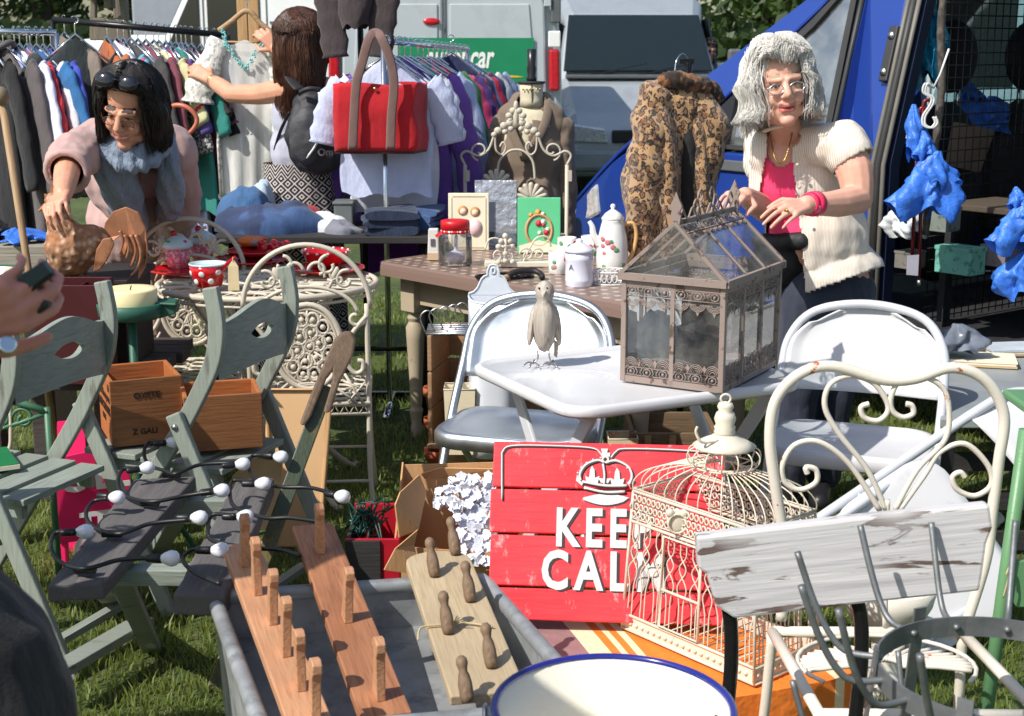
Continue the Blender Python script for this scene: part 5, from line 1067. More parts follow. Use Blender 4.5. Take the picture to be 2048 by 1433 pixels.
# cards standing at the back of the table
def card(nm,px0,px1,py0,py1,Y,m,label,lean=.1,th=.012,cat="card"):
    a,b,d=P(px0,py1,Y),P(px1,py1,Y),P(px0,py0,Y);h=d.z-a.z;a.z=TZ;b.z=TZ;h=P(px0,py0,Y).z-TZ;t=thing(nm,label,cat,(a+b)/2);mb=MB();mb.prism([a,b,b+V((0,h*lean,h)),a+V((0,h*lean,h))],(0,th,0));obj("board",mb,m,t,bevel=.003)
    X=Matrix.Translation(a)@Matrix.Rotation(atan2(1,lean),4,'X');return t,X,(b-a).length,h
PAPER=mat("cream_paper",srgb(236,226,200),.6,var=.06)
t,X,w,h=card("picture_book",897,978,388,500,6.22,PAPER,"cream vintage picture book showing two children, propped behind the jar")
for k,(fx,fy,r,m_) in enumerate(((.36,.70,.022,mat("brown_print",srgb(196,140,80),.6)),(.66,.68,.022,mat("brown_print",srgb(196,140,80),.6)),(.37,.68,.015,mat("peach_print",srgb(240,206,180),.6)),(.66,.66,.015,mat("peach_print",srgb(240,206,180),.6)),(.37,.40,.03,mat("mint_print",srgb(216,222,200),.6)),(.66,.40,.03,mat("blush_print",srgb(236,200,200),.6)))):
    mb=MB();mb.xf=X;mb.lathe([(0,.0025+k*.0005),(r,.002+k*.0005),(r,0)],16,(w*fx,h*fy,.0),None,1,1.3 if k>3 else 1);obj("printed_figure",mb,m_,t)
mb=MB();mb.xf=X
for x,y,ww,hh in ((.5,.95,.8,.01),(.5,.05,.8,.01),(.08,.5,.015,.85),(.92,.5,.015,.85)):mb.box((w*x,h*y,.001),(w*ww if ww>.1 else .004,h*hh if hh>.1 else .004,.002))
obj("printed_border",mb,mat("tan_print",srgb(206,184,150),.6),t)
t,X,w,h=card("picture_card",1035,1121,397,508,6.12,mat("green_card",srgb(96,196,140),.5,var=.05),"bright green picture card with a red and white floral motif",.12)
mb=MB();mb.xf=X;mb.tube([V((w*.5+w*.3*cos(a),h*.42+w*.36*sin(a),.002)) for a in [i*pi/12 for i in range(24)]],.006,5,closed=True);obj("printed_ring",mb,mat("coral_print",srgb(206,150,110),.6),t)
rd=random.Random(3)
for k in range(12):mb=MB();mb.xf=X;mb.lathe([(0,.006),(rd.uniform(.008,.016),.003),(.0,0)],10,(w*(.5+rd.uniform(-.2,.2)),h*(.38+rd.uniform(-.25,.4)),.001));obj("printed_flower",mb,[mat("cream_print",srgb(240,232,220),.6),mat("red_print",srgb(220,60,80),.6),mat("orange_print",srgb(236,160,80),.6)][k%3],t)
mb=MB();mb.xf=X;mb.prism([V((w*.05,h*.02,.004)),V((w*.95,h*.02,.004)),V((w*.98,h*.14,.004)),V((w*.5,h*.24,.004)),V((w*.03,h*.14,.004))],(0,0,.003));obj("printed_blossom",mb,PAPER,t)
t,X,w,h=card("parcel_packet",950,1034,362,500,6.36,mat("silver_film",(.62,.64,.72),.16,.55,.25,26,bump=.012,bs=28),"silver plastic packet of dark goods standing behind the book",.05,.02,"packet")
mb=MB();mb.xf=X;mb.box((w*.32,h*.4,.003),(w*.3,h*.55,.004));obj("dark_goods",mb,mat("slate_goods",(.08,.09,.13),.5),t)
# ornate wire letter rack and tray
t=thing("letter_rack","cream wire letter rack with scrolls and a cross finial","rack",on(1035,532));a,b=on(972,536),on(1100,530)
mb=MB();mb.box((a+b)/2+V((0,0,.012)),((b-a).length,.07,.022));obj("tray",mb,WIREC,t,bevel=.004)
def flat_scroll(mb,o,ex,ez,cx,cz,r,a0,a1,th=.004,r1=.25,n=16):
    mb.tube([V(o)+ex*x+ez*z for x,z in arc((cx,cz),r,radians(a0),radians(a1),n,r*r1)],th,6)
ex=(b-a).normalized();ez=V((0,0,1));o=(a+b)/2+V((0,-.03,.02));mb=MB()
for s in (-1,1):
    flat_scroll(mb,o,ex*s,ez,.035,.03,.032,180,-240,.004);flat_scroll(mb,o,ex*s,ez,.085,.03,.028,180,-260,.004);mb.tube(catmull([o+ex*s*.02+ez*.0,o+ex*s*.07+ez*.09,o+ex*s*.12+ez*.10,o+ex*s*.14+ez*.06],6),.004,6)
obj("scrollwork",mb,WIREC,t);mb=MB();c=o+ex*-.055
mb.tube([c,c+ez*.10],.007,6);mb.tube([c-ex*.025+ez*.068,c+ex*.025+ez*.068],.007,6)
for q in ((0,.11),(-.028,.068),(.028,.068),(0,.04),(-.018,.09),(.018,.09),(-.03,0.005),(.03,.005),(0,.01)):mb.ell(c+ex*q[0]+ez*q[1],(.013,.009,.012),nu=8,nv=6)
obj("finial",mb,WIREC,t)
# wrought iron trivet and claw hammer
c=on(1000,556);t=thing("iron_trivet","dark scrolled iron trivet lying flat on the dotted table","trivet",c);mb=MB();r3=[c+V((x,y,.006)) for x,y in ((-.09,.01),(.02,.075),(.13,.02),(.05,-.055),(-.06,-.045))];mb.tube(catmull(r3,6,True),.005,6,closed=True);obj("rim",mb,BLKM,t)
mb=MB()
for dx in (-.035,.015,.065):mb.tube([c+V((dx+x,y+.01,.006)) for x,y in arc((0,0),.028,0,radians(500),24,.006)],.0035,5)
obj("scrollwork",mb,BLKM,t)
c=on(1040,560)+V((0,-.0,.012));t=thing("hammer","old black claw tool laid across the iron trivet","tool",c);mb=MB();mb.tube(catmull([c+V((-.05,-.02,.0)),c+V((-.02,.0,.018)),c+V((.05,.02,.02)),c+V((.08,.0,.01)),c+V((.085,-.03,-.0))],5),.012,8);obj("head",mb,mat("black_iron",(.02,.018,.018),.5,bump=.003),t);mb=MB();mb.cap(c+V((-.05,-.02,0)),c+V((-.062,-.032,-.002)),.013,.012);obj("handle_end",mb,HANGW,t)
# white wire lace basket
c=on(1222,568);t=thing("wire_basket","white lacy wire basket at the table edge by the terrarium","basket",c);mb=MB()
for z,k in ((.004,.92),(.05,1.0)):mb.tube([c+V((.085*k*cos(a),.06*k*sin(a),z)) for a in [i*pi/14 for i in range(28)]],.003,6,closed=True)
obj("frame",mb,WHITEP,t);mb=MB()
for i in range(26):
    a=2*pi*i/26;p=c+V((.083*cos(a),.058*sin(a),.03));tv=V((-sin(a),cos(a),0));mb.tube([p+tv*.009*cos(q)+V((0,0,.018*sin(q))) for q in [j*pi/5 for j in range(10)]],.0022,4,closed=True)
obj("lacework",mb,WHITEP,t)
# tall ornate cream iron frame behind the table
def fleur(mb,o,ex,ez,s,ey=V((0,1,0))):
    R=Matrix((ex,ey,ez)).transposed()
    mb.ell(o+ez*s*.9,(s*.28,s*.16,s*.6),R,8,6)
    for q in (-1,1):mb.tube(catmull([o+ez*s*.3,o+ex*q*s*.45+ez*s*.75,o+ex*q*s*.75+ez*s*.55,o+ex*q*s*.62+ez*s*.3],4),s*.13,6)
    mb.tube([o-ez*s*.5,o+ez*s*.4],s*.14,6);mb.tube([o-ex*s*.4+ez*s*.22,o+ex*s*.4+ez*s*.22],s*.12,6)
Yf=6.62;PF=lambda x,y:P(x,y,Yf);t=thing("scroll_stand","ornate cream iron stand with scrolls standing behind the dotted table","stand",V((P(1033,400,Yf).x,Yf,0)))
for x in (930,1134):
    q=PF(x,330);mb=MB();mb.tube([q,V((q.x,q.y,0))],.009,8);mb.box(q+V((.012,-.012,-.05)),(.02,.01,.05));obj("post",mb,CREAM,t)
mb=MB()
for s in (-1,1):
    X_=lambda d:1032+s*d
    mb.tube(catmull([PF(X_(102),330),PF(X_(110),312),PF(X_(98),303),PF(X_(75),312),PF(X_(55),300),PF(X_(42),265)],6),.006,6)
    mb.tube([PF(X_(72+x),302-z) for x,z in arc((0,0),20,radians(-80),radians(330),20,4)],.005,6)
    mb.tube(catmull([PF(X_(42),265),PF(X_(40),300),PF(X_(28),310),PF(X_(20),295),PF(X_(26),285),PF(X_(32),294)],5),.005,6)
mb.tube(catmull([PF(995,360),PF(998,325),PF(1015,305),PF(1032,300),PF(1050,305),PF(1066,325),PF(1070,360)],6),.006,6);obj("scrollwork",mb,CREAM,t)
mb=MB();
for s in (-1,1):
    for (x,y,r) in ((0,250,9),(12,246,8),(24,252,8),(36,262,8),(44,270,6),(10,258,6),(22,264,6),(14,232,7),(6,222,7),(12,240,5)):mb.ell(PF(1032+s*x,y),(r*.0024,.01,r*.0022),nu=8,nv=6)
mb.ell(PF(1032,212),(.012,.01,.024),nu=8,nv=6);mb.ell(PF(1032,236),(.014,.012,.05),nu=8,nv=6);obj("crest",mb,CREAM,t)
for x,y in ((1062,382),(993,355)):
    mb=MB()
    for k in range(7):a=radians(-75+25*k);d=V((sin(a),0,cos(a)));mb.cap(PF(x,y+16),PF(x,y+16)+d*.065,.010,.012,8)
    obj("leaf_finial",mb,CREAM,t)
mb=MB();mb.tube([PF(930,470),PF(1134,470)],.008,6);mb.tube([V((PF(930,0).x,Yf,.2)),V((PF(1134,0).x,Yf,.2))],.008,6);obj("cross_rail",mb,CREAM,t)
# tailor's dummy in a brown jacket
Y=6.85;t=thing("tailors_dummy","tailor's dummy wearing a brown wool jacket beside the van","dummy",V((P(1080,300,Y).x,Y,0)));N=P(1063,200,Y);LIN=cloth("linen_dummy",srgb(206,196,168),.08,.002)
obj("neck",MB().lathe([(.064,-.03),(.056,.0),(.054,.03),(.058,.075),(.0,.076)],26,N),LIN,t);mb=MB();mb.lathe([(.064,.076),(.066,.08),(.064,.086),(0,.087)],26,N);obj("neck_cap",mb,BLKW,t);mb=MB();mb.lathe([(.022,.087),(.026,.10),(.02,.11),(.024,.14),(.02,.16),(.022,.235),(.0,.236)],16,N);obj("spindle",mb,mat("black_turned_wood",(.015,.014,.014),.3,coat=.3),t)
mb=MB()
for i in range(6):mb.ell(N+V((-.04+.016*i,-.05+.001*i*(5-i)*-2,.05)),(.005,.004,.006),nu=6,nv=5)
obj("tack",mb,mat("brass",(.6,.42,.16),.3,1),t);mb=MB();mb.bar(N+V((0,-.058,.075)),N+V((.002,-.058,-.02)),.004,.003,(0,1,0));obj("seam",mb,BLKM,t)
mb=MB();mb.ell(N+V((0,0,-.22)),(.16,.11,.21));mb.ell(N+V((0,0,-.55)),(.15,.11,.2));me=blob(mb,.01,4);obj("torso",None,LIN,t,me=me);obj("pole",MB().tube([N+V((0,0,-.6)),V((N.x,N.y,.03))],.02,10),BLKW,t)
mb=MB()
for a in (0,2.1,4.2):mb.tube(catmull([V((N.x,N.y,.12)),V((N.x+.12*cos(a),N.y+.12*sin(a),.1)),V((N.x+.24*cos(a),N.y+.24*sin(a),.02))],4),.016,8)
obj("tripod_foot",mb,BLKW,t)
mb=MB();mb.cap(N+V((-.10,0,-.12)),N+V((.10,0,-.12)),.07,.07);mb.cap(N+V((-.05,0,-.02)),N+V((-.10,0,-.08)),.05,.06);mb.cap(N+V((.05,0,-.02)),N+V((.10,0,-.08)),.05,.06);mb.ell(N+V((0,0,-.26)),(.165,.13,.22));mb.ell(N+V((0,0,-.5)),(.16,.125,.25));mb.cap(N+V((0,0,-.45)),N+V((0,0,-.72)),.15,.16)
JK=cloth("brown_wool",srgb(122,106,90),.1,.003,folds=8);nk=N+V((0,-.03,.03))
jk=cloth_obj("jacket",mb,.009,JK,t,lambda c:(c-nk).length<.085 or (c.y<N.y and abs(c.x-N.x+.03)<.05*max(0,(c.z-N.z+.26)/.26)),.010,9,3)
for s in (-1,1):mb=MB();limb(mb,[N+V((s*.14,0,-.13)),N+V((s*.165,.0,-.36)),N+V((s*.165,-.02,-.62))],[.062,.056,.045]);me=blob(mb,.009,4);folds(me,.012,11,s);obj("sleeve",None,JK,jk,me=me)
for s in (-1,1):mb=MB();mb.tube(catmull([N+V((s*.02,.06,.03)),N+V((s*.075,.0,.02)),N+V((s*.085-.02,-.1,-.1)),N+V((-.03,-.155,-.27))],6),.022,8,flat=(.25,1));obj("lapel",mb,JK,jk)
# leopard print coat hung from the wing mirror
g=NT("leopard_fur");v1=g.n("ShaderNodeTexVoronoi",feature='F1');v1.inputs["Scale"].default_value=46;
nz=g.n("ShaderNodeTexNoise");nz.inputs["Scale"].default_value=50;g.l(g.co((1,1,.8)),nz.inputs["Vector"]);ad=g.n("ShaderNodeVectorMath",operation='MULTIPLY_ADD');ad.inputs[1].default_value=(.016,.016,.016);g.l(nz.outputs["Color"],ad.inputs[0]);g.l(g.co((1,1,.8)),ad.inputs[2]);g.l(ad.outputs[0],v1.inputs["Vector"])
d=v1.outputs["Distance"];r1=g.ramp(d,.30,.36);r2=g.ramp(d,.62,.56);ring_=g.n("ShaderNodeMath",operation='MULTIPLY');g.l(r1,ring_.inputs[0]);g.l(r2,ring_.inputs[1]);gap=g.n("ShaderNodeMath",operation='MULTIPLY');g.l(ring_.outputs[0],gap.inputs[0]);g.l(g.ramp(g.noise(60,3),.38,.46),gap.inputs[1])
base=g.mix(g.ramp(d,.36,.26),srgb(192,152,106),srgb(138,84,44));g.l(g.mix(gap.outputs[0],base,srgb(34,22,16)),g.b.inputs["Base Color"]);g.b.inputs["Roughness"].default_value=.85;g.b.inputs["Sheen Weight"].default_value=.4;g.bump(g.noise(260,3),.008);LEO=g.m
Y=5.75;t=thing("leopard_coat","leopard print fur coat hanging against the blue van","coat",P(1345,500,Y));mb=MB();PL=lambda x,y,dy=0:P(x,y,Y+dy)
mb.cap(PL(1322,200),PL(1395,200),.07,.06);limb(mb,[PL(1330,210),PL(1322,330),PL(1310,450),PL(1300,560)],[.10,.12,.125,.13]);limb(mb,[PL(1388,225,.05),PL(1386,340,.06),PL(1378,470,.06)],[.085,.115,.125])
me=blob(mb,.009,4);push(me,lambda c:.030*sin((c.x+.12*c.z)*44+1.5*noise.noise(c*5))*max(0,min(1,(1.62-c.z)*3))+.012*noise.noise(c*14));bd=obj("body",None,LEO,t,me=me)
mb=MB();limb(mb,[PL(1305,200,-.04),PL(1296,300,-.09),PL(1285,400,-.09),PL(1278,490,-.07)],[.07,.078,.07,.062]);me=blob(mb,.008,4);push(me,lambda c:.010*sin(c.z*40+c.x*20));obj("sleeve",None,LEO,t,me=me)
mb=MB();limb(mb,[PL(1402,200,.0),PL(1426,260,.0),PL(1412,330,.02),PL(1404,400,.03)],[.06,.07,.06,.05]);me=blob(mb,.008,4);push(me,lambda c:.008*sin(c.z*40+c.x*20));obj("sleeve",None,LEO,t,me=me)
mb=MB();mb.tube(catmull([PL(1322,168,-.05),PL(1350,158,-.07),PL(1385,168,-.05),PL(1420,178,0),PL(1436,205,.02)],5),.035,10);me=blob(mb,.008,3);push(me,lambda c:.008*noise.noise(c*60));obj("collar",None,cloth("ginger_fur",srgb(128,84,48),.3,.01,spot=(.03,.018,.01),sp=(22,.42,.52)),t,me=me)
g=PL(1350,175);mb=MB();mb.tube(catmull([g+V((0,0,-.02)),g+V((0,.0,.09)),g+V((.03,.03,.13)),g+V((.06,.06,.10))],4),.003,6);obj("hanger",mb,CHROME,t)
mb=MB();limb(mb,[PL(1378,215,-.0),PL(1376,290,-.03),PL(1376,400,-.01),PL(1378,500,.02)],[.022,.036,.042,.042]);me=blob(mb,.008,4);folds(me,.012,12,4);obj("lining",None,cloth("black_lining",(.012,.012,.013),.2,.004),t,me=me)
t=thing("coat_stand","dark folding stand carrying the leopard coat","stand",V((g.x+.05,g.y+.06,0)));obj("pole",MB().tube([V((g.x+.06,g.y+.06,0)),g+V((.06,.06,.1))],.014,8),BLKM,t);mb=MB();mb.bar((g.x-.25,g.y+.06,.02),(g.x+.35,g.y+.06,.02),.03,.03);obj("foot",mb,BLKM,t);mb=MB();mb.bar(g+V((.02,.06,.1)),g+V((.08,.06,.1)),.02,.02);obj("arm",mb,BLKM,t)

# ---- white enamel wall box and the crates beneath the table
CRW=wood("crate_wood",(.42,.25,.13),(.28,.15,.07),0,10,rough=.75);CRD=wood("dark_crate_wood",(.22,.14,.075),(.11,.07,.035),0,10,rough=.8)
def crate(px0,px1,Y,z0,z1,d,label,m,open_front=False,rz=0,slats=3,nm="wooden_crate",th=.016,grp="wooden crates under the dotted table"):
    x0,x1=P(px0,800,Y).x,P(px1,800,Y).x;w=x1-x0;h=z1-z0;X=xfm(((x0+x1)/2,Y+d/2,z0),rz);t=tharr(nm,label,"crate",X,grp)
    def bd(nm_,c,s):mb=MB();mb.xf=X;mb.box(c,s);return obj(nm_,mb,m,t,frame=X@Matrix.Translation(V(c)),bevel=.003)
    bd("base",(0,0,th/2),(w,d,th));sh=h/slats
    for k in range(slats):
        z=th+sh*(k+.5)-th*.5
        for y in ((d/2-th/2,) if open_front else (-d/2+th/2,d/2-th/2)):bd("slat",(0,y,z),(w,th,sh-.012))
        for sx in (-1,1):bd("end_board",(sx*(w/2-th*.5-.0005),0,z),(th,d-2*th-.001,sh-.006))
    return t,X,w,h
crate(876,1085,4.98,0,.20,.38,"low slatted crate at the bottom of the stack under the dotted table",CRW)
tc,XC,cw,chh=crate(868,985,5.0,.205,.62,.30,"upright open crate holding a floral tin above the low slatted crate",CRW,True,radians(-12))
FLT=mat("floral_tin",srgb(236,222,190),.35,var=.04,spot=srgb(214,90,80),sp=(22,.6,.66));FL2=mat("floral_tin_orange",srgb(230,210,170),.35,spot=srgb(220,120,50),sp=(14,.52,.58))
def tin(px,Y,w,d,h,z0,m,label,grp=None):
    c=V((P(px,800,Y).x,Y,z0));t=thing("floral_tin",label,"tin",c,0,grp);mb=MB();mb.prism([c+V((-w*.42,-d*.42,0)),c+V((w*.42,-d*.42,0)),c+V((w*.42,d*.42,0)),c+V((-w*.42,d*.42,0))],(0,0,.004));
    vs=[c+V((sx*w*k,sy*d*k,z)) for z,k in ((0,.42),(h,.5)) for sx,sy in ((-1,-1),(1,-1),(1,1),(-1,1))];mb.add(vs,[(0,1,5,4),(1,2,6,5),(2,3,7,6),(3,0,4,7)]);obj("body",mb,m,t,solid=.002)
    mb=MB();mb.tube([c+V((sx*w*.5,sy*d*.5,h)) for sx,sy in ((-1,-1),(1,-1),(1,1),(-1,1))],.003,6,closed=True);obj("rim",mb,CREAM,t)
tin(920,4.93,.11,.10,.24,.222,FLT,"tall cream flower printed tin in the open crate")
tin(1246,4.72,.1,.1,.20,.14,FL2,"cream and orange printed tin beside the stencilled crate")
c=V((P(960,800,5.1).x,5.12,.222));t=thing("jug","olive green stoneware cylinder in the open crate","jug",c);obj("body",MB().lathe([(.045,0),(.048,.01),(.048,.22),(.04,.24),(.03,.245)],20,c),mat("olive_glaze",(.10,.095,.045),.35),t);obj("lip",MB().lathe([(.032,.244),(.035,.25),(.03,.256)],20,c),mat("olive_glaze",(.1,.1,.05)),t)
x0=P(1040,800,5.05).x;t=thing("ribbed_box","ribbed brown wooden box on the low crate","box",(x0,5.1,.205));mb=MB();mb.box((x0,5.1,.205+.105),(.15,.14,.21));obj("body",mb,CRW,t,bevel=.003)
for k in range(7):mb=MB();mb.bar((x0-.063+.021*k,5.028,.212),(x0-.063+.021*k,5.028,.408),.012,.01,(0,1,0));obj("rib",mb,CRW,t)
t=thing("terracotta_pot","terracotta flowerpot tipped beside the crate stack","pot",V((P(866,800,5.15).x,5.15,0)));c=V((P(884,800,5.26).x,5.26,0));TER=mat("terracotta",srgb(160,84,54),.8,var=.15)
for k in range(3):obj("pot",MB().lathe([(.045,0),(.065,.11),(.072,.11),(.072,.14),(.062,.14),(.05,.02),(0,.02)],20,c+V((0,0,.12*k+.0))),TER,t)
mb=MB();q=P(908,655,5.1)
for k in range(5):y=5.05+.04*k;mb.tube(catmull([V((q.x-.10+.03*k,y,.63)),V((q.x-.12+.03*k,y,.69)),V((q.x-.09+.03*k,y,.715)),V((q.x-.06+.03*k,y,.68))],5),.003,6);mb.tube([V((q.x-.10,y,.628)),V((q.x+.16,y,.632))],.008,6)
obj("coat_hangers",mb,WIREM,None,label="bundle of old wire and wood coat hangers on the open crate",cat="hangers")
# enamel wall box
Y=4.9;t=thing("enamel_wall_box","pale enamel wall box with a shaped pierced back","wall box",P(985,800,Y));xa,xb=P(936,600,Y).x,P(1036,600,Y).x;xm=(xa+xb)/2;zr=P(985,600,Y).z;ztop=P(985,537,Y).z;w=xb-xa
sl=[(-.5,0),(.5,0),(.49,.012),(.40,.018),(.32,.04),(.24,.085),(.18,.10),(.12,.105),(.115,.13),(.07,.155),(0,.16)];ol=[V((xm+x*w,Y+.09,zr+z*(ztop-zr)/.16)) for x,z in sl[1:]]+[V((xm-x*w,Y+.09,zr+z*(ztop-zr)/.16)) for x,z in sl[1:-1][::-1]]
hole=[V((xm+.034*w*1.2*cos(a),Y+.09,zr+(ztop-zr)*(.80+.10*sin(a)))) for a in [i*pi/6 for i in range(12)]]
mb=MB();mb.prism([ol[-1]]+ol[:-1],(0,.005,0));bk=obj("back_plate",mb,ENW,t,bevel=.0015);mb=MB();mb.tube(hole,.004,6,closed=True);obj("hole_rim",mb,ENW,bk);mb=MB();mb.prism([p+V((0,-.001,0)) for p in hole],(0,.0015,0));obj("hanging_hole",mb,mat("blue_grey_shade",(.25,.29,.33),.6),bk);mb=MB();mb.tube(ol,.0035,6);obj("rim",mb,ENW,bk)
mb=MB()
def wb(a,b):
    an=pi+pi*a;x=xm+w*.5*(abs(cos(an))**.6)*(1 if cos(an)>0 else-1);y=Y+.088+.10*sin(an);return V((x,y,lerp(.205,zr-.012*sin(-an),b)))
mb.grid(wb,26,10);mb.box((xm,Y+.095,(.205+zr)/2),(w,.006,zr-.205));obj("front",mb,ENW,t,solid=.004);mb=MB();mb.tube([wb(i/20,1) for i in range(21)],.004,6);obj("front_rim",mb,ENW,t)
# purple flowers
c=V((P(1120,850,4.75).x,4.75,.0));t=thing("flower_bunch","bunch of mauve artificial flowers under the white table","flowers",c);rd=random.Random(5);FLW=mat("mauve_petal",srgb(190,124,196),.6,var=.25,vs=30);FLD=mat("deep_purple_petal",srgb(84,50,96),.6,var=.25,vs=30)
for m_,off,n,nm in ((FLW,V((.02,-.02,.22)),260,"light_petals"),(FLD,V((-.06,.06,.20)),200,"dark_petals")):
    mb=MB();vs=[];fs=[]
    for i in range(n):
        d=V((rd.gauss(0,1),rd.gauss(0,1),rd.gauss(0,.9))).normalized();q=c+off+V((d.x*.075,d.y*.06,d.z*.10))*rd.uniform(.6,1);n2=V((rd.gauss(0,1),rd.gauss(0,1),rd.gauss(0,1))).normalized();n3=n2.cross(d).normalized();s=.014;k=len(vs);vs+=[q-n2*s,q+n3*s+d*.006,q+n2*s,q-n3*s+d*.006];fs.append((k,k+1,k+2,k+3))
    mb.add(vs,fs,True);obj(nm,mb,m_,t)
mb=MB()
for k in range(7):mb.tube([c+V((rd.uniform(-.02,.02),rd.uniform(-.02,.02),0)),c+V((rd.uniform(-.08,.06),rd.uniform(-.04,.04),.2))],.003,5)
obj("stems",mb,mat("green_stem",(.05,.1,.03),.6),t)
# stencilled crate
tc,XC,cw,chh=crate(1262,1440,4.72,.0,.345,.30,"brown crate stencilled with large black letters beneath the white table",CRD,False,0,1)
for k,ch in enumerate("IGAN"):mb=MB();text(mb,ch,.085,XC@Matrix.Translation((.02,-.152,.06+.072*k))@Matrix.Rotation(pi/2,4,'X')@Matrix.Rotation(pi/2,4,'Z'),.001,.003);obj("stencil_letter",mb,BLKM,tc)
for x in (-cw*.30,-cw*.02):mb=MB();mb.xf=XC;mb.box((x,-.154,.19),(.022,.006,.3));obj("batten",mb,CRW,tc)

# ---- cream iron bistro set
def bistro_chair(X,label,med=True):
    t=tharr("bistro_chair",label,"chair",X,"cream iron garden chairs");R3=X.to_3x3();ex,ey,ez=R3@V((1,0,0)),R3@V((0,1,0)),V((0,0,1));o=X.translation;w=.20;L=lambda x,y,z:o+ex*x+ey*y+ez*z
    for s in (-1,1):
        mb=MB();mb.tube(catmull([L(s*w,-.02,.80),L(s*w,.0,.45),L(s*(w+.0),-.02,.2),L(s*(w+.02),-.06,0)],5),.009,8);obj("leg",mb,CREAM,t)
        mb=MB();mb.tube(catmull([L(s*w*.96,.40,.45),L(s*w*.98,.40,.22),L(s*w*1.05,.45,0)],5),.009,8);obj("leg",mb,CREAM,t)
    mb=MB();mb.tube([L(x,-.02,.79+z) for x,z in arc((0,0),w+.012,0,pi,26)],.009,8);mb.tube([L(x,-.02,.755+z) for x,z in arc((0,0),w*.86,radians(8),radians(172),22,e=.62)],.007,8)
    for s in (-1,1):mb.tube([L(s*(w-.002)+x*s,-.02,.765+z) for x,z in arc((-.035,-.012),.035,radians(20),radians(-290),18,.008)],.007,6)
    obj("back_arch",mb,CREAM,t);mb=MB()
    for a in (35,62,118,145):
        s=1 if a<90 else-1;b=radians(a);p=L(cos(b)*w*.80,-.02,.79+sin(b)*w*.80);cd=V((cos(b),sin(b)))
        pts=[]
        for q,rr in arc((0,0),.045,radians(-60),radians(230),16,.018):pts.append((q,rr))
        mb.tube([p+(ex*(cd.x*-y*.8+s*-cd.y*x*.8)+ez*(cd.y*-y*.8+s*cd.x*x*.8)) for x,y in pts],.006,6)
    for s in (-1,1):mb.tube([L(s*.042+s*x,-.02,.915+z) for x,z in arc((0,0),.034,radians(180),radians(-80),16,.012)],.006,6)
    obj("scrollwork",mb,CREAM,t)
    for s in (-1,1):mb=MB();fleur(mb,L(s*.082,-.02,.87),(ex*cos(s*.4)-ez*sin(s*.4)).normalized(),(ez*cos(s*.4)+ex*sin(s*.4)).normalized(),.042,ey);obj("fleur_ornament",mb,CREAM,t)
    mb=MB();cz=.655
    for rx,rz_,th in ((.112,.145,.010),(.098,.130,.005)):mb.tube([L(rx*cos(a),-.02,cz+rz_*sin(a)) for a in [i*pi/18 for i in range(36)]],th,8,closed=True)
    for ring_,n_,r_ in ((.38,6,.024),(.74,12,.021),(.06,1,.016)):
        for k in range(n_):
            a=2*pi*k/n_+.26;cx,cz2=.098*ring_*cos(a),.13*ring_*sin(a);mb.tube([L(cx+r_*cos(q),-.02,cz+cz2+r_*1.15*sin(q)) for q in [j*pi/5 for j in range(10)]],.0058,5,closed=True);mb.ell(L(cx,-.024,cz+cz2),(.010,.006,.010),nu=6,nv=5)
    for k in range(12):a=2*pi*k/12;mb.tube([L(.02*cos(a),-.02,cz+.03*sin(a)),L(.10*cos(a),-.02,cz+.132*sin(a))],.0045,5)
    obj("medallion",mb,CREAM,t);mb=MB()
    for s in (-1,1):
        mb.tube(catmull([L(s*(w),-.02,.76),L(s*.15,-.02,.70),L(s*.118,-.02,.63),L(s*.15,-.02,.565),L(s*.18,-.02,.57),L(s*.182,-.02,.60),L(s*.165,-.02,.605)],6),.008,6)
        for k in range(2):mb.tube([L(s*(.07+.05*k),-.02,.53+.03*k),L(s*(.16+.02*k),-.02,.455)],.005,5)
        mb.tube([L(s*.115,-.02,.535),L(s*.19,-.02,.50)],.004,5);mb.tube([L(s*.13,-.02,.46),L(s*.19,-.02,.53)],.004,5)
    mb.tube([L(.062*cos(a),-.02,.482+.042*sin(a)) for a in [radians(q) for q in range(-30,215,15)]],.006,6);mb.tube([L(.085*cos(a),-.02,.475+.055*sin(a)) for a in [radians(q) for q in range(0,185,15)]],.006,6);obj("lower_scrolls",mb,CREAM,t)
    mb=MB();mb.tube([L(-w,-.01,.45),L(w,-.01,.45),L(w,.40,.45),L(-w,.40,.45)],.009,8,closed=True);mb.tube([L(-w,-.01,.415),L(w,-.01,.415),L(w,.40,.415),L(-w,.40,.415)],.006,6,closed=True);obj("seat_frame",mb,CREAM,t)
    mb=MB()
    for i in range(6):
        for j in range(6):
            cx,cy=lerp(-w+.03,w-.03,i/5),lerp(.025,.37,j/5);mb.tube([L(cx+.032*cos(q),cy+.032*sin(q),.452) for q in [k*pi/5 for k in range(10)]],.0052,5,closed=True)
    for k in range(7):mb.tube([L(lerp(-w,w,k/6),0,.45),L(lerp(-w,w,k/6),.39,.45)],.003,4)
    for k in range(12):x=lerp(-w,w,(k+.5)/12);mb.tube([L(x-.015,-.01,.416),L(x,-.01,.447),L(x+.015,-.01,.416)],.003,4)
    obj("seat_lattice",mb,CREAM,t)
    for z in (.18,):mb=MB();mb.tube([L(-w,-.025,z),L(w,-.025,z)],.006,6);mb.tube([L(-w,.41,z),L(w,.41,z)],.006,6);obj("stretcher",mb,CREAM,t)
    return t
c=P(620,790,4.72);bistro_chair(Zrot((c.x,4.72,0),(-.08,1)),"cream iron garden chair with an oval pierced medallion seen from behind")
c=P(384,690,6.02);bistro_chair(Zrot((P(384,690,5.42).x,5.42,0),(.12,-1)),"cream iron garden chair beyond the round table facing the camera")
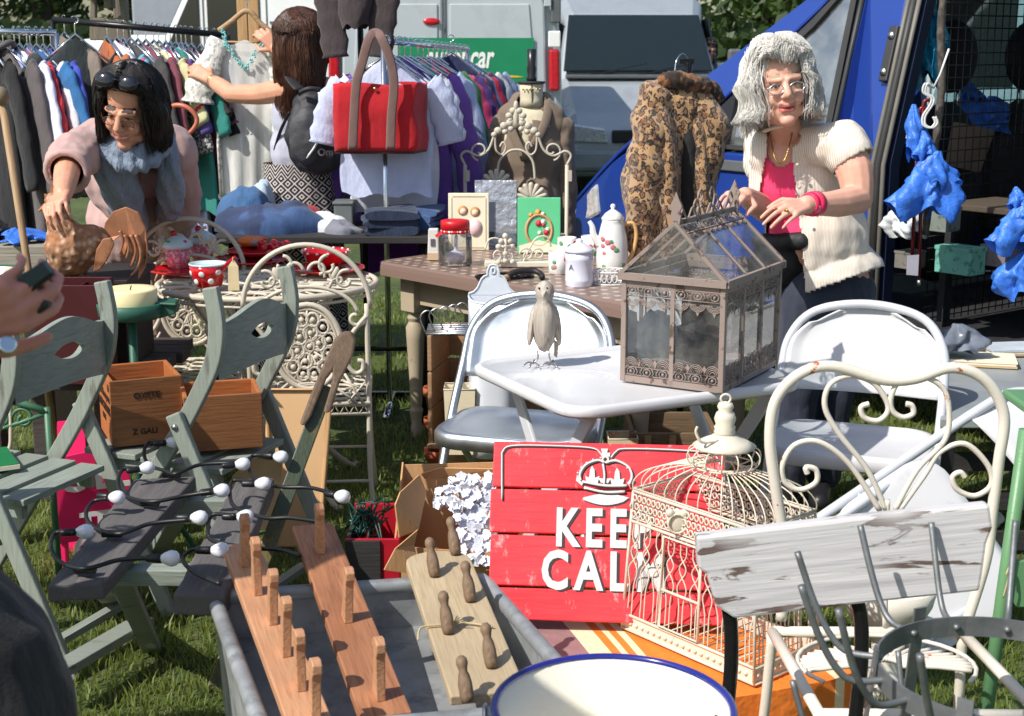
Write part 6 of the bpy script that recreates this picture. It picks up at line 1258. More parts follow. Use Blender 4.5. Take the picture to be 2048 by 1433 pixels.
# round lattice table
c=V((P(536,560,5.2).x,5.2,0));t=thing("bistro_table","cream iron lattice table carrying red spotted dishes","table",c);TZ2=.80;mb=MB()
for r,z,th in ((.40,.792,.012),(.396,.765,.006),(.27,.795,.006),(.14,.795,.006)):mb.tube([c+V((r*cos(a),r*.92*sin(a),z)) for a in [i*pi/24 for i in range(48)]],th,6,closed=True)
obj("rim",mb,CREAM,t);mb=MB()
for ring_,n_ in ((.06,4),(.20,12),(.335,20)):
    for k in range(n_):a=2*pi*k/n_;q=c+V((ring_*cos(a),ring_*.92*sin(a),.795));mb.tube([q+V((.048*cos(b),.05*sin(b),0)) for b in [j*pi/5 for j in range(10)]],.006,5,closed=True)
for k in range(20):a=2*pi*k/20;mb.tube([c+V((.03*cos(a),.03*sin(a),.793)),c+V((.395*cos(a),.365*sin(a),.793))],.004,4)
for k in range(36):a=2*pi*k/36;mb.tube([c+V((.397*cos(a),.366*sin(a),.765)),c+V((.398*cos(a+.09),.367*sin(a+.09),.79))],.003,4)
obj("lattice_top",mb,CREAM,t)
for k in range(4):
    a=pi/4+k*pi/2;d=V((cos(a),sin(a),0));mb=MB();mb.tube(catmull([c+d*.33+V((0,0,.78)),c+d*.22+V((0,0,.62)),c+d*.10+V((0,0,.45)),c+d*.12+V((0,0,.25)),c+d*.34+V((0,0,.03)),c+d*.40+V((0,0,.012))],6),.012,8)
    mb.tube([c+d*(.25+x)+V((0,0,.66+z)) for x,z in arc((0,0),.07,radians(60),radians(420),20,.015)],.007,6);obj("leg",mb,CREAM,t)
# red spotted kitchenware on it
REDG=mat("red_enamel",srgb(204,24,34),.15,var=.04,coat=.6);PINKG=mat("pink_weave",srgb(226,110,130),.4,bump=.006,bs=45,spot=srgb(250,190,195),sp=(70,.5,.55));ICE=mat("pale_blue_icing",srgb(206,228,232),.25,coat=.4);DOTW=mat("white_spot",(.85,.84,.82),.25)
def on2(px,py):return PZ(px,py,.805)
def plate(px,py,r,label,m=REDG,z=0):c=on2(px,py)+V((0,0,z));t=thing("plate",label,"plate",c,0,"red plates on the cream lattice table");obj("dish",MB().lathe([(r*.6,0),(r*.62,.004),(r,.016),(r,.02),(r*.6,.008),(0,.007)],36,c),m,t);mb=MB();mb.tube([c+V((r*cos(a),r*sin(a),.019)) for a in [i*pi/20 for i in range(40)]],.003,6,closed=True);obj("rim",mb,m,t);return c
def cupcake(px,py,label,r=.05):
    c=on2(px,py)+V((0,0,.0));t=thing("cupcake_pot",label,"pot",c,0,"cupcake shaped pots on the cream lattice table");obj("case",MB().lathe([(r*.78,.01),(r,.085),(0,.086)],30,c,wob=lambda a,z:1+.03*sin(a*24)),PINKG,t)
    obj("icing",MB().lathe([(r*1.08,.084),(r*1.12,.095),(r*.95,.112),(r*.5,.128),(.012,.134),(0,.135)],30,c,wob=lambda a,z:1+.05*sin(a*5+z*60)),ICE,t);mb=MB();mb.ell(c+V((-.012,0,.14)),(.014,.014,.013));obj("cherry",mb,REDG,t)
    rd=random.Random(px)
    for k in range(5):a=rd.uniform(3.6,5.8);mb=MB();mb.ell(c+V((r*.85*cos(a),r*.85*sin(a),.112)),(.008,.008,.006));obj("sweet",mb,REDG if k%2 else LEAFP,t)
plate(366,548,.125,"red plate at the near end under the cupcake pots");cupcake(357,540,"pink cupcake pot with pale icing nearest the cockerel",.052);cupcake(406,528,"second cupcake pot just behind the spotted milk pan",.05)
plate(500,527,.15,"wide red plate in the middle of the lattice table");plate(510,520,.11,"smaller red plate stacked on the wide red plate",REDG,.02);plate(655,545,.14,"red plate under the scalloped red bowl")
c=on2(418,578);t=thing("milk_pan","red enamel milk pan with white spots and a pale rim","pan",c);REDP=REDG
b=obj("bowl",MB().lathe([(.03,0),(.046,.012),(.062,.055),(.066,.088),(.062,.088),(.056,.05),(.035,.014),(0,.012)],30,c),REDP,t);obj("inner_rim",MB().lathe([(.0665,.086),(.068,.09),(.0665,.093),(.061,.092),(.058,.07)],30,c),ICE,b)
for a,z in ((-100,.06),(-70,.035),(-125,.032),(-45,.066),(-150,.06)):q=radians(a);rr=.058+(z-.03)*.17;mb=MB();mb.ell(c+V((cos(q)*rr,sin(q)*rr,z)),(.011,.011,.003),V((0,0,1)).rotation_difference(V((cos(q),sin(q),-.25))).to_matrix(),12,6);obj("spot",mb,DOTW,b)
mb=MB();mb.bar(c+V((.05,-.03,.075)),c+V((.1,-.005,.115)),.016,.008);obj("handle",mb,REDP,t);mb=MB();q=c+V((.095,-.03,.115));mb.prism([q+V((-.018,0,-.03)),q+V((.018,0,-.03)),q+V((.02,-.006,-.115)),q+V((-.02,-.006,-.115))],(0,.002,0));mb.prism([q+V((-.018,0,-.03)),q+V((.018,0,-.03)),q+V((.004,0.004,-.01)),q+V((-.004,.004,-.01))],(0,.002,0));tg=obj("price_tag",mb,mat("manila_card",srgb(206,188,150),.8),t);mb=MB();mb.tube([q+V((0,.0,-.012)),q+V((-.004,.02,.0))],.0015,5);obj("string",mb,mat("twine",srgb(190,170,130),.9),tg)
c=on2(652,540)+V((0,0,.018));t=thing("scalloped_bowl","scalloped red bowl with white spotted rim on a red plate","bowl",c);b=obj("bowl",MB().lathe([(.05,0),(.075,.02),(.088,.052),(.094,.06),(.085,.05),(.06,.012),(0,.01)],48,c,wob=lambda a,z:1+(.03*sin(a*16) if z>.045 else 0)),REDG,t)
for k in range(14):a=2*pi*k/14;mb=MB();mb.ell(c+V((.0915*cos(a),.0915*sin(a),.055)),(.006,.006,.005),nu=7,nv=5);obj("spot",mb,DOTW,b)
c=on2(505,512)+V((0,0,.04));t=thing("oven_glove","orange and red patterned oven glove lying on the stacked plates","glove",c);obj("pad",crumple(c+V((0,0,.02)),(.06,.05,.022),8,.3),mat("orange_print_cloth",srgb(236,130,60),.7,spot=srgb(120,160,180),sp=(16,.55,.6)),t);mb=MB();mb.tube([c+V((.05+x,y,.03)) for x,y in arc((0,0),.014,0,2*pi,10)],.003,5,closed=True);obj("loop",mb,REDG,t)
c=on2(548,520)+V((0,0,.04));t=thing("red_cherries","cluster of glossy red fruit ornaments on the stacked plates","ornament",c);rd=random.Random(8)
for k in range(16):mb=MB();mb.ell(c+V((rd.uniform(-.06,.06),rd.uniform(-.03,.03),rd.uniform(.004,.03))),.016,nu=10,nv=7);obj("berry",mb,REDG,t)

# ---- metal cockerel, its stand and the things at the near end of the stall
Y=4.62;PR=lambda x,y,d=0:P(x,y,Y+d)
g=NT("rusty_scales");vd=g.n("ShaderNodeTexVoronoi");vd.inputs["Scale"].default_value=48;g.l(g.co((1,1,.8)),vd.inputs["Vector"]);c1=g.mix(g.ramp(vd.outputs["Distance"],.1,.6),srgb(206,174,150),srgb(150,106,76));g.l(g.mix(g.ramp(g.noise(14,4),.5,.6),c1,srgb(172,118,80)),g.b.inputs["Base Color"]);g.b.inputs["Roughness"].default_value=.75;g.b.inputs["Metallic"].default_value=.2;g.bump(vd.outputs["Distance"],.004);SCALE=g.m
COPPER=mat("copper_rust",srgb(180,124,92),.55,.25,.25,9,spot=srgb(126,78,50),sp=(10,.5,.62));CHEST=mat("dark_chest",(.03,.022,.02),.7,var=.3,bump=.002)
zb=.905;t=thing("metal_cockerel","rusty scaled metal cockerel with a curled copper tail","cockerel",V((PR(150,550).x,Y,zb)))
mb=MB();limb(mb,[PR(108,410),PR(116,440),PR(132,475)],[.028,.040,.062]);mb.ell(PR(146,496),(.095,.075,.075));mb.ell(PR(176,490),(.08,.065,.068));mb.ell(PR(140,520),(.075,.06,.055));mb.ell(PR(108,402),(.03,.024,.03));me=blob(mb,.005,4);push(me,lambda c:.004*noise.noise(c*60));obj("body",None,SCALE,t,me=me)
mb=MB();mb.prism([PR(92,410,-.005),PR(88,388,-.005),PR(98,392,-.005),PR(102,370,-.005),PR(112,382,-.005),PR(122,366,-.005),PR(128,384,-.005),PR(140,388,-.005),PR(132,402,-.005),PR(118,412,-.005)],(0,.01,0));obj("comb",mb,COPPER,t);mb=MB();mb.cap(PR(92,412),PR(78,422),.010,.003);obj("beak",mb,COPPER,t);mb=MB();mb.ell(PR(98,428,-.01),(.012,.008,.022));obj("wattle",mb,COPPER,t)
mb=MB();mb.prism([PR(186,545,-.08),PR(192,500,-.085),PR(206,478,-.085),PR(222,476,-.085),PR(228,490,-.08),PR(214,520,-.08),PR(200,540,-.08)],(0,.012,0));obj("wing",mb,COPPER,t,bevel=.003)
mb=MB();tail=[(208,480),(214,450),(228,430),(250,422),(272,432),(285,460),(288,500),(284,530),(272,552),(274,520),(270,488),(266,520),(256,532),(262,500),(256,480),(250,506),(240,512),(246,488),(240,474),(226,484)]
tail=[(242+(x-242)*1.14,486+(y-486)*1.12) for x,y in tail];mb.prism([PR(x,y,.01*sin(x)) for x,y in tail],(0,.012,0));obj("tail",mb,COPPER,t,bevel=.002)
for k,pts in enumerate((((272,470),(282,505),(276,535),(262,552)),((262,470),(272,500),(264,530)),((250,470),(258,495),(252,518)),((240,462),(246,482),(240,508)))):
    mb=MB();q=catmull([PR(x,y,-.012) for x,y in pts],5);mb.tube(q,[lerp(.010,.004,i/(len(q)-1)) for i in range(len(q))],8,flat=(.7,1));obj("tail_feather",mb,COPPER,t)
for dx in (-.03,.035):q=PR(150,540);mb=MB();mb.tube([V((q.x+dx,Y,zb+.005)),V((q.x+dx,Y,zb+.06))],.006,6);[mb.tube([V((q.x+dx,Y,zb+.005)),V((q.x+dx+.04*sin(a),Y-.04*cos(a),zb+.004))],.005,6) for a in (-.6,0,.6)];obj("leg",mb,COPPER,t)
x0=PR(150,540).x;t=thing("plinth_box","dark upturned chest under the metal cockerel","chest",(x0,4.75,.60));mb=MB();mb.box((x0,4.75,.742),(.34,.34,.285));obj("carcass",mb,CHEST,t,bevel=.004);mb=MB();mb.box((x0,4.75,.895),(.37,.37,.02));obj("top_board",mb,CHEST,t,bevel=.003);mb=MB();mb.ell((x0,4.572,.78),(.016,.012,.016));obj("knob",mb,HANGW,t)
# dark low slatted table
DKW=wood("dark_weathered_slat",(.075,.06,.055),(.03,.026,.024),0,9,rough=.8,worn=(.20,.16,.14),wp=(5,.6,.7));xA,xB=P(-60,690,4.8).x,P(352,690,4.8).x
t=thing("slatted_table","dark weathered slatted garden table under the cockerel","table",((xA+xB)/2,4.85,0))
for k in range(5):y=4.55+.135*k;mb=MB();mb.box(((xA+xB)/2+(.0 if k%2 else-.02),y,.575),(xB-xA,.125,.042));obj("slat",mb,DKW,t,frame=Matrix.Translation(V((k*3.1,y,.57))),bevel=.005)
for x in (xA+.15,xB-.18):
    for y in (4.56,5.06):mb=MB();mb.box((x,y,.277),(.07,.07,.552));obj("leg",mb,DKW,t,bevel=.004)
    mb=MB();mb.box((x,4.81,.53),(.05,.42,.045));obj("bearer",mb,DKW,t)
# maroon open box
MAR=mat("maroon_paint",srgb(70,18,24),.5,var=.12);xA2,xB2=P(74,600,4.42).x,P(205,600,4.42).x
t=thing("maroon_box","open maroon box with inner compartments before the cockerel","box",((xA2+xB2)/2,4.45,.598));w=xB2-xA2
for nm,c,s in (("front",((xA2+xB2)/2,4.385,.60+.16),(w,.012,.318)),("back",((xA2+xB2)/2,4.545,.60+.16),(w,.012,.318)),("side",(xA2+.006,4.465,.76),(.012,.147,.318)),("side",(xB2-.006,4.465,.76),(.012,.147,.318)),("divider",((xA2+xB2)/2+.02,4.465,.755),(.01,.147,.30)),("floor",((xA2+xB2)/2,4.465,.605),(w-.025,.147,.012))):mb=MB();mb.box(c,s);obj(nm,mb,MAR,t,bevel=.002)
# candle on a tall green dish
c=P(262,608,4.42);t=thing("candle_stand","green metal leaf dish on a tall thin green pole","candle stand",V((c.x,c.y,0)));GRM=paint("green_verdigris",srgb(44,92,76),.5,srgb(120,170,150),.62);obj("pole",MB().tube([V((c.x-.005,c.y,.02)),V((c.x,c.y,c.z-.05))],.014,10),GRM,t)
obj("dish",MB().lathe([(.0,-.045),(.088,-.045),(.102,-.035),(.106,.005),(.098,.005),(.094,-.03),(0,-.034)],36,c),GRM,t);mb=MB();mb.prism([c+V((x,y,.0)) for x,y in ((.08,-.02),(.15,-.04),(.135,.05),(.09,.07))],(0,0,.008));mb.prism([c+V((x,-.02+.0,z)) for x,z in ((.09,-.045),(.14,-.03),(.15,.0),(.09,.0))],(0,.06,0));obj("leaf_lip",mb,GRM,t,bevel=.003)
mb=MB()
for k in range(3):a=k*2.1+.4;mb.tube(catmull([V((c.x,c.y,.16)),V((c.x+.1*cos(a),c.y+.1*sin(a),.12)),V((c.x+.16*cos(a),c.y+.16*sin(a),.012))],5),.009,6)
obj("tripod_foot",mb,GRM,t)
t=thing("candle","fat cream pillar candle sitting in the green dish","candle",c+V((0,0,-.034)));WAX=mat("cream_wax",srgb(240,226,176),.45,var=.05,sss=.3);obj("wax",MB().lathe([(.080,-.033),(.083,-.03),(.083,.044),(.079,.050),(.055,.046),(.03,.044),(0,.044)],36,c),WAX,t);mb=MB();mb.tube([c+V((0,0,.044)),c+V((.004,0,.058))],.002,6);obj("wick",mb,BLACKP,t)
# plywood bench end, blue bags and a wooden shaft
PLY=wood("grey_plywood",(.36,.33,.27),(.26,.23,.18),0,8,rough=.8);xA3,xB3=P(-120,500,5.35).x,P(98,500,5.35).x
t=thing("plywood_table","grey plywood table end with bags behind the cockerel","table",((xA3+xB3)/2,5.5,0));mb=MB();mb.box(((xA3+xB3)/2,5.5,.895),(xB3-xA3,.36,.03));mb.box(((xA3+xB3)/2,5.325,.83),(xB3-xA3,.02,.10));obj("tabletop",mb,PLY,t,bevel=.003)
for x in (xA3+.05,xB3-.05):mb=MB();mb.box((x,5.5,.44),(.05,.3,.87));obj("leg",mb,PLY,t)
bag(45,468,5.45,72,26,PLB,"crumpled blue plastic bag on the plywood table",4,.1,tie=False);bag(-10,460,5.5,60,40,mat("black_nylon",(.014,.014,.016)),"dark holdall at the edge of the plywood table",9,.1,tie=True,nm="holdall")
c=P(18,520,4.9);t=thing("enamel_bowl","shallow cream enamel bowl beside the wooden shaft","bowl",V((c.x,4.72,.598)));obj("bowl",MB().lathe([(.06,0),(.09,.02),(.14,.30),(.145,.305),(.138,.30),(.08,.02),(0,.015)],30,(c.x-.05,4.75,.60)),mat("cream_enamel",srgb(206,204,180),.25,coat=.3),t);mb=MB();mb.tube([V((c.x-.05+.143*cos(a),4.75+.143*sin(a),.905)) for a in [i*pi/15 for i in range(30)]],.004,6,closed=True);obj("rim",mb,GRM,t)
t=thing("wooden_shaft","plain wooden shaft with a round knob leaning by the stall","pole",P(60,560,4.98).xy.to_3d());a,b=P(4,205,5.0),P(60,560,5.0);d=(b-a).normalized();f=a+d*(a.z/-d.z);obj("shaft",MB().tube([a,f],.013,12),wood("pale_shaft",(.44,.29,.15),(.30,.18,.09),2,12),t);obj("knob",MB().ell(a+V((0,0,.02)),(.028,.028,.034)),mat("dark_knob",(.20,.15,.09),.5),t)
# ================================================================== WHITE TABLE, METAL CHAIRS, TERRARIUM
WHP=mat("white_powder_coat",(.63,.63,.645),.42,var=.05,vs=5,bump=.0003,bs=120,coat=.1,spot=(.52,.53,.55),sp=(11,.60,.74));SILC=steel("silver_paint_metal",(.60,.64,.68),.40,.06)
TZ3=.72;A_,B_,D_=PZ(908,728,TZ3),PZ(1144,824,TZ3),PZ(1622,762,TZ3)
def rrect(p0,ex,ey,w,h,r,n=5):
    out=[]
    for cx,cy,a0 in ((w-r,r,-90),(w-r,h-r,0),(r,h-r,90),(r,r,180)):
        for k in range(n+1):a=radians(a0+90*k/n);out.append(p0+ex*(cx+r*cos(a))+ey*(cy+r*sin(a)))
    return out
ex=(D_-B_).normalized();ey=V((-ex.y,ex.x,0));w_,h_=(D_-B_).length,(A_-B_).length
t=tharr("folding_table","white metal folding table holding the bird and the glass terrarium","table",frame_from(ex,ey,V((B_.x,B_.y,0))))
mb=MB();R1=rrect(B_,ex,ey,w_,h_,.085);c0=sum(R1,V((0,0,0)))/len(R1)
def loop(k,z):return [p+(c0-p).normalized()*k+V((0,0,z)) for p in R1]
n=len(R1);Ls=[loop(.030,-.003),loop(.024,.003),loop(.010,.004),loop(0,-.004),loop(0,-.022),loop(.008,-.03),loop(.02,-.012)]
mb.add([p for l in Ls for p in l],[list(range(n))]+[(j*n+(i+1)%n,j*n+i,(j+1)*n+i,(j+1)*n+(i+1)%n) for j in range(6) for i in range(n)]+[[6*n+i for i in range(n)][::-1]],True);obj("tabletop",mb,WHP,t)
WHL=mat("white_leg_metal",(.62,.64,.68),.35,.1,.06)
for s in (.12,.88):
    b0=B_+ex*(w_*s);f=lambda y,z:V((b0.x,b0.y,0))+ey*y+V((0,0,z))
    for y0,y1,off in ((.05,h_-.06,.0),(h_-.05,.06,.03)):
        mb=MB();mb.bar(f(y0,.70)+ex*off,f(y1,.0)+ex*off,.045,.014,ex);obj("leg",mb,WHL,t,bevel=.004)
    mb=MB();mb.lathe([(0,.008),(.012,.006),(.014,0)],12,f(h_*.5,.36)-ex*.01,-ex);obj("pivot",mb,WIREM,t)
for y in (.05,h_-.05):
    mb=MB();p0=V((B_.x,B_.y,.69))+ey*y+ex*.05;mb.bar(p0,p0+ex*(w_-.1),.02,.02);obj("cross_rail",mb,WHL,t)
# folding metal chairs
def metal_chair(X,m,ml,label,wd=.23,folded=False):
    t=tharr("folding_chair",label,"chair",X,"metal folding chairs");f=lambda x,y,z:X@V((x,y,z))
    sh=[(-wd+.015,-.02,.45)]
    fr=[(-wd,.33,.015),(-wd,.12,.40),(-wd,-.02,.60),(-wd+.015,-.075,.72),(-wd+.09,-.112,.805),(0,-.125,.835),(wd-.09,-.112,.805),(wd-.015,-.075,.72),(wd,-.02,.60),(wd,.12,.40),(wd,.33,.015)]
    mb=MB();mb.tube(catmull([f(*p) for p in fr],7),.0145,12);obj("frame_tube",mb,ml,t)
    mb=MB()
    def pb(a,b):
        x=lerp(-1,1,a);wz=lerp(.565,.822,b);ww=wd-.012-max(0,(b-.45)/.55)**2.0*.15;y=-.012-(wz-.565)*.42-.03*(1-x*x)*.9
        edge=max(abs(x),abs(b*2-1));y+=.010*(1 if edge>.9 else 0);return f(x*ww,y,wz-.012*(x*x)*(b>.8))
    mb.grid(pb,30,16);obj("backrest",mb,m,t,solid=.006)
    mb=MB();sw,sd=wd-.005,.40;P0=f(-sw,-.06,.45);exx=X.to_3x3()@V((1,0,0));eyy=X.to_3x3()@V((0,1,0));R1=rrect(P0,exx,eyy,2*sw,sd,.10,6);c0=sum(R1,V((0,0,0)))/len(R1);n=len(R1)
    lp=lambda k,z:[c0+(p-c0)*(1-k)+V((0,0,z)) for p in R1]
    if folded:fd=X@Matrix.Translation((0,.18,.26))@Matrix.Rotation(radians(-58),4,'X')@Matrix.Translation((0,-.14,-.45))@X.inverted();R1=[fd@p for p in R1];c0=fd@c0;nz_=(fd.to_3x3()@V((0,0,1)));lp=lambda k,z:[c0+(p-c0)*(1-k)+nz_*z for p in R1]
    Ls=[lp(.30,-.014),lp(.16,-.004),lp(.09,.006),lp(.03,.004),lp(0,-.008),lp(.0,-.04),lp(.03,-.045)]
    mb.add([p for l in Ls for p in l],[list(range(n))]+[(j*n+(i+1)%n,j*n+i,(j+1)*n+i,(j+1)*n+(i+1)%n) for j in range(6) for i in range(n)]+[[6*n+i for i in range(n)][::-1]],True);obj("seat",mb,m,t)
    for s in (-1,1):mb=MB();mb.tube(catmull([f(s*(wd-.03),.14,.405),f(s*(wd-.03),.2 if folded else-.08,.2),f(s*(wd-.03),.30 if folded else-.26,.015)],5),.012,10);obj("rear_leg",mb,ml,t)
    mb=MB();mb.tube([f(-wd+.03,.27 if folded else-.2,.075),f(wd-.03,.27 if folded else-.2,.075)],.009,8);obj("stretcher",mb,ml,t);mb=MB();mb.tube([f(-wd,.22,.21),f(wd,.22,.21)],.009,8);obj("stretcher",mb,ml,t)
    return t
metal_chair(Zrot((P(1078,800,4.60).x-.02,4.58,0),(-.34,-1)),SILC,SILC,"silver painted folding chair under the carved bird",.255)
metal_chair(Zrot((P(1724,800,4.36).x,4.40,0),(-.38,-1)),WHP,WHL,"white metal folding chair with its back in full sun by the terrarium",.255)
_F,_T=P(1590,1070,3.74),P(2030,770,4.06);_u=(_T-_F).normalized();_w=V((.55,-.25,-.62));_w=(_w-_u*_w.dot(_u)).normalized();_n=_u.cross(_w);_y=-.484*_u+.875*_n;_z=.875*_u+.484*_n
XT2=Matrix((_w,_y,_z)).transposed().to_4x4();XT2.translation=_F-(XT2.to_3x3()@V((-.23,.33,.015)))
metal_chair(XT2,WHP,WHL,"white metal chair folded flat and lying tipped over with a shaded backrest",.23,True)
# carved bird
q=PZ(1087,733,TZ3);WWD=wood("whitewashed_wood",srgb(196,186,174),srgb(150,136,122),2,18,rough=.8,worn=srgb(120,104,92),wp=(20,.6,.66));Y=q.y;PBk=lambda x,y,d=0:P(x,y,Y+d)
t=thing("carved_bird","whitewashed carved wooden bird on thin wire legs","bird figure",V((q.x,Y,TZ3+.004)))
mb=MB();c=PBk(1089,650);s=Y/F
prof=[(2,-57),(12,-52),(22,-35),(28,-8),(29,15),(24,38),(16,50),(20,58),(22,70),(18,82),(8,89),(1,91)]
mb.lathe([(r*s*.92,z*s) for r,z in prof],12,c,None,1,1.15);bd=obj("body",mb,WWD,t);
for sx in (-1,1):mb=MB();mb.ell(c+V((sx*.038,.01,-.005)),(.012,.035,.062),Matrix.Rotation(sx*-.12,3,'Y'),8,7);w__=obj("wing",mb,WWD,t);[setattr(p,"use_smooth",False) for p in w__.data.polygons]
mb=MB();mb.prism([PBk(1108,680,.03),PBk(1118,690,.03),PBk(1114,716,.03),PBk(1108,712,.03)],(0,.015,0));obj("tail",mb,WWD,t);mb=MB();mb.prism([PBk(1080,582,-.04),PBk(1092,582,-.04),PBk(1085,596,-.062)],(0,.012,0));obj("beak",mb,WWD,t)
for sx in (-1,1):obj("eye",MB().ell(PBk(1086+sx*8,577,-.026),.0035,nu=6,nv=5),EYED,t)
for x0,x1,x2 in ((1074,1076,1067),(1098,1099,1104)):
    a=PBk(x0,700);e=PZ(x2,731,TZ3+.004);mb=MB();mb.tube(catmull([a,PBk(x1,716),V((e.x,e.y,TZ3+.008))],4),.0024,6)
    for k in (-.9,-.3,.35,3.0):mb.tube(catmull([V((e.x,e.y,TZ3+.009)),V((e.x+.02*sin(k),e.y-.02*cos(k),TZ3+.016)),V((e.x+.04*sin(k),e.y-.04*cos(k),TZ3+.006))],4),.0024,6)
    obj("leg",mb,WIREM,t)
# glass terrarium
TAU=paint("taupe_tin",srgb(146,130,122),.55,srgb(96,78,70),.58,scale=30);g0,g1,g2=PZ(1232,766,.7245),PZ(1442,786,.7245),PZ(1578,736,.7245)
ex=(g2-g1).normalized();_q=(g1-g0).normalized();ex=(ex+V((-_q.y,_q.x,0))).normalized();ey=V((-ex.y,ex.x,0));ey=ey if ey.dot(g0-g1)>0 else-ey;Lx=(g2-g1).length*1.06;Wy=(g0-g1).length*.98
XG=frame_from(ex,ey,g1) if ex.cross(ey).z>0 else None
t=tharr("terrarium","house shaped glass terrarium with taupe filigree tin frame on the white table","terrarium",XG);G=lambda x,y,z:XG@V((x,y,z));hw=.29;hr=.165;ov=.012;GLS=glass("terrarium_glass",(.90,.93,.93),.02,.08,.22)
for x,y in ((0,0),(Lx,0),(0,Wy),(Lx,Wy)):mb=MB();mb.bar(G(x,y,0),G(x,y,hw),.016,.016,ey);obj("corner_post",mb,TAU,t,bevel=.002)
for z in (.008,hw-.008):
    mb=MB()
    for a,b in (((0,0),(Lx,0)),((Lx,0),(Lx,Wy)),((Lx,Wy),(0,Wy)),((0,Wy),(0,0))):mb.bar(G(*a,z),G(*b,z),.012,.018)
    obj("rail",mb,TAU,t)
mb=MB();mb.xf=XG;mb.box((Lx/2,Wy/2,.004),(Lx-.01,Wy-.01,.004));obj("base_plate",mb,TAU,t)
faces=[((0,Wy),(0,0),2,"end"),((0,0),(Lx,0),3,"side"),((Lx,0),(Lx,Wy),2,"end"),((Lx,Wy),(0,Wy),3,"side")]
for a,b,nb,_ in faces:
    A,B2=V((*a,0)),V((*b,0));d=(B2-A);L=d.length;d/=L;nn=V((d.y,-d.x,0));gp=lambda s,z,o=0:XG@(A+d*s+nn*o+V((0,0,z)))
    mb=MB();mb.face([gp(.004,.01),gp(L-.004,.01),gp(L-.004,hw-.01),gp(.004,hw-.01)]);obj("glass_pane",mb,GLS,t)
    for k in range(1,nb):mb=MB();mb.bar(gp(L*k/nb,0,.003),gp(L*k/nb,hw,.003),.012,.006,XG.to_3x3()@nn);obj("glazing_bar",mb,TAU,t)
    mb=MB();mt=MB();nm=max(4,int(L/.046));wv=L/nm
    for k in range(nm):
        s0=wv*(k+.5)
        for r in (.023,.0185,.014,.009):mb.tube([gp(s0+r*cos(q),.044+r*1.15*sin(q),.004) for q in [j*pi/8 for j in range(9)]],.0016,4);mt.tube([gp(s0+r*cos(q),hw-.052-r*.9*sin(q),.004) for q in [j*pi/8 for j in range(9)]],.0016,4)
        for zz,mm in ((.030,mb),(hw-.030,mt)):
            mm.tube([gp(s0+.012*cos(q),zz+.010*sin(q),.004) for q in [j*pi/4 for j in range(8)]],.0018,4,closed=True);mm.ell(gp(s0,zz,.004),.005,nu=6,nv=4)
            for e in (-1,1):mm.tube([gp(s0+e*.0135,zz-.012,.004),gp(s0+e*.021,zz,.004),gp(s0+e*.0135,zz+.012,.004)],.0018,4)
        mb.prism([gp(wv*k,.070,.003),gp(wv*k+.007,.058,.003),gp(wv*k,.044,.003),gp(wv*k-.007,.058,.003)] if k else [gp(.002,.068,.003),gp(.009,.058,.003),gp(.002,.044,.003)],XG.to_3x3()@nn*.0015)
        mt.prism([gp(s0-.006,hw-.073,.003),gp(s0+.006,hw-.073,.003),gp(s0,hw-.085,.003)],XG.to_3x3()@nn*.0015)
    for z,mm in ((.043,mb),(.020,mb),(hw-.02,mt),(hw-.044,mt)):mm.tube([gp(0,z,.004),gp(L,z,.004)],.0018,4)
    obj("filigree",mb,TAU,t);obj("filigree",mt,TAU,t)
# lid
rd0=[(-ov,-ov),(Lx+ov,-ov),(Lx+ov,Wy+ov),(-ov,Wy+ov)];z0=hw+.004
lid=MB()
for i in range(4):lid.bar(G(*rd0[i],z0+.006),G(*rd0[(i+1)%4],z0+.006),.012,.020)
R0,R1_=G(0,Wy/2,hw+hr),G(Lx,Wy/2,hw+hr);lo=obj("lid",lid,TAU,t)
for (x,y) in rd0:mb=MB();mb.bar(G(x,y,z0+.01),(R0 if x<Lx/2 else R1_),.013,.010);obj("rafter",mb,TAU,lo)
for sy in (-ov,Wy+ov):
    for k in (1,2):mb=MB();mb.bar(G(Lx*k/3,sy,z0+.01),G(Lx*k/3,Wy/2,hw+hr),.008,.008);obj("roof_bar",mb,TAU,lo)
    mb=MB();mb.face([G(-ov,sy,z0+.01),G(Lx+ov,sy,z0+.01),R1_,R0]);obj("roof_glass",mb,GLS,lo)
    mb=MB();s1=lambda u,f:G(u,lerp(Wy/2,sy,f),lerp(hw+hr+.003,z0+.016,f))
    for k in range(11):
        u0=Lx*(k+.5)/11
        for r in (.018,.013,.008):mb.tube([s1(u0+r*cos(q),.22+r*3.4*sin(q)) for q in [j*pi/6 for j in range(7)]],.0016,4)
        mb.tube([s1(u0+.012*cos(q),.13+.05*sin(q)) for q in [j*pi/4 for j in range(8)]],.0018,4,closed=True)
    for f in (.04,.2):mb.tube([s1(0,f),s1(Lx,f)],.003,4)
    obj("roof_filigree",mb,TAU,lo)
for x in (-ov,Lx+ov):mb=MB();mb.face([G(x,-ov,z0+.01),G(x,Wy+ov,z0+.01),G(x,Wy/2,hw+hr)]);obj("gable_glass",mb,GLS,lo)
mb=MB();mb.bar(R0,R1_,.016,.012);obj("ridge",mb,TAU,lo);mb=MB()
for k,x in enumerate((.10,.30,.43,.57,.70,.90)):
    s=1 if k%2 else-1;H_=.055 if k in (2,3) else .03;pts=[(0,0),(s*.012,.01),(s*.03,H_),(s*.012,H_+.022),(-s*.004,H_+.004),(s*.010,H_-.012)];mb.tube(catmull([G(Lx*x+a,Wy/2,hw+hr+b) for a,b in pts],6),.0028,6)
mb.tube(catmull([G(Lx*(.12+.076*k),Wy/2,hw+hr+.018+.014*(-1)**k) for k in range(11)],5),.0028,6);obj("ridge_crest",mb,TAU,lo)
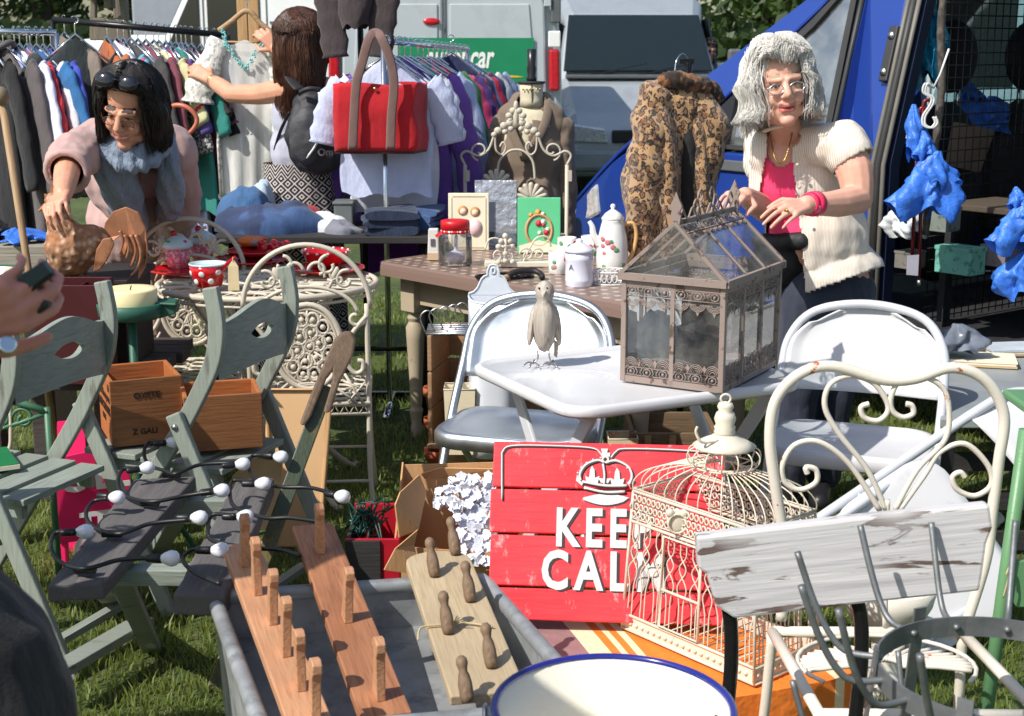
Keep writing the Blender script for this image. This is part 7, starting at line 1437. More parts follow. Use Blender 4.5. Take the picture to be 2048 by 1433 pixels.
for R in (R0,R1_):
    mb=MB();mb.prism([R+ey*a+V((0,0,b)) for a,b in ((-.012,-.005),(-.016,.02),(-.012,.03),(-.018,.045),(-.008,.065),(0,.085),(.008,.065),(.018,.045),(.012,.03),(.016,.02),(.012,-.005))],ex*.006);obj("finial",mb,TAU,lo,bevel=.001)
tt=thing("reflection_film","dark crumpled film added inside the terrarium for reflections in its panes","wrapping",G(Lx*.5,Wy*.55,.008));obj("film",crumple(G(Lx*.45,Wy*.55,.075),(.11,.08,.07),6,.45,XG.to_3x3()),mat("charcoal_film",(.05,.05,.052),.3,bump=.006,bs=26),tt);tt=thing("reflection_film","pale crumpled film added beside the dark one for the same reflections","wrapping",G(Lx*.3,Wy*.8,.008));obj("film",crumple(G(Lx*.22,Wy*.80,.10),(.07,.055,.09),9,.45,XG.to_3x3()),PLW,tt)  # crumpled films added to suggest reflections in the panes

# ================================================================== NEAR STALL
# ---- grey green folding wooden chairs
SAGE=wood("sage_paint",srgb(146,154,144),srgb(128,136,128),2,10,srgb(104,106,98),(9,.62,.67),rough=.6,ring=.3);SAGX=wood("sage_paint_slat",srgb(146,154,144),srgb(126,134,126),0,10,srgb(100,102,94),(9,.60,.67),rough=.6,ring=.3)
def wood_chair(X,label):
    t=tharr("wooden_chair",label,"chair",X,"grey green folding wooden chairs");f=lambda x,y,z:X@V((x,y,z));w=.205;d3=X.to_3x3()
    side=[(-.20,1.00),(-.215,.90),(-.20,.80),(-.15,.70),(-.07,.57),(.05,.40),(.17,.23),(.33,.0)]
    for s in (-1,1):
        mb=MB();L=catmull([V((0,y,z)) for y,z in side],4);vs=[];wd_=.048;th=.022
        for i,p in enumerate(L):
            a,b=L[max(i-1,0)],L[min(i+1,len(L)-1)];tn=(b-a).normalized();nn=V((0,-tn.z,tn.y));vs+=[f(s*w+sx*th/2,(p+nn*sn*wd_/2).y,(p+nn*sn*wd_/2).z) for sx,sn in ((-1,-1),(1,-1),(1,1),(-1,1))]
        m=len(L);mb.add(vs,[(i*4+k,i*4+(k+1)%4,i*4+4+(k+1)%4,i*4+4+k) for i in range(m-1) for k in range(4)]+[(3,2,1,0),tuple((m-1)*4+k for k in range(4))]);obj("back_post",mb,SAGE,t,frame=X,bevel=.004)
        mb=MB();mb.bar(f(s*(w+.025),-.075,.635),f(s*(w+.025),-.35,.0),.05,.022,d3@V((1,0,0)));obj("rear_leg",mb,SAGE,t,frame=X,bevel=.005);mb=MB();mb.lathe([(0,.01),(.009,.008),(.01,0)],10,f(s*(w+.034),-.085,.60),d3@V((s,0,0)));obj("bolt",mb,WIREM,t)
        mb=MB();mb.bar(f(s*(w-.058),-.17,.425),f(s*(w-.058),.26,.445),.022,.04);obj("seat_rail",mb,SAGE,t,bevel=.003)
  # back rail with a hand hole
    top=lambda u:.90+.045*sin(pi*u)**2-.01;bot=lambda u:.735+.02*sin(pi*u);N=24;mb=MB();yy=lambda u:-.205-.035*sin(pi*u)
    hole=lambda u:(.845,.845) if not .36<u<.64 else (.845-.022*sqrt(max(0,1-((u-.5)/.14)**2)),.845+.022*sqrt(max(0,1-((u-.5)/.14)**2)))
    for lo_,hi in ((lambda u:bot(u),lambda u:hole(u)[0]),(lambda u:hole(u)[1],lambda u:top(u))):
        vs=[];
        for i in range(N+1):
            u=i/N;x=lerp(-w+.012,w-.012,u)
            for dy,zf in ((0,lo_),(0,hi),(.018,hi),(.018,lo_)):vs.append(f(x,yy(u)+dy,zf(u)))
        mb.add(vs,[(i*4+k,i*4+(k+1)%4,i*4+4+(k+1)%4,i*4+4+k) for i in range(N) for k in range(4)])
    obj("back_rail",mb,SAGX,t,frame=X)
    for k in range(5):y=-.15+.098*k;mb=MB();mb.bar(f(-w+.03,y,.458+.0045*k),f(w-.03,y,.458+.0045*k),.082,.018);obj("seat_slat",mb,SAGX,t,frame=X@Matrix.Translation(V((k*2.7,0,0))),bevel=.003)
    mb=MB();mb.bar(f(-w+.02,.205,.19),f(w-.02,.205,.19),.03,.02);obj("stretcher",mb,SAGX,t);mb=MB();mb.bar(f(-w+.05,-.26,.07),f(w-.05,-.26,.07),.03,.02);obj("stretcher",mb,SAGX,t)
    return t
p0,p1=P(428,562,3.88),P(564,512,4.23);wv=(p1-p0);wv.z=0;fw=V((-wv.y,wv.x,0)).normalized();o=(p0+p1)/2
CX=Zrot((o.x+fw.x*.20,o.y+fw.y*.20,0),fw);CX=CX if (CX.to_3x3()@V((1,0,0))).dot(wv)>0 else CX
wood_chair(CX,"grey green folding wooden chair with a hand hole carrying wooden crates")
p1b=P(196,552,3.95);CX2=CX.copy();CX2.translation=CX.translation+V(((p1b-p1).x,(p1b-p1).y,0));wood_chair(CX2,"grey green folding wooden chair half hidden behind the phone hand")
t=thing("green_book","dark green book lying on the grey green chair seat","book",P(40,975,3.75));c=CX2@V((.02,.10,.482));mb=MB();mb.xf=Matrix.Translation(c)@Matrix.Rotation(.5,4,'Z');mb.box((0,0,.009),(.15,.2,.018));obj("cover",mb,mat("green_cloth_cover",srgb(20,110,62),.5),t,bevel=.002);mb=MB();mb.xf=Matrix.Translation(c)@Matrix.Rotation(.5,4,'Z');mb.box((.003,0,.009),(.147,.205,.012));obj("pages",mb,PAPER,t)
# printed wine crates on the chair seat
ORW=wood("orange_pine",srgb(186,112,60),srgb(150,82,40),0,7,rough=.6,ring=.35);ORSH=wood("shaded_pine",srgb(150,98,58),srgb(112,68,38),0,7,rough=.6,ring=.4)  # crate fronts take the darker copy, shade put into the colour
def wine_crate(X,w,d,h,label,m,lines,m2=None,part=True):
    t=tharr("wine_crate",label,"crate",X,"printed wooden crates on the grey green chair");th=.012
    for nm,c,s in (("front_board",(0,-d/2+th/2,h/2),(w,th,h)),("back_board",(0,d/2-th/2,h/2),(w,th,h)),("end_board",(-w/2+th/2,0,h/2),(th,d-2*th-.001,h)),("end_board",(w/2-th/2,0,h/2),(th,d-2*th-.001,h)),("base",(0,0,th/2),(w-2*th,d-2*th,th))):
        mb=MB();mb.xf=X;mb.box(c,s);obj(nm,mb,m2 if (m2 and nm=="front_board") else m,t,frame=X,bevel=.002)
    if part:mb=MB();mb.xf=X;mb.box((0,.0,h*.46),(w-2*th,.008,h*.8));mb.box((.02,-d/4,h*.4),(.008,d/2-2*th,h*.7));obj("divider",mb,m,t)
    for s,size,x,z,fc in lines:
        mb=MB();M=X@(Matrix.Translation((x,-d/2-.0012,z)) if fc==0 else Matrix.Translation((-w/2-.0012,x,z))@Matrix.Rotation(-pi/2,4,'Z'))@Matrix.Rotation(pi/2,4,'X');text(mb,s,size,M,.0006,.0006);obj("printed_text",mb,mat("brown_ink",srgb(46,24,14),.7),t)
    return t
def seat_at(x,y,rz):q=CX@V((x,y,.489));return Matrix.Translation(q)@Matrix.Rotation(radians(rz),4,'Z')
wine_crate(seat_at(-.0,.20,24),.21,.24,.20,"open orange pine crate with dark printed wine merchant lettering",ORW,[("D",.03,-.09,.172,1),("avid Thompson",.034,.0,.14,1),("MERCHANTS",.036,.0,.10,1),("WINE",.024,.02,.065,1),("OYSTE",.026,0,.15,0),("Z GALI",.024,-.01,.04,0)],ORSH)
wine_crate(seat_at(.02,-.07,16),.225,.2,.165,"plainer pine crate with a shade-darkened front behind the chair leg on the same seat",ORW,[("QI",.03,-.04,.12,1),("NZO",.03,-.04,.08,1),("L",.026,-.04,.045,1)],ORSH,False)
# pink painted sign
PINK=mat("pink_sign_paint",srgb(244,40,110),.45,var=.04);a,b=P(118,1100,4.32),P(270,1100,4.42);a.z=b.z=.0;t=thing("pink_sign","pink sign with white capitals standing beneath the grey green chairs","sign",(a+b)/2)
nrm=(b-a).cross(V((0,0,1))).normalized();XS=frame_from(b-a,V((0,0,1)),a);wS=(b-a).length;hS=P(190,915,4.36).z
mb=MB();mb.xf=XS;mb.prism([V((0,.09,0)),V((wS,.09,0)),V((wS,hS*.99,-.02)),V((wS*.45,hS*1.03,-.02)),V((0,hS,-.02))],(0,0,-.012));obj("board",mb,PINK,t,bevel=.002);[obj("leg",MB().bar(XS@V((x,.0,-.02)),XS@V((x,.2,-.02)),.02,.02),PINK,t) for x in (.02,wS-.02)]
for s,x,y,sz_ in (("C LL",.52,.80,.11),("TEA",.62,.40,.085),("CUP",.60,.17,.10)):mb=MB();text(mb,s,sz_,XS@Matrix.Translation((wS*x,hS*y,.002))@Matrix.Rotation(-.06,4,'X'),.001,.004);obj("lettering",mb,WHITEV,t)
mb=MB();mb.prism([P(112,900,4.55),P(150,900,4.55),P(152,845,4.55),P(128,840,4.55)],(0,.01,0));t2=thing("pink_card","small pink card leaning on the crate behind the near chair","card",P(130,900,4.55));
q=V((P(132,900,4.5).x,4.5,0));mb=MB();mb.prism([q+V((-.05,0,0)),q+V((.06,0,0)),q+V((.06,.02,P(132,842,4.5).z)),q+V((-.03,.02,P(132,848,4.5).z))],(0,.01,0));obj("card",mb,PINK,t2)
# green scrolled iron stand at the edge
t=thing("plant_stand","green iron scrolled plant stand behind the near wooden chair","plant stand",V((P(40,900,4.2).x,4.2,0)));PG=lambda x,y,d=0:P(x,y,4.2+d);GRN=paint("green_iron",srgb(72,116,88),.45,srgb(190,190,150),.6)
for pts,r in ((((-30,796),(40,806),(96,824)),.012),(((-30,866),(40,846),(96,826)),.007)):obj("rail",MB().tube([PG(*p) for p in pts],r,8),GRN,t)
for cx in (0,46):mb=MB();mb.tube([PG(cx+x,838+y) for x,y in arc((0,0),24,radians(-200),radians(250),24,6)],.006,6);obj("scroll",mb,GRN,t)
mb=MB();mb.tube(catmull([PG(20,812),PG(22,860),PG(18,900),PG(-10,926)],5),.007,6);obj("scroll",mb,CREAM,t)
for x in (-28,94):q=PG(x,815);obj("leg",MB().tube([q,V((q.x,q.y,0))],.011,8),GRN,t)
# tan boards leaning behind the folding chair
TAN=mat("tan_card",srgb(206,168,124),.75,var=.05,bump=.0005)
def lean_board(pts,Y,m,label,nm,th=.015,edge=None):
    q=[P(x,y,Y) for x,y in pts];zmin=min(p.z for p in q);t=thing(nm,label,nm.split('_')[-1],V((q[0].x,Y,0)));q=[V((p.x,Y+.22*(p.z-max(zmin,0)),max(p.z,.002))) for p in q];mb=MB();mb.prism(q,(0,th,0));obj("panel",mb,m,t,bevel=.002)
    if edge:mb=MB();mb.tube([p+V((0,-.004,0)) for p in q],.009,6,closed=True);obj("moulding",mb,edge,t)
    return t
lean_board([(548,1092),(640,1092),(652,795),(520,795)],4.5,TAN,"large tan fibreboard sheet leaning behind the wooden chair","board",edge=mat("tan_frame",srgb(190,150,104),.6));lean_board([(448,1060),(560,1060),(560,925),(520,905),(460,960)],4.3,mat("pale_tan_card",srgb(220,184,140),.75),"pale torn edged cardboard sheet under the wooden chair","cardboard")
# ---- weathered plank bench carrying a festoon of bulbs
PLK=wood("grey_weathered_plank",srgb(104,100,100),srgb(74,70,70),0,7,srgb(140,128,116),(4,.62,.7),rough=.85);TRZ=.50
t=thing("plank_bench","rustic bench of two grey weathered planks on a folding trestle","bench",PZ(300,1080,0))
def plank(q,z,th,nm="plank"):
    p=[PZ(x,y,z) for x,y in q];mb=MB();xa=(p[3]-p[0]);fr=frame_from(xa,V((-xa.y,xa.x,0)),p[0]);n=9;vs=[]
    for i in range(n+1):
        f=i/n;w1=p[0].lerp(p[3],f);w2=p[1].lerp(p[2],f);dv=(w2-w1).normalized();e1_=.008*noise.noise(V((f*6,q[0][0],0)));e2_=.008*noise.noise(V((f*6,q[0][0],5)))
        vs+=[w1+dv*e1_,w2+dv*e2_,w2+dv*e2_-V((0,0,th)),w1+dv*e1_-V((0,0,th))]
    mb.add(vs,[(i*4+k,i*4+4+k,i*4+4+(k+1)%4,i*4+(k+1)%4) for i in range(n) for k in range(4)]+[(0,1,2,3),tuple(n*4+k for k in (3,2,1,0))]);return obj(nm,mb,PLK,t,frame=fr,bevel=.006)
plank([(94,1172),(206,1166),(392,952),(268,958)],TRZ,.04);plank([(345,1188),(452,1192),(548,955),(474,958)],TRZ-.012,.05)
for (x0,y0,x1,y1) in ((170,1150,440,1150),(300,1010,500,1010)):a,b=PZ(x0,y0,TRZ-.07),PZ(x1,y1,TRZ-.07);mb=MB();mb.bar(a,b,.05,.04);obj("bearer",mb,SAGX,t,bevel=.003)
for (x0,y0,x1,y1) in ((238,1150,305,1300),(190,1160,225,1205),(440,1080,480,1190),(350,1040,300,1130)):
    a=PZ(x0,y0,TRZ-.06);b=PZ(x1,y1,0);mb=MB();mb.bar(a,V((b.x,b.y,.0)),.05,.025);obj("leg",mb,SAGX,t,bevel=.003)
a,b=PZ(100,1352,.12),PZ(292,1240,.12);mb=MB();mb.bar(a,b,.06,.025);obj("stretcher",mb,SAGX,t,bevel=.003);a,b=PZ(225,1160,.30),PZ(305,1290,.05);mb=MB();mb.bar(a,b,.03,.02);obj("brace",mb,SAGX,t)
fl=thing("festoon_lights","black festoon cable with pearly white bulbs draped over the plank bench","lights",PZ(330,1010,TRZ));BULB=mat("pearl_bulb",(.74,.75,.80),.12,var=.02,coat=.5);CAB=mat("black_cable",(.012,.012,.013),.4)
bl=[((343,885),(-1,.1)),((290,937),(-1,.15)),((481,929),(-1,.1)),((558,914),(-1,-.1)),((230,995),(-1,-.1)),((439,982),(-1,.1)),((522,968),(-1,.0)),((681,993),(-1,-.2)),((165,1064),(-1,.05)),((394,1036),(-1,0)),((486,1034),(-1,0)),((336,1117),(-1,0)),((436,1101),(-1,0))]
zf=.545
for (x,y),(dx,dy) in bl:
    c=PZ(x,y,zf);d=V((PZ(x+dx*20,y+dy*20,zf)-c)).normalized();mb=MB();mb.lathe([(.007,-.016),(.010,-.012),(.014,-.006),(.0178,.004),(.0182,.010),(.0155,.019),(.009,.0245),(0,.026)],18,c,-d);bo=obj("bulb",mb,BULB,fl);mb=MB();mb.lathe([(.006,-.05),(.0085,-.046),(.0095,-.022),(.0085,-.016)],12,c,-d);obj("socket",mb,CAB,bo)
loops=[[(328,886),(300,884),(288,905),(298,930),(330,942),(352,948),(400,930),(470,926)],[(274,938),(248,938),(236,962),(248,990),(300,1004),(370,992),(424,984)],[(214,998),(186,1004),(172,1030),(190,1056),(240,1068),(300,1048),(378,1040)],[(150,1066),(112,1066),(102,1094),(120,1124),(170,1138),(240,1120),(320,1116)],[(542,912),(506,912),(498,934),(512,960),(560,974),(620,976),(666,988)],[(506,964),(466,962),(460,990),(472,1016),(530,1036),(580,1036),(640,1044)],[(470,1032),(426,1030),(416,1056),(426,1082),(500,1096),(560,1100),(600,1112)],[(420,1100),(384,1100),(366,1120),(390,1146),(440,1168)]]
rd=random.Random(2)
for L in loops:
    n=len(L);mb=MB();mb.tube(catmull([PZ(x,y,zf+(-.034*min(i,n-1-i)/(n/2))+.006*rd.random()) for i,(x,y) in enumerate(L)],6),.0052,8);obj("cable",mb,CAB,fl)
for (x,y) in ((344,950),(300,1006),(225,1068),(170,1140)):q=PZ(x,y,zf-.03);mb=MB();mb.box(q,(.05,.02,.014));obj("clip",mb,CAB,fl,bevel=.003)
# old slotted wooden pole
a,b=P(692,668,3.98),P(532,1100,3.62);t=thing("slotted_pole","old worn wooden pole with a slotted end leaning across the planks","pole",V((b.x,b.y,b.z)));OLDP=wood("worn_brown_wood",srgb(120,98,78),srgb(78,60,46),2,12,srgb(150,140,120),(9,.6,.66),rough=.75);GLD=wood("worn_green_gold",srgb(112,100,52),srgb(50,56,34),2,10,srgb(60,70,50),(6,.5,.56),rough=.5)
d=(b-a).normalized();sd=d.cross(V((0,1,0))).normalized();m1=a+(b-a)*.36;gnd=a+d*((a.z-.006)/-d.z)
PT=V((0,0,0));mb=MB();pr=[(0,-.010),(-.008,.012),(.01,.032),(.06,.040),(.15,.030),(.24,.034),(.245,.016),(.15,.010),(.12,.0),(.15,-.008),(.27,-.012),(.30,-.02),(.30,-.034),(.2,-.034),(.1,-.03),(.03,-.026)]
mb.prism([a+d*u_+sd*v_ for u_,v_ in pr],V((0,.03,0)));obj("handle",mb,OLDP,t,bevel=.006);mb=MB();mb.bar(a+d*.18+V((0,.04,0)),gnd+V((0,.04,0)),.042,.02,(0,1,0));obj("shaft",mb,GLD,t,bevel=.003)
# ---- galvanised trough and the peg boards lying across it
GALV=mat("galvanised_zinc",(.38,.395,.40),.5,.45,.25,7,spot=(.22,.23,.235),sp=(16,.5,.7),bump=.0006,bs=30);RIMZ=.46
c=[PZ(428,1196,RIMZ),PZ(966,1160,RIMZ),PZ(1100,1312,RIMZ),PZ(412,1500,RIMZ)];c[2]=c[1]+(c[2]-c[1])*1.55;c[3]=PZ(428,1196,RIMZ)+(c[2]-c[1])
t=thing("zinc_trough","galvanised zinc trough with rolled rims holding up the peg boards","trough",V((sum(p.x for p in c)/4,sum(p.y for p in c)/4,0)));cc=sum(c,V((0,0,0)))/4
mb=MB();Bt=[cc+(p-cc)*.93+V((0,0,-RIMZ+.01)) for p in c];Ft=[cc+(p-cc)*.985+V((0,0,-.10)) for p in c]
for i in range(4):j=(i+1)%4;mb.add([c[i],c[j],Bt[j],Bt[i]],[(0,1,2,3)])
mb.add(Bt,[(0,1,2,3)]);mb.add(Ft,[(0,1,2,3)]);obj("body",mb,GALV,t,solid=.004);mb=MB();rr=[]
for i in range(4):rr+=[c[i].lerp(c[i-1],.05),c[i]+(cc-c[i])*.01,c[i].lerp(c[(i+1)%4],.05)]
mb.tube(rr,.017,10,closed=True);obj("rim",mb,GALV,t)
HKW=wood("new_pine",srgb(204,152,114),srgb(172,116,80),0,9,rough=.55,ring=.5);HKD=wood("brown_pine_board",srgb(178,122,86),srgb(122,72,46),0,5,rough=.55,ring=.75);PALE=wood("pale_board",srgb(190,170,138),srgb(170,148,116),0,6,srgb(150,138,120),(5,.62,.72),rough=.7,ring=.4);PEGW=wood("old_peg",srgb(140,116,92),srgb(96,74,56),2,24,rough=.7)
def board_frame(tl,tr,br,zt,zb,brZ=None):
    """a board whose top edge rests at height zt and which slopes to zb at the near end"""
    a,b,d=PZ(*tl,zt),PZ(*tr,zt),PZ(*br,zb);yv=d-b;xv=(b-a);w=xv.length;ln=yv.length;return frame_from(yv,xv,a),ln,w
def hook_board(tl,tr,br,zt,zb,label,m,pegs,th=.022,kind="hook",round_top=False,grp="rows of wooden coat pegs"):
    fr,ln,w=board_frame(tl,tr,br,zt,zb);t=tharr("peg_board",label,"coat rack",fr,grp);X=fr;up=-1 if (X.to_3x3()@V((0,0,1))).z<0 else 1;mb=MB();mb.xf=X
    if round_top:pts=[V((.0+.05*(1-sin(a)),w/2-w/2*cos(a),0)) for a in [i*pi/10 for i in range(11)]]+[V((ln,w,0)),V((ln,0,0))]
    else:pts=[V((0,0,0)),V((0,w,0)),V((ln,w,0)),V((ln,0,0))]
    mb.prism(pts,(0,0,-up*th));obj("board",mb,m,t,frame=X,bevel=.003)
    n3=(X.to_3x3()@V((0,0,up))).normalized()
    for (px,py) in pegs:
        q=PP(px,py,X.translation,n3);l=X.inverted()@q;mb=MB();mb.xf=X
        if kind=="hook":
            pr=[(-.020,0),(.020,0),(.014,.05),(.012,.085),(.018,.10),(.016,.115),(.004,.122),(-.012,.118),(-.024,.104),(-.026,.094),(-.014,.097),(-.010,.085),(-.012,.05)]
            kk=RB.uniform(.93,1.06);ty=RB.uniform(-.003,.003);mb.prism([V((l.x+u_*kk,l.y-.009+ty*v_*8,up*v_*kk)) for u_,v_ in pr],(0,.018,0));obj("peg",mb,HKW,t,frame=X,bevel=.002)
        else:
            dv=V((-.55,-.10*up,up)).normalized();mb.lathe([(.011,0),(.0135,.012),(.0135,.035),(.011,.05),(.008,.058),(.0095,.066),(.0115,.072),(.0105,.081),(.005,.087),(0,.088)],12,(l.x,l.y,0),dv);mb.prism([V((l.x-.001,l.y-.014,up*.0)),V((l.x+.001,l.y-.014,0)),V((l.x+.001-.02,l.y-.014,up*.03)),V((l.x-.02,l.y-.014,up*.03))],(0,.0,0)) if False else None;obj("peg",mb,PEGW,t,frame=X@Matrix.Translation(l))
    return t,X,n3
hook_board((444,1090),(512,1078),(690,1500),.55,.46,"long pale pine board with six close set carved coat pegs",HKW,[(488,1128),(514,1184),(544,1243),(570,1306),(600,1374),(628,1440)])
hook_board((584,1052),(664,1042),(822,1420),.56,.45,"grained brown pine board with three widely spaced coat pegs",HKD,[(640,1102),(694,1238),(758,1392)])
tb,XP,n3=hook_board((806,1106),(930,1092),(1050,1372),.52,.46,"pale rounded board with six old turned clothes pegs",PALE,[(912,1110),(870,1154),(942,1204),(898,1268),(984,1336),(936,1406)],.02,"peg",True)
mb=MB();L=[PP(x,y,XP.translation+n3*.006,n3) for x,y in ((836,1280),(842,1256),(880,1250),(930,1246),(986,1254))];mb.tube(catmull(L,5),.0022,6)
for k in range(5):mb.tube([PP(905,1250,XP.translation+n3*.008,n3),PP(915+k*4,1232+k*3,XP.translation+n3*.02,n3)],.0012,5)
obj("raffia_tie",mb,mat("twine",srgb(190,170,130),.9),tb)
# ---- KEEP CALM sign
g=NT("red_sign_paint");f=g.noise(5,6,(1,.6,1));c1=g.mix(g.ramp(f,.3,.7),srgb(230,42,54),srgb(244,62,70));g.l(g.mix(g.ramp(g.noise(16,7,(1,.5,1),.75),.565,.66),c1,srgb(246,160,160)),g.b.inputs["Base Color"]);g.b.inputs["Roughness"].default_value=.5;g.bump(g.noise(40,3,(.15,1,1)),.002);REDS=g.m
tl,tr=P(986,880,3.56),P(1446,890,3.52);bl_,br_=P(972,1240,3.36),P(1440,1254,3.32);xs=(tr-tl+br_-bl_).normalized();ys=(tl-bl_).normalized();XK=frame_from(xs,ys,bl_);wK=(tr-tl).length;hK=(tl-bl_).length
t=tharr("plank_sign","red plank sign painted with a white crown and bold white capitals","sign",XK);ys_=[0,.27,.505,.745,1.0];ys_=[0,.255,.515,.755,1.0];hs=[0];zs=[1253,1183,1077,985,884]
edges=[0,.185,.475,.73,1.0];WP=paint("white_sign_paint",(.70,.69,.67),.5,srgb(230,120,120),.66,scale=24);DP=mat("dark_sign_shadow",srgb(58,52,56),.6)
for i in range(4):a,b=edges[i]*hK+.003,edges[i+1]*hK-.003;mb=MB();mb.xf=XK;mb.box((wK/2+(.004 if i%2 else 0),(a+b)/2,-.009),(wK,b-a,.018));obj("plank",mb,REDS,t,frame=XK@Matrix.Translation(V((i*1.7,i*.9,0))),bevel=.003)
for x in (.08,.9):mb=MB();mb.xf=XK;mb.box((wK*x,hK/2,-.028),(.05,hK*.96,.018));obj("batten",mb,BRN,t);a=XK@V((wK*x,hK*.8,-.04));mb=MB();mb.bar(a,(a.x,a.y+.1,.01),.03,.02);obj("prop",mb,BRN,t)
SK=lambda px,py:XK.inverted()@PP(px,py,XK.translation,(XK.to_3x3()@V((0,0,1))))
def klet(s,px,py,size,sx=1.0,sp=1.35):
    l=SK(px,py)
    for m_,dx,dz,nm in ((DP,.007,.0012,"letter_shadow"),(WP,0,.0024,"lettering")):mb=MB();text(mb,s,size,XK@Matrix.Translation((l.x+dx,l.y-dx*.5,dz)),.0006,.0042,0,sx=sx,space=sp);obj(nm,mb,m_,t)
klet("KEEP",1206,1061,.134,.68);klet("CALM",1206,1147,.134,.74)
def kpoly(pts,m_,nm,z=.0016,th=.001):mb=MB();mb.xf=XK;mb.prism([SK(*p)*1+V((0,0,z)) for p in pts],(0,0,th));return obj(nm,mb,m_,t)
def kline(pts,r,m_,nm,z=.0016,cl=False):mb=MB();mb.tube([XK@(SK(*p)+V((0,0,z))) for p in pts],r,6,closed=cl,flat=(1,1));return obj(nm,mb,m_,t)
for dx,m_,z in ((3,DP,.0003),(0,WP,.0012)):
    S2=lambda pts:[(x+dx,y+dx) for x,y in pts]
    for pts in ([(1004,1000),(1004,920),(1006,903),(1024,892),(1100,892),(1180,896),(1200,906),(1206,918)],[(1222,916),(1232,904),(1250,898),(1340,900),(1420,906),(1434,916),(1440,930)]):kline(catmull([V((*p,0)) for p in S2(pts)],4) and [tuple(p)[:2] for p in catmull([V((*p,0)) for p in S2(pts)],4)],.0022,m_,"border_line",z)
    cr=MB();cr.xf=None
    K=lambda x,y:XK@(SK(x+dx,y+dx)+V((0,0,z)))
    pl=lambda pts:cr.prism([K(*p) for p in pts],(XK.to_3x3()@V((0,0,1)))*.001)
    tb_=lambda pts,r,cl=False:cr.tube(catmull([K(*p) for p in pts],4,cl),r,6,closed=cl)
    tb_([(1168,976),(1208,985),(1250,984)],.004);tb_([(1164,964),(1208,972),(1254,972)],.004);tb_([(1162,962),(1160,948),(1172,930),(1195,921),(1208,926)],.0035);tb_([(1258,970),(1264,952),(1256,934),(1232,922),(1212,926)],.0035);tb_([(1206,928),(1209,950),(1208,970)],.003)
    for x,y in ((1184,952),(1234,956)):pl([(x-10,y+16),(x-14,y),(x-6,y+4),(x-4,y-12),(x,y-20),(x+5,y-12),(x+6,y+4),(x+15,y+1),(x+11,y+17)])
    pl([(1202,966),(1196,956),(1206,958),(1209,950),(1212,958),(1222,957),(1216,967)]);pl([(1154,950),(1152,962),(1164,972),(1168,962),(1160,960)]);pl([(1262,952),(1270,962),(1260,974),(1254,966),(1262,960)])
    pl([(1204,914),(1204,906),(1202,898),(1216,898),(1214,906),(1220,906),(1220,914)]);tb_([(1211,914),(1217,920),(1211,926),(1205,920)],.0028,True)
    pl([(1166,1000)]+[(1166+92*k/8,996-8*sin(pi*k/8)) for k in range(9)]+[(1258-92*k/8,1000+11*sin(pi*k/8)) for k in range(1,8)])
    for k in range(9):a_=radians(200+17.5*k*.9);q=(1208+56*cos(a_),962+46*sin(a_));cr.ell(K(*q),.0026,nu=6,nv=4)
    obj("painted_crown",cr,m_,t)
# ---- cardboard box of white flowers, dark red box of wires
CARD=mat("corrugated_card",srgb(196,152,106),.8,var=.08,bump=.0015,bs=90,stretch=(1,1,.1));o=PZ(905,1190,0);Yc=4.0;xl,xr=P(800,1050,Yc).x,P(990,1050,Yc).x;zt=P(900,952,Yc).z
t=thing("cardboard_box","open torn cardboard box full of white artificial blossom","box",V(((xl+xr)/2,Yc,0)))
for nm,pts in (("back_wall",[(xl,Yc+.14,0),(xr,Yc+.14,0),(xr,Yc+.14,zt),(xl,Yc+.14,zt*.98)]),("front_wall",[(xl,Yc-.14,0),(xr,Yc-.14,0),(xr,Yc-.14,zt*.55),(xl,Yc-.14,zt*.6)]),("side_wall",[(xl,Yc-.14,0),(xl,Yc+.14,0),(xl,Yc+.14,zt),(xl-.005,Yc-.14,zt*.6)]),("side_wall",[(xr,Yc-.14,0),(xr,Yc+.14,0),(xr,Yc+.14,zt),(xr,Yc-.14,zt*.6)]),("floor",[(xl,Yc-.14,.01),(xr,Yc-.14,.01),(xr,Yc+.14,.01),(xl,Yc+.14,.01)])):obj(nm,MB().face(pts),CARD,t,solid=.005)
PF_=lambda x,y,d=0:P(x,y,Yc+d)
for pts in ([PF_(798,1075,-.15),PF_(790,1010,-.16),PF_(800,985,-.12),PF_(838,950,.0),PF_(852,985,.0),PF_(836,1060,-.12)],[PF_(768,1140,-.2),PF_(790,1098,-.2),PF_(835,1060,-.15),PF_(828,1090,-.15),PF_(840,1150,-.18)],[PF_(842,948,.13),PF_(880,936,.13),PF_(990,938,.13),PF_(990,952,.14),PF_(850,958,.14)]):mb=MB();mb.face(pts);obj("flap",mb,CARD,t,solid=.005)
rd=random.Random(4);bm_=thing("white_blossom","mass of white fabric blossom spilling from the cardboard box","flowers",V(((xl+xr)/2,Yc,zt*.5)));PET=mat("white_petal",srgb(226,228,240),.7,var=.08,sss=.1)
mb=MB();vs=[];fs=[]
for i in range(210):
    u_,v_=rd.random(),rd.random();x,y=lerp(868,990,u_**.8),lerp(950,1125,v_)
    if (x<905 and y>1010):continue
    ctr=P(x,y,Yc+.06-(y-950)*.00125+rd.uniform(-.02,.02));nrm=V((rd.gauss(-.2,.5),-1,rd.gauss(.5,.5))).normalized();a1=nrm.orthogonal().normalized();a2=nrm.cross(a1);k0=rd.uniform(0,6)
    for p in range(5):b=k0+p*2*pi/5;d=a1*cos(b)+a2*sin(b);e=nrm.cross(d);s=rd.uniform(.012,.019);k=len(vs);vs+=[ctr,ctr+d*s*.6+e*s*.5+nrm*s*.25,ctr+d*s*1.1+nrm*s*.1,ctr+d*s*.6-e*s*.5+nrm*s*.25];fs.append((k,k+1,k+2,k+3))
mb.add(vs,fs,True);o_=obj("petals",mb,PET,bm_);mb=MB()
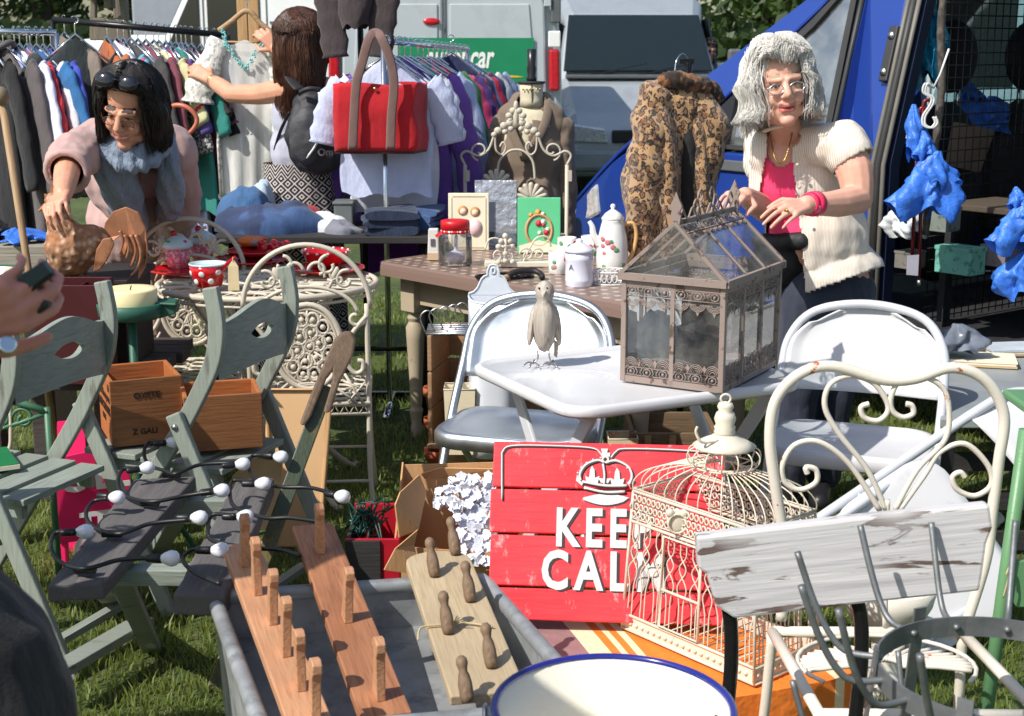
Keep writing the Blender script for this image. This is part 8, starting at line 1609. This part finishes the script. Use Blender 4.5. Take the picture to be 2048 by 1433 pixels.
for i in range(26):p=P(rd.uniform(868,985),rd.uniform(960,1110),Yc+.02);mb.tube([p,p+V((rd.uniform(-.03,.03),-.02,rd.uniform(.0,.06)))],.0013,4)
obj("stems",mb,mat("tan_stem",srgb(170,140,90),.7),bm_)
x0,x1,Yb=P(702,1100,3.98).x,P(806,1100,3.98).x,3.98;zt=P(750,1050,Yb).z;t=thing("tool_box","black and red open wooden box holding dark green wires","box",V(((x0+x1)/2,Yb,0)));RBX=mat("red_box_paint",srgb(176,26,44),.45)
for nm,c_,s,m_ in (("front",((x0+x1)/2,Yb-.12,zt/2),(x1-x0,.012,zt),RBX),("back",((x0+x1)/2,Yb+.12,zt*.55),(x1-x0,.012,zt*1.1),RBX),("end",(x0+.006,Yb,zt/2),(.012,.228,zt),BLKW),("end",(x1-.006,Yb,zt/2),(.012,.228,zt),RBX),("divider",((x0+x1)/2-.02,Yb,zt/2),(.01,.228,zt*.95),RBX),("front_panel",(x0+.05,Yb-.130,zt/2),(.1,.008,zt*.98),BLKW),("base",((x0+x1)/2,Yb,.02),(x1-x0-.03,.22,.01),BLKW)):mb=MB();mb.box(c_,s);obj(nm,mb,m_,t,bevel=.002)
wl=thing("wire_bundle","tangle of dark green fairy light wire in the black and red box","wire",V((x0+.05,Yb,zt)));mb=MB();mb.tube(catmull([V((x0+.055+rd.gauss(0,.028),Yb+rd.gauss(0,.04),zt+.01+rd.uniform(-.05,.06))) for _ in range(90)],3),.0028,5);obj("wire",mb,mat("dark_green_wire",srgb(24,66,58),.4),wl)
# ---- low crate draped with a striped cloth, birdcage on it
zc=.205;c=[PZ(1052,1240,zc),PZ(1490,1212,zc),PZ(1720,1350,zc),PZ(1230,1440,zc)];yv=(PZ(1240,1335,zc)-PZ(1145,1225,zc)).normalized();xv=V((-yv.y,yv.x,0));xv=xv if xv.x>0 else-xv;FR=frame_from(xv,-yv,c[0])
t=tharr("draped_crate","low crate draped in an orange cloth with cream and mauve stripes","crate",FR);g=NT("striped_cloth");sp=g.n("ShaderNodeSeparateXYZ");g.l(g.co(),sp.inputs[0]);mr=g.n("ShaderNodeMapRange");mr.inputs[1].default_value=-.05;mr.inputs[2].default_value=.75;g.l(sp.outputs[0],mr.inputs[0]);rp=g.n("ShaderNodeValToRGB");rp.color_ramp.interpolation='CONSTANT';g.l(mr.outputs[0],rp.inputs[0])
OR,CR,MV=srgb(232,124,40),srgb(236,214,176),srgb(150,112,112);els=[(0,MV),(.17,CR),(.235,OR),(.265,CR),(.285,OR),(.305,CR),(.33,OR),(.80,CR),(.83,OR)]
while len(rp.color_ramp.elements)<len(els):rp.color_ramp.elements.new(.5)
for e,(p,col) in zip(rp.color_ramp.elements,els):e.position=p;e.color=(*col,1)
g.l(rp.outputs[0],g.b.inputs["Base Color"]);g.b.inputs["Roughness"].default_value=.85;g.bump(g.noise(12,3),.02,.6)
n=14;mb=MB()
def dr(a,b):
    p=(c[0].lerp(c[1],a)).lerp(c[3].lerp(c[2],a),b);return p+V((0,0,.004*noise.noise(p*7)))
mb.grid(dr,n,n);per=[dr(i/13,0) for i in range(14)]+[dr(1,i/13) for i in range(1,14)]+[dr(1-i/13,1) for i in range(1,14)]+[dr(0,1-i/13) for i in range(1,13)];m=len(per);cc=sum(c,V((0,0,0)))/4
mb.add(per+[p+(p-cc).normalized()*(.008+.006*sin(i*1.3))-V((0,0,.15)) for i,p in enumerate(per)],[(i,(i+1)%m,m+(i+1)%m,m+i) for i in range(m)],True);obj("cloth",mb,g.m,t,frame=FR)
mb=MB();mb.prism([cc+(p-cc)*.96+V((0,0,-zc+.001)) for p in c],(0,0,zc-.012));obj("crate_body",mb,CRD,t)
CL,CN,CR_=PZ(1244,1256,zc+.006),PZ(1508,1372,zc+.006),PZ(1624,1312,zc+.006);ex=(CN-CL).normalized();ey=V((-ex.y,ex.x,0));W1,D1=(CN-CL).length,(CR_-CN).dot(ey);XC=frame_from(ex,ey,CL);tp=lambda q:V((W1/2+(q.x-W1/2)*(1-.26*min(max(q.z,0),hz)),D1/2+(q.y-D1/2)*(1-.26*min(max(q.z,0),hz)),q.z if q.z<=hz else hz+(q.z-hz)*.76));C=lambda x,y,z:XC@tp(V((x,y,z)));hz=.365
t=tharr("birdcage","large cream wire birdcage with a domed top on the orange cloth","birdcage",XC);fcs=[((0,0),(W1,0)),((W1,0),(W1,D1)),((W1,D1),(0,D1)),((0,D1),(0,0))]
for a,b in fcs:
    A,B2=V((*a,0)),V((*b,0));d=B2-A;L=d.length;d/=L;nn=XC.to_3x3()@V((d.y,-d.x,0));q=lambda s,z,o=0:XC@tp(A+d*s+V((0,0,z)))+nn*o
    mb=MB();mb.prism([q(0,0),q(L,0),q(L,.042),q(0,.042)],nn*-.003);
    for z in (.003,.042):mb.tube([q(0,z,.001),q(L,z,.001)],.004,6)
    for k in range(int(L/.02)):mb.ell(q(.01+.02*k,.022,.001),(.006,.006,.006),nu=6,nv=4)
    obj("base_band",mb,WIREC,t);mb=MB();nb=max(4,int(L/.043))
    for k in range(nb):
        s0=L*(k+.5)/nb
        for e in (-1,1):mb.tube(catmull([q(s0+e*.007,.04),q(s0+e*.007,.12),q(s0+e*.015,.165),q(s0-e*.012,.21),q(s0+e*.010,.245),q(s0+e*.007,.29)],4),.0019,5)
    obj("wire_wall",mb,WIREC,t);mb=MB()
    for z in (.287,hz):mb.tube([q(0,z),q(L,z)],.0042,6);mb.tube([q(0,z+.009),q(L,z+.009)],.0022,5)
    nr=int(L/.017)
    for k in range(nr):
        for r_,z in enumerate((.307,.328,.349)):s0=L*(k+.5+(.5 if r_==1 else 0))/nr;mb.tube([q(s0+.0072*cos(w),z+.0085*sin(w)) for w in [j*pi/3 for j in range(6)]],.0024,4,closed=True)
    obj("lattice_band",mb,WIREC,t)
for x,y in ((0,0),(W1,0),(W1,D1),(0,D1)):mb=MB();mb.tube([C(x,y,0),C(x,y,hz)],.004,6);obj("corner_post",mb,WIREC,t)
mb=MB()
for k in range(14):mb.tube([C(W1*(k+.5)/14,0,.03),C(W1*(k+.5)/14,D1,.03)],.002,5)
obj("floor_grille",mb,WIREC,t);dc=V((W1/2,D1/2));mb=MB();rt=.05
per=[(W1*k/11,0) for k in range(12)]+[(W1,D1*k/7) for k in range(1,8)]+[(W1*k/11,D1) for k in range(12)]+[(0,D1*k/7) for k in range(1,7)]
for x,y in per:
    v=V((x,y))-dc;u_=v.normalized();e=dc+u_*rt;mb.tube(catmull([C(x,y,hz),C(*(dc+v*1.0),hz+.035),C(*(dc+v*.86),hz+.075),C(*(dc+v*.55),hz+.105),C(*e,hz+.115)],4),.0019,5)
mb.tube([C(dc.x+rt*cos(a),dc.y+rt*sin(a),hz+.115) for a in [i*pi/10 for i in range(20)]],.003,5,closed=True);obj("dome",mb,WIREC,t);mb=MB()
for k in range(14):a=2*pi*k/14;R=lambda r,z:C(dc.x+r*cos(a),dc.y+r*sin(a),hz+z);mb.tube(catmull([R(.05,.113),R(.085,.122),R(.098,.15),R(.085,.175),R(.04,.186)],4),.0019,5)
mb.tube([C(dc.x+.085*cos(a),dc.y+.085*sin(a),hz+.122) for a in [i*pi/12 for i in range(24)]],.002,5,closed=True);obj("lantern",mb,WIREC,t);o=C(dc.x,dc.y,hz)
obj("cap",MB().lathe([(r,z*.76) for r,z in ((.072,.180),(.076,.184),(.055,.200),(.035,.212),(.024,.222))],32,o,wob=lambda a,z:1+.05*sin(a*16)*(z<.16)),WIREC,t);obj("finial",MB().lathe([(r*.9,z*.76) for r,z in ((.026,.220),(.029,.230),(.026,.236),(.029,.245),(.024,.252),(.029,.272),(.024,.290),(.017,.297),(.022,.310),(.018,.322),(0,.328))],24,o),WIREC,t)
mb=MB();mb.tube([o+V((.012*cos(a),0,.255+.011*sin(a))) for a in [i*pi/6 for i in range(12)]],.003,6,closed=True);obj("ring",mb,WIREC,t);mb=MB();mb.tube(catmull([o+V((-.02,-.03,.16)),o+V((-.06,-.05,.162)),o+V((-.075,-.05,.185)),o+V((-.072,-.05,.20))],5),.0035,6);obj("latch_hook",mb,WIREC,t)
s0=W1*.30;mb=MB();dq=lambda s,z:C(s,-.006,z);mb.tube([dq(s0,.05),dq(s0,.28),dq(s0+.13,.28),dq(s0+.13,.05)],.005,4,closed=True);mb.tube([dq(s0,.145),dq(s0+.13,.145)],.004,4);obj("door",mb,WIREC,t)
mb=MB();q=C(W1*.40,-.008,.33);mb.ell(q,(.026,.007,.030),nu=12,nv=7);
for e in (-1,1):mb.ell(q+V((e*.018,-.006,.022)),(.011,.008,.011),nu=8,nv=5)
mb.tube([q+V((.022*cos(a),-.009,.024*sin(a)-.004)) for a in [i*pi/7 for i in range(14)]],.003,5,closed=True);obj("rosette",mb,WIREC,t)
# ---- cream iron chair at the near end
CI=paint("chipped_white_iron",srgb(222,214,200),.4,srgb(176,88,34),.655,scale=15);Y=2.95;Q=lambda x,y,d=0:P(x,y,Y+d);zs_=Q(1720,1262).z
t=thing("scroll_chair","chipped white iron garden chair with a heart scroll back","chair",V((Q(1770,1000).x,Y-.1,0)))
top=[(1562,1240),(1572,1120),(1552,980),(1540,880),(1552,800),(1600,748),(1665,733),(1765,760),(1830,758),(1905,736),(1972,762),(2008,830),(1998,920),(1985,1020),(1972,1120),(1930,1255)]
obj("back_frame",MB().tube(catmull([Q(*p) for p in top],6),.0125,10),CI,t);mb=MB()
for L in ([(1772,1020),(1735,940),(1680,870),(1650,815),(1660,770),(1700,752),(1745,765),(1772,800),(1775,825),(1755,842),(1728,835),(1722,815),(1738,808)],[(1790,1020),(1835,940),(1890,880),(1898,820),(1885,775),(1840,752),(1800,762),(1782,795),(1785,822),(1805,835),(1826,828),(1824,812),(1812,808)],[(1760,1022),(1700,930),(1640,885),(1590,890),(1565,930),(1570,965),(1600,980),(1632,965),(1632,940),(1612,935),(1615,948)],[(1800,1020),(1850,950),(1880,905),(1930,888),(1975,930),(1982,970),(1950,992),(1915,980),(1905,955),(1920,945),(1930,955)],[(1775,1000),(1772,1100),(1770,1255)]):s_=MB();s_.tube(catmull([Q(*p) for p in L],6),.0062,8);obj("scroll",s_,CI,t)
B0,B1=Q(1545,1264),Q(1925,1266);fr=.40;f0,f1=B0+V((.02,-fr,0)),B1+V((.03,-fr,0))
for a,b in ((B0,B1),(B0,f0),(B1,f1),(f0,f1)):obj("seat_rail",MB().tube([a,b],.0125,10),CI,t)
mb=MB();m0=(f0+f1)/2+V((0,.02,-.004));k0=(B0+B1)/2+V((0,-.13,-.004))
for k in range(23):a=lerp(-1.9,1.9,k/22);d=V((sin(a)*1.0,cos(a)*.7,0));e=k0+V((d.x*.18,d.y*.14-.03,0));mb.tube(catmull([k0+V((d.x*.03,d.y*.03-.03,0)),k0+V((d.x*.11,d.y*.09-.03,.004)),e],3),.0055,6)
for r in (.06,.185):mb.tube([k0+V((r*sin(a),r*.8*cos(a)-.03,.002)) for a in [lerp(-2.2,2.2,i/20) for i in range(21)]],.005,6)
obj("seat_fan",mb,CI,t)
for a,dx,dy in ((B0,-.015,.05),(B1,.02,.05),(f0,-.01,-.04),(f1,.02,-.04)):mb=MB();mb.tube(catmull([a,V((a.x+dx*.4,a.y+dy*.3,.2)),V((a.x+dx,a.y+dy,.006))],4),.012,8);obj("leg",mb,CI,t)
# ---- weathered board on black iron legs
GB_=NT("grey_flaked_board");f=GB_.noise(26,6,(.16,1,1),.6,.6);w_=GB_.noise(3,2);q=GB_.n("ShaderNodeMath",operation='MULTIPLY');GB_.l(GB_.ramp(f,.56,.59),q.inputs[0]);GB_.l(GB_.ramp(w_,.44,.56),q.inputs[1])
c1=GB_.mix(GB_.ramp(GB_.noise(40,4,(.05,1,1)),.3,.7),srgb(178,176,178),srgb(200,198,198));GB_.l(GB_.mix(q.outputs[0],c1,srgb(96,80,74)),GB_.b.inputs["Base Color"]);GB_.b.inputs["Roughness"].default_value=.7;GB_.bump(GB_.noise(50,3,(.05,1,1)),.003)
Y=2.46;Q=lambda x,y,d=0:P(x,y,Y+d);a,b=Q(1392,1074,.06),Q(1980,1010,-.06);fr=frame_from(b-a,V((0,0,1)),a);t=tharr("iron_bench_end","grey flaking painted board standing on black iron legs before the white chair","bench",fr)
nb=fr.to_3x3()@V((0,0,1));pts=[(1392,1074),(1700,1038),(1980,1010),(1986,1058),(1974,1090),(1966,1150),(1960,1184),(1700,1212),(1470,1239),(1432,1214),(1414,1150),(1396,1138)]
mb=MB();mb.prism([PP(x,y,a,nb) for x,y in pts],V((0,.03,0)));obj("board",mb,GB_.m,t,frame=fr,bevel=.006);IRON=mat("black_cast_iron",(.014,.014,.016),.28,.3,bump=.002,bs=40,coat=.3)
for x in (1465,1730):p=PP(x,1225,a,nb)+V((0,.03,0));mb=MB();q=catmull([p+V((-.02,0,.04)),p+V((0,0,-.02)),p+V((.006,.0,-.12)),p+V((-.0,.0,-.28)),V((p.x+.01,p.y+.02,.0))],6);mb.tube(q,[.02,.018]+[.014]*(len(q)-4)+[.02,.024],10);obj("leg",mb,IRON,t)
mb=MB();p,q=PP(1465,1225,a,nb),PP(1730,1225,a,nb);mb.tube([V((p.x,p.y+.04,.2)),V((q.x,q.y+.04,.2))],.01,8);obj("stretcher",mb,IRON,t)
# ---- galvanised bottle drying rack
ZN=mat("grey_zinc_strap",(.20,.21,.215),.5,.6,.25,10,bump=.001,bs=60);rz=.68;o=V(((1992-1024)/F*2.28,2.08,0));t=thing("bottle_rack","grey galvanised bottle drying rack with bent prongs","bottle rack",o)
def strap(z,r,w,nm):
    mb=MB();vs=[];N=40
    for i in range(N):
        a=2*pi*i/N
        for rr,zz in ((r,z-w),(r+.004,z-w),(r+.004,z+w),(r,z+w)):vs.append(o+V((rr*cos(a),rr*sin(a),zz)))
    mb.add(vs,[(i*4+k,((i+1)%N)*4+k,((i+1)%N)*4+(k+1)%4,i*4+(k+1)%4) for i in range(N) for k in range(4)],False);return obj(nm,mb,ZN,t)
for z,r in ((rz,.195),(.40,.23),(.10,.26)):strap(z,r,.0175,"ring")
for k in range(6):
    a=radians(175-60*k);d=V((cos(a),sin(a),0));mb=MB();mb.bar(o+d*.20+V((0,0,rz+.04)),o+d*.265,.024,.004,d);st=obj("upright",mb,ZN,t)
    for z,r in ((rz,.2),(.40,.232)):mb=MB();mb.lathe([(0,.008),(.007,.006),(.008,0)],10,o+d*r+V((0,0,z)),d);obj("rivet",mb,ZN,st)
for a_,zz,hh in ((184,rz,.14),(158,rz,.14),(205,rz-.0,.15),(120,rz,.13),(95,rz,.12),(70,rz,.13),(30,rz,.13),(230,rz,.13),(180,.40,.14),(140,.40,.14),(100,.40,.14),(60,.40,.14),(215,.40,.14)):
    a=radians(a_);d=V((cos(a),sin(a),0));r=.198 if zz==rz else .235;p=o+d*r+V((0,0,zz));mb=MB();mb.tube(catmull([p-d*.01,p+d*.045,p+d*.075+V((0,0,.025)),p+d*(.105)+V((0,0,.08)),p+d*.135+V((0,0,hh+.02))],5),.0058,8);obj("prong",mb,ZN,t)
# ---- enamel pail on a stool
c=V((.156,2.02,.385));EN=paint("cream_enamel_pail",srgb(232,226,208),.22,srgb(120,76,50),.735,scale=5,coat=.4);NB_=mat("navy_enamel_rim",srgb(36,44,130),.2,coat=.4)
t=thing("enamel_pail","cream enamel pail with a navy rim and chipped edge","pail",c);obj("body",MB().lathe([(.10,.0),(.115,.01),(.15,.14),(.181,.27),(.177,.27),(.146,.14),(.11,.016),(0,.012)],56,c),EN,t)
mb=MB();mb.tube([c+V((.183*cos(a),.183*sin(a),.272)) for a in [i*pi/36 for i in range(72)]],.0065,8,closed=True);obj("rim",mb,NB_,t)
mb=MB();mb.ell(c+V((.160,-.03,.245)),(.008,.022,.028),Matrix.Rotation(-.24,3,'Y'));obj("rust_chip",mb,mat("rust_patch",srgb(120,72,44),.8,var=.4,vs=60),t)
mb=MB();p=c+V((-.186,.02,.245));mb.tube([p+V((-.012,.018*cos(a),.018*sin(a))) for a in [i*pi/7 for i in range(14)]],.004,6,closed=True);mb.box(p+V((.002,0,-.01)),(.02,.03,.04));obj("handle_ear",mb,WIREM,t)
t=thing("stool","small dark wooden stool under the enamel pail","stool",V((c.x,c.y,0)));mb=MB();mb.lathe([(.13,.35),(.135,.36),(.135,.38),(.13,.384),(0,.384)],28,V((c.x,c.y,0)));obj("seat",mb,BRN,t)
for k in range(3):a=k*2.09+.5;obj("leg",MB().tube([V((c.x+.09*cos(a),c.y+.09*sin(a),.35)),V((c.x+.12*cos(a),c.y+.12*sin(a),0))],.016,8),BRN,t)
# ---- green folding chair at the edge, urn and stone
GC=paint("green_garden_paint",srgb(98,142,100),.4,srgb(70,90,66),.66);Y=2.95;Q=lambda x,y,d=0:P(x,y,Y+d);t=thing("garden_table","green metal folding garden table at the picture edge","table",V((Q(2060,1200).x,Y,0)))
for (a,b) in ((Q(2052,860),Q(1986,1330)),(Q(2230,860,.1),Q(2290,1330,.1))):d=(b-a);g0=a+d*(a.z/-d.z);obj("leg",MB().tube([a+(a-b)*.0,g0],.0155,10),GC,t)
zt=Q(2052,860).z;mb=MB();mb.box((Q(2052,860).x+.28,Y+.0,zt+.02),(.5,.5,.02));obj("tabletop",mb,GC,t,bevel=.006);mb=MB();mb.prism([Q(2018,1122),Q(2090,1122),Q(2090,1216),Q(2034,1216),Q(2018,1196)],(0,.012,0));obj("brace_plate",mb,GC,t,bevel=.003);mb=MB();mb.tube(catmull([Q(2006,1196,-.03),Q(2016,1160,-.03),Q(2020,1132,-.02),Q(2012,1150,-.03)],4),.002,5);obj("string",mb,mat("twine",srgb(190,170,130)),t)
c=V((P(1768,1300,3.45).x,3.45,0));t=thing("garden_urn","small white fluted urn on the grass behind the grey board","urn",c);WU=mat("white_stoneware",srgb(222,216,204),.6);obj("bowl",MB().lathe([(.03,.14),(.05,.16),(.09,.20),(.115,.25),(.125,.30),(.115,.30),(.08,.21),(0,.18)],48,c,wob=lambda a,z:1+.03*sin(a*24)*(z<.29)),WU,t);obj("foot",MB().lathe([(.075,0),(.07,.02),(.04,.05),(.03,.10),(.034,.142),(0,.145)],28,c),WU,t)
o=crumple(P(1950,1012,4.7)+V((0,0,.02)),(.10,.07,.045),5,.2);o.v=[V((p.x,p.y,p.z-min(v.z for v in o.v[::9]))) if False else p for p in o.v];mz=min(p.z for p in o.v);o.v=[p-V((0,0,mz)) for p in o.v];obj("white_stone",o,WU,None,label="pale lumpy stone lying on the grass near the green table",cat="stone")
# ---- stock in and by the blue van
def vb(*a,**k):return bag(*a,**k)
vb(1862,95,6.36,54,130,PLT,"teal plastic bag draped over the van headrest",3,.06);vb(1945,235,6.9,130,80,PLB,"dark blue bag behind the wire guard in the van",5,.12);vb(1848,365,5.42,104,120,PLB,"knotted bright blue plastic bag hanging on the walking sticks",7,.07,amp=.4);vb(1830,258,5.46,40,96,PLB,"narrow twist of blue plastic above the knotted blue bag",11,.03,amp=.4,tie=False);vb(2034,450,5.2,100,90,PLB,"shiny blue plastic bag hanging at the van's rear opening",13,.06,amp=.4);vb(2046,545,5.2,80,90,PLB,"lower blue plastic bag under the shiny one",15,.06,amp=.4,tie=False)
vb(1805,442,5.75,62,56,PLW,"crumpled white plastic bag on the van shelf",17,.06);vb(1912,674,4.98,92,56,mat("clear_film",(.16,.18,.22),.2,var=.3,bump=.006,bs=26),"clear plastic bag of small goods on the grey trestle",19,.06,tie=False)
for px,py,w,h,Yq,col,lb in ((1920,522,84,62,5.62,(110,176,160),"pale teal patterned box on the van shelf"),(2000,512,56,48,5.6,(120,110,116),"grey patterned box beside the teal box"),(1820,520,40,40,5.8,(120,116,108),"small beige trinket box under the white bag"),(1890,440,40,56,5.7,(120,128,120),"grey green packet standing on the van shelf")):
    p=P(px,py,Yq);s=Yq/F;t=thing("gift_box",lb,"box",p-V((0,0,h*s/2)));R=Matrix.Rotation(-.9,3,'Z');mb=MB();mb.box(p,(w*s,.1,h*s*.8),R);obj("carton",mb,mat(f"box_{px}",srgb(*col),.6,spot=mul(srgb(*col),.5),sp=(26,.55,.6)),t,bevel=.003);mb=MB();mb.box(p+V((0,0,h*s*.42)),(w*s*1.04,.104,h*s*.12),R);obj("lid",mb,mat(f"box_{px}",srgb(*col)),t)
p=[P(1905,245,6.3),P(1985,262,6.5),P(1955,345,6.5),P(1890,330,6.3)];t=thing("tan_picture","tan picture board leaning behind the wire guard","picture",p[3]);mb=MB();mb.prism(p,(.02,.02,0));obj("board",mb,mat("dusty_tan",srgb(150,128,112),.7),t)
t=thing("blackthorn_stick","dark knobbly walking stick hanging in the van doorway","walking stick",P(1850,480,5.5));q=catmull([P(1888,-20,5.5),P(1882,60,5.5),P(1884,160,5.5),P(1876,250,5.5),P(1866,330,5.5),P(1850,470,5.5)],8);rd=random.Random(6);obj("stick",MB().tube(q,[.013+.004*rd.random() for _ in q],9),mat("blackthorn",(.09,.075,.065),.35,var=.6,vs=40,coat=.3),t);mb=MB();mb.tube(catmull([P(1888,-20,5.5),P(1886,-60,5.5),P(1880,-90,5.6)],3),.004,6);obj("cord",mb,HANG,t)
t=thing("s_hooks","bundle of white coated hooks tied to the walking stick","hooks",P(1852,250,5.45));
for dx in (0,5):mb=MB();mb.tube(catmull([P(1862+dx,175,5.44),P(1850+dx,168,5.43),P(1846+dx,185,5.43),P(1862+dx,196,5.43),P(1860+dx,210,5.43),P(1846+dx,232,5.43),P(1846+dx,250,5.43),P(1860+dx,256,5.43),P(1870+dx,246,5.43),P(1866+dx,234,5.43)],5),.0045,7);obj("hook",mb,HANG,t)
mb=MB();mb.tube([P(1898,98,5.44),P(1880,150,5.44),P(1866,178,5.44)],.004,6);obj("hook",mb,HANG,t);CANE=mat("red_cane_varnish",srgb(110,22,28),.3,coat=.4)
for k,(x0,y0,x1,y1,lb) in enumerate(((1846,215,1838,560,"longer red varnished cane hanging beside the walking stick"),(1838,230,1824,520,"shorter red varnished cane with a card tag"))):
    t=thing("cane",lb,"cane",P(x1,y1,5.47));mb=MB();mb.tube([P(x0,y0,5.47),P((x0+x1)/2,(y0+y1)/2,5.47),P(x1,y1,5.47)],.007,8);obj("shaft",mb,CANE,t);mb=MB();mb.tube([P(x1,y1,5.47),P(x1,y1+12,5.47)],.0085,8);obj("ferrule",mb,WIREM,t);mb=MB();mb.tube(catmull([P(x0,y0,5.47),P(x0+3,y0-12,5.47),P(x0+12,y0-14,5.47),P(x0+18,y0-4,5.48)],4),.007,8);obj("crook",mb,CANE,t)
t=thing("swing_tag","white card tag hanging from the shorter cane","tag",P(1825,555,5.45));mb=MB();mb.prism([P(1815,512,5.45),P(1838,510,5.45),P(1836,552,5.45),P(1813,550,5.45)],(0,.003,0));obj("card",mb,mat("grey_card",srgb(176,174,186),.7),t)
GT=mat("grey_table_laminate",srgb(142,148,150),.4,var=.08);t=thing("display_table","grey topped trestle table at the van's open side","table",PZ(1980,770,.53)-V((0,0,.53)));q=[PZ(1878,716,.53),PZ(2260,716,.53),PZ(2300,842,.53),PZ(1880,838,.53)];mb=MB();mb.prism(q,(0,0,-.03));obj("tabletop",mb,GT,t,bevel=.004)
for p in q:p=p+(sum(q,V((0,0,0)))/4-p)*.08;mb=MB();mb.box((p.x,p.y,.25),(.04,.04,.499));obj("leg",mb,BLKP_ if False else BLACKP,t)
for k in range(3):p=(q[2]+q[3])/2;mb=MB();mb.box((p.x,p.y+.06+.1*k,.12+.1*k),(.8,.02,.06));obj("slat",mb,BLKW,t)
for k,(x,y,w,d,m_,lb) in enumerate(((1955,722,.26,.16,PAPER,"white topped picture book lying flat on the grey table"),(2035,708,.22,.15,mat("pale_blue_paper",srgb(190,200,210),.5),"pale blue magazine at the back of the grey table"))):
    p=PZ(x,y,.54)+V((0,.06*k,.0));t=thing("flat_book",lb,"book",p);X=Matrix.Translation(p+V((0,0,-.008)))@Matrix.Rotation(-.25+.4*k,4,'Z')
    for z,mm,nm in ((.004,mat("tan_cover",srgb(196,168,130),.6),"back_cover"),(.012,PAPER,"pages"),(.020,m_,"front_cover")):mb=MB();mb.xf=X;mb.box((0,0,z+.0015),(w*(1 if nm !="pages" else .97),d*(1 if nm !="pages" else .97),.0075));obj(nm,mb,mm,t)
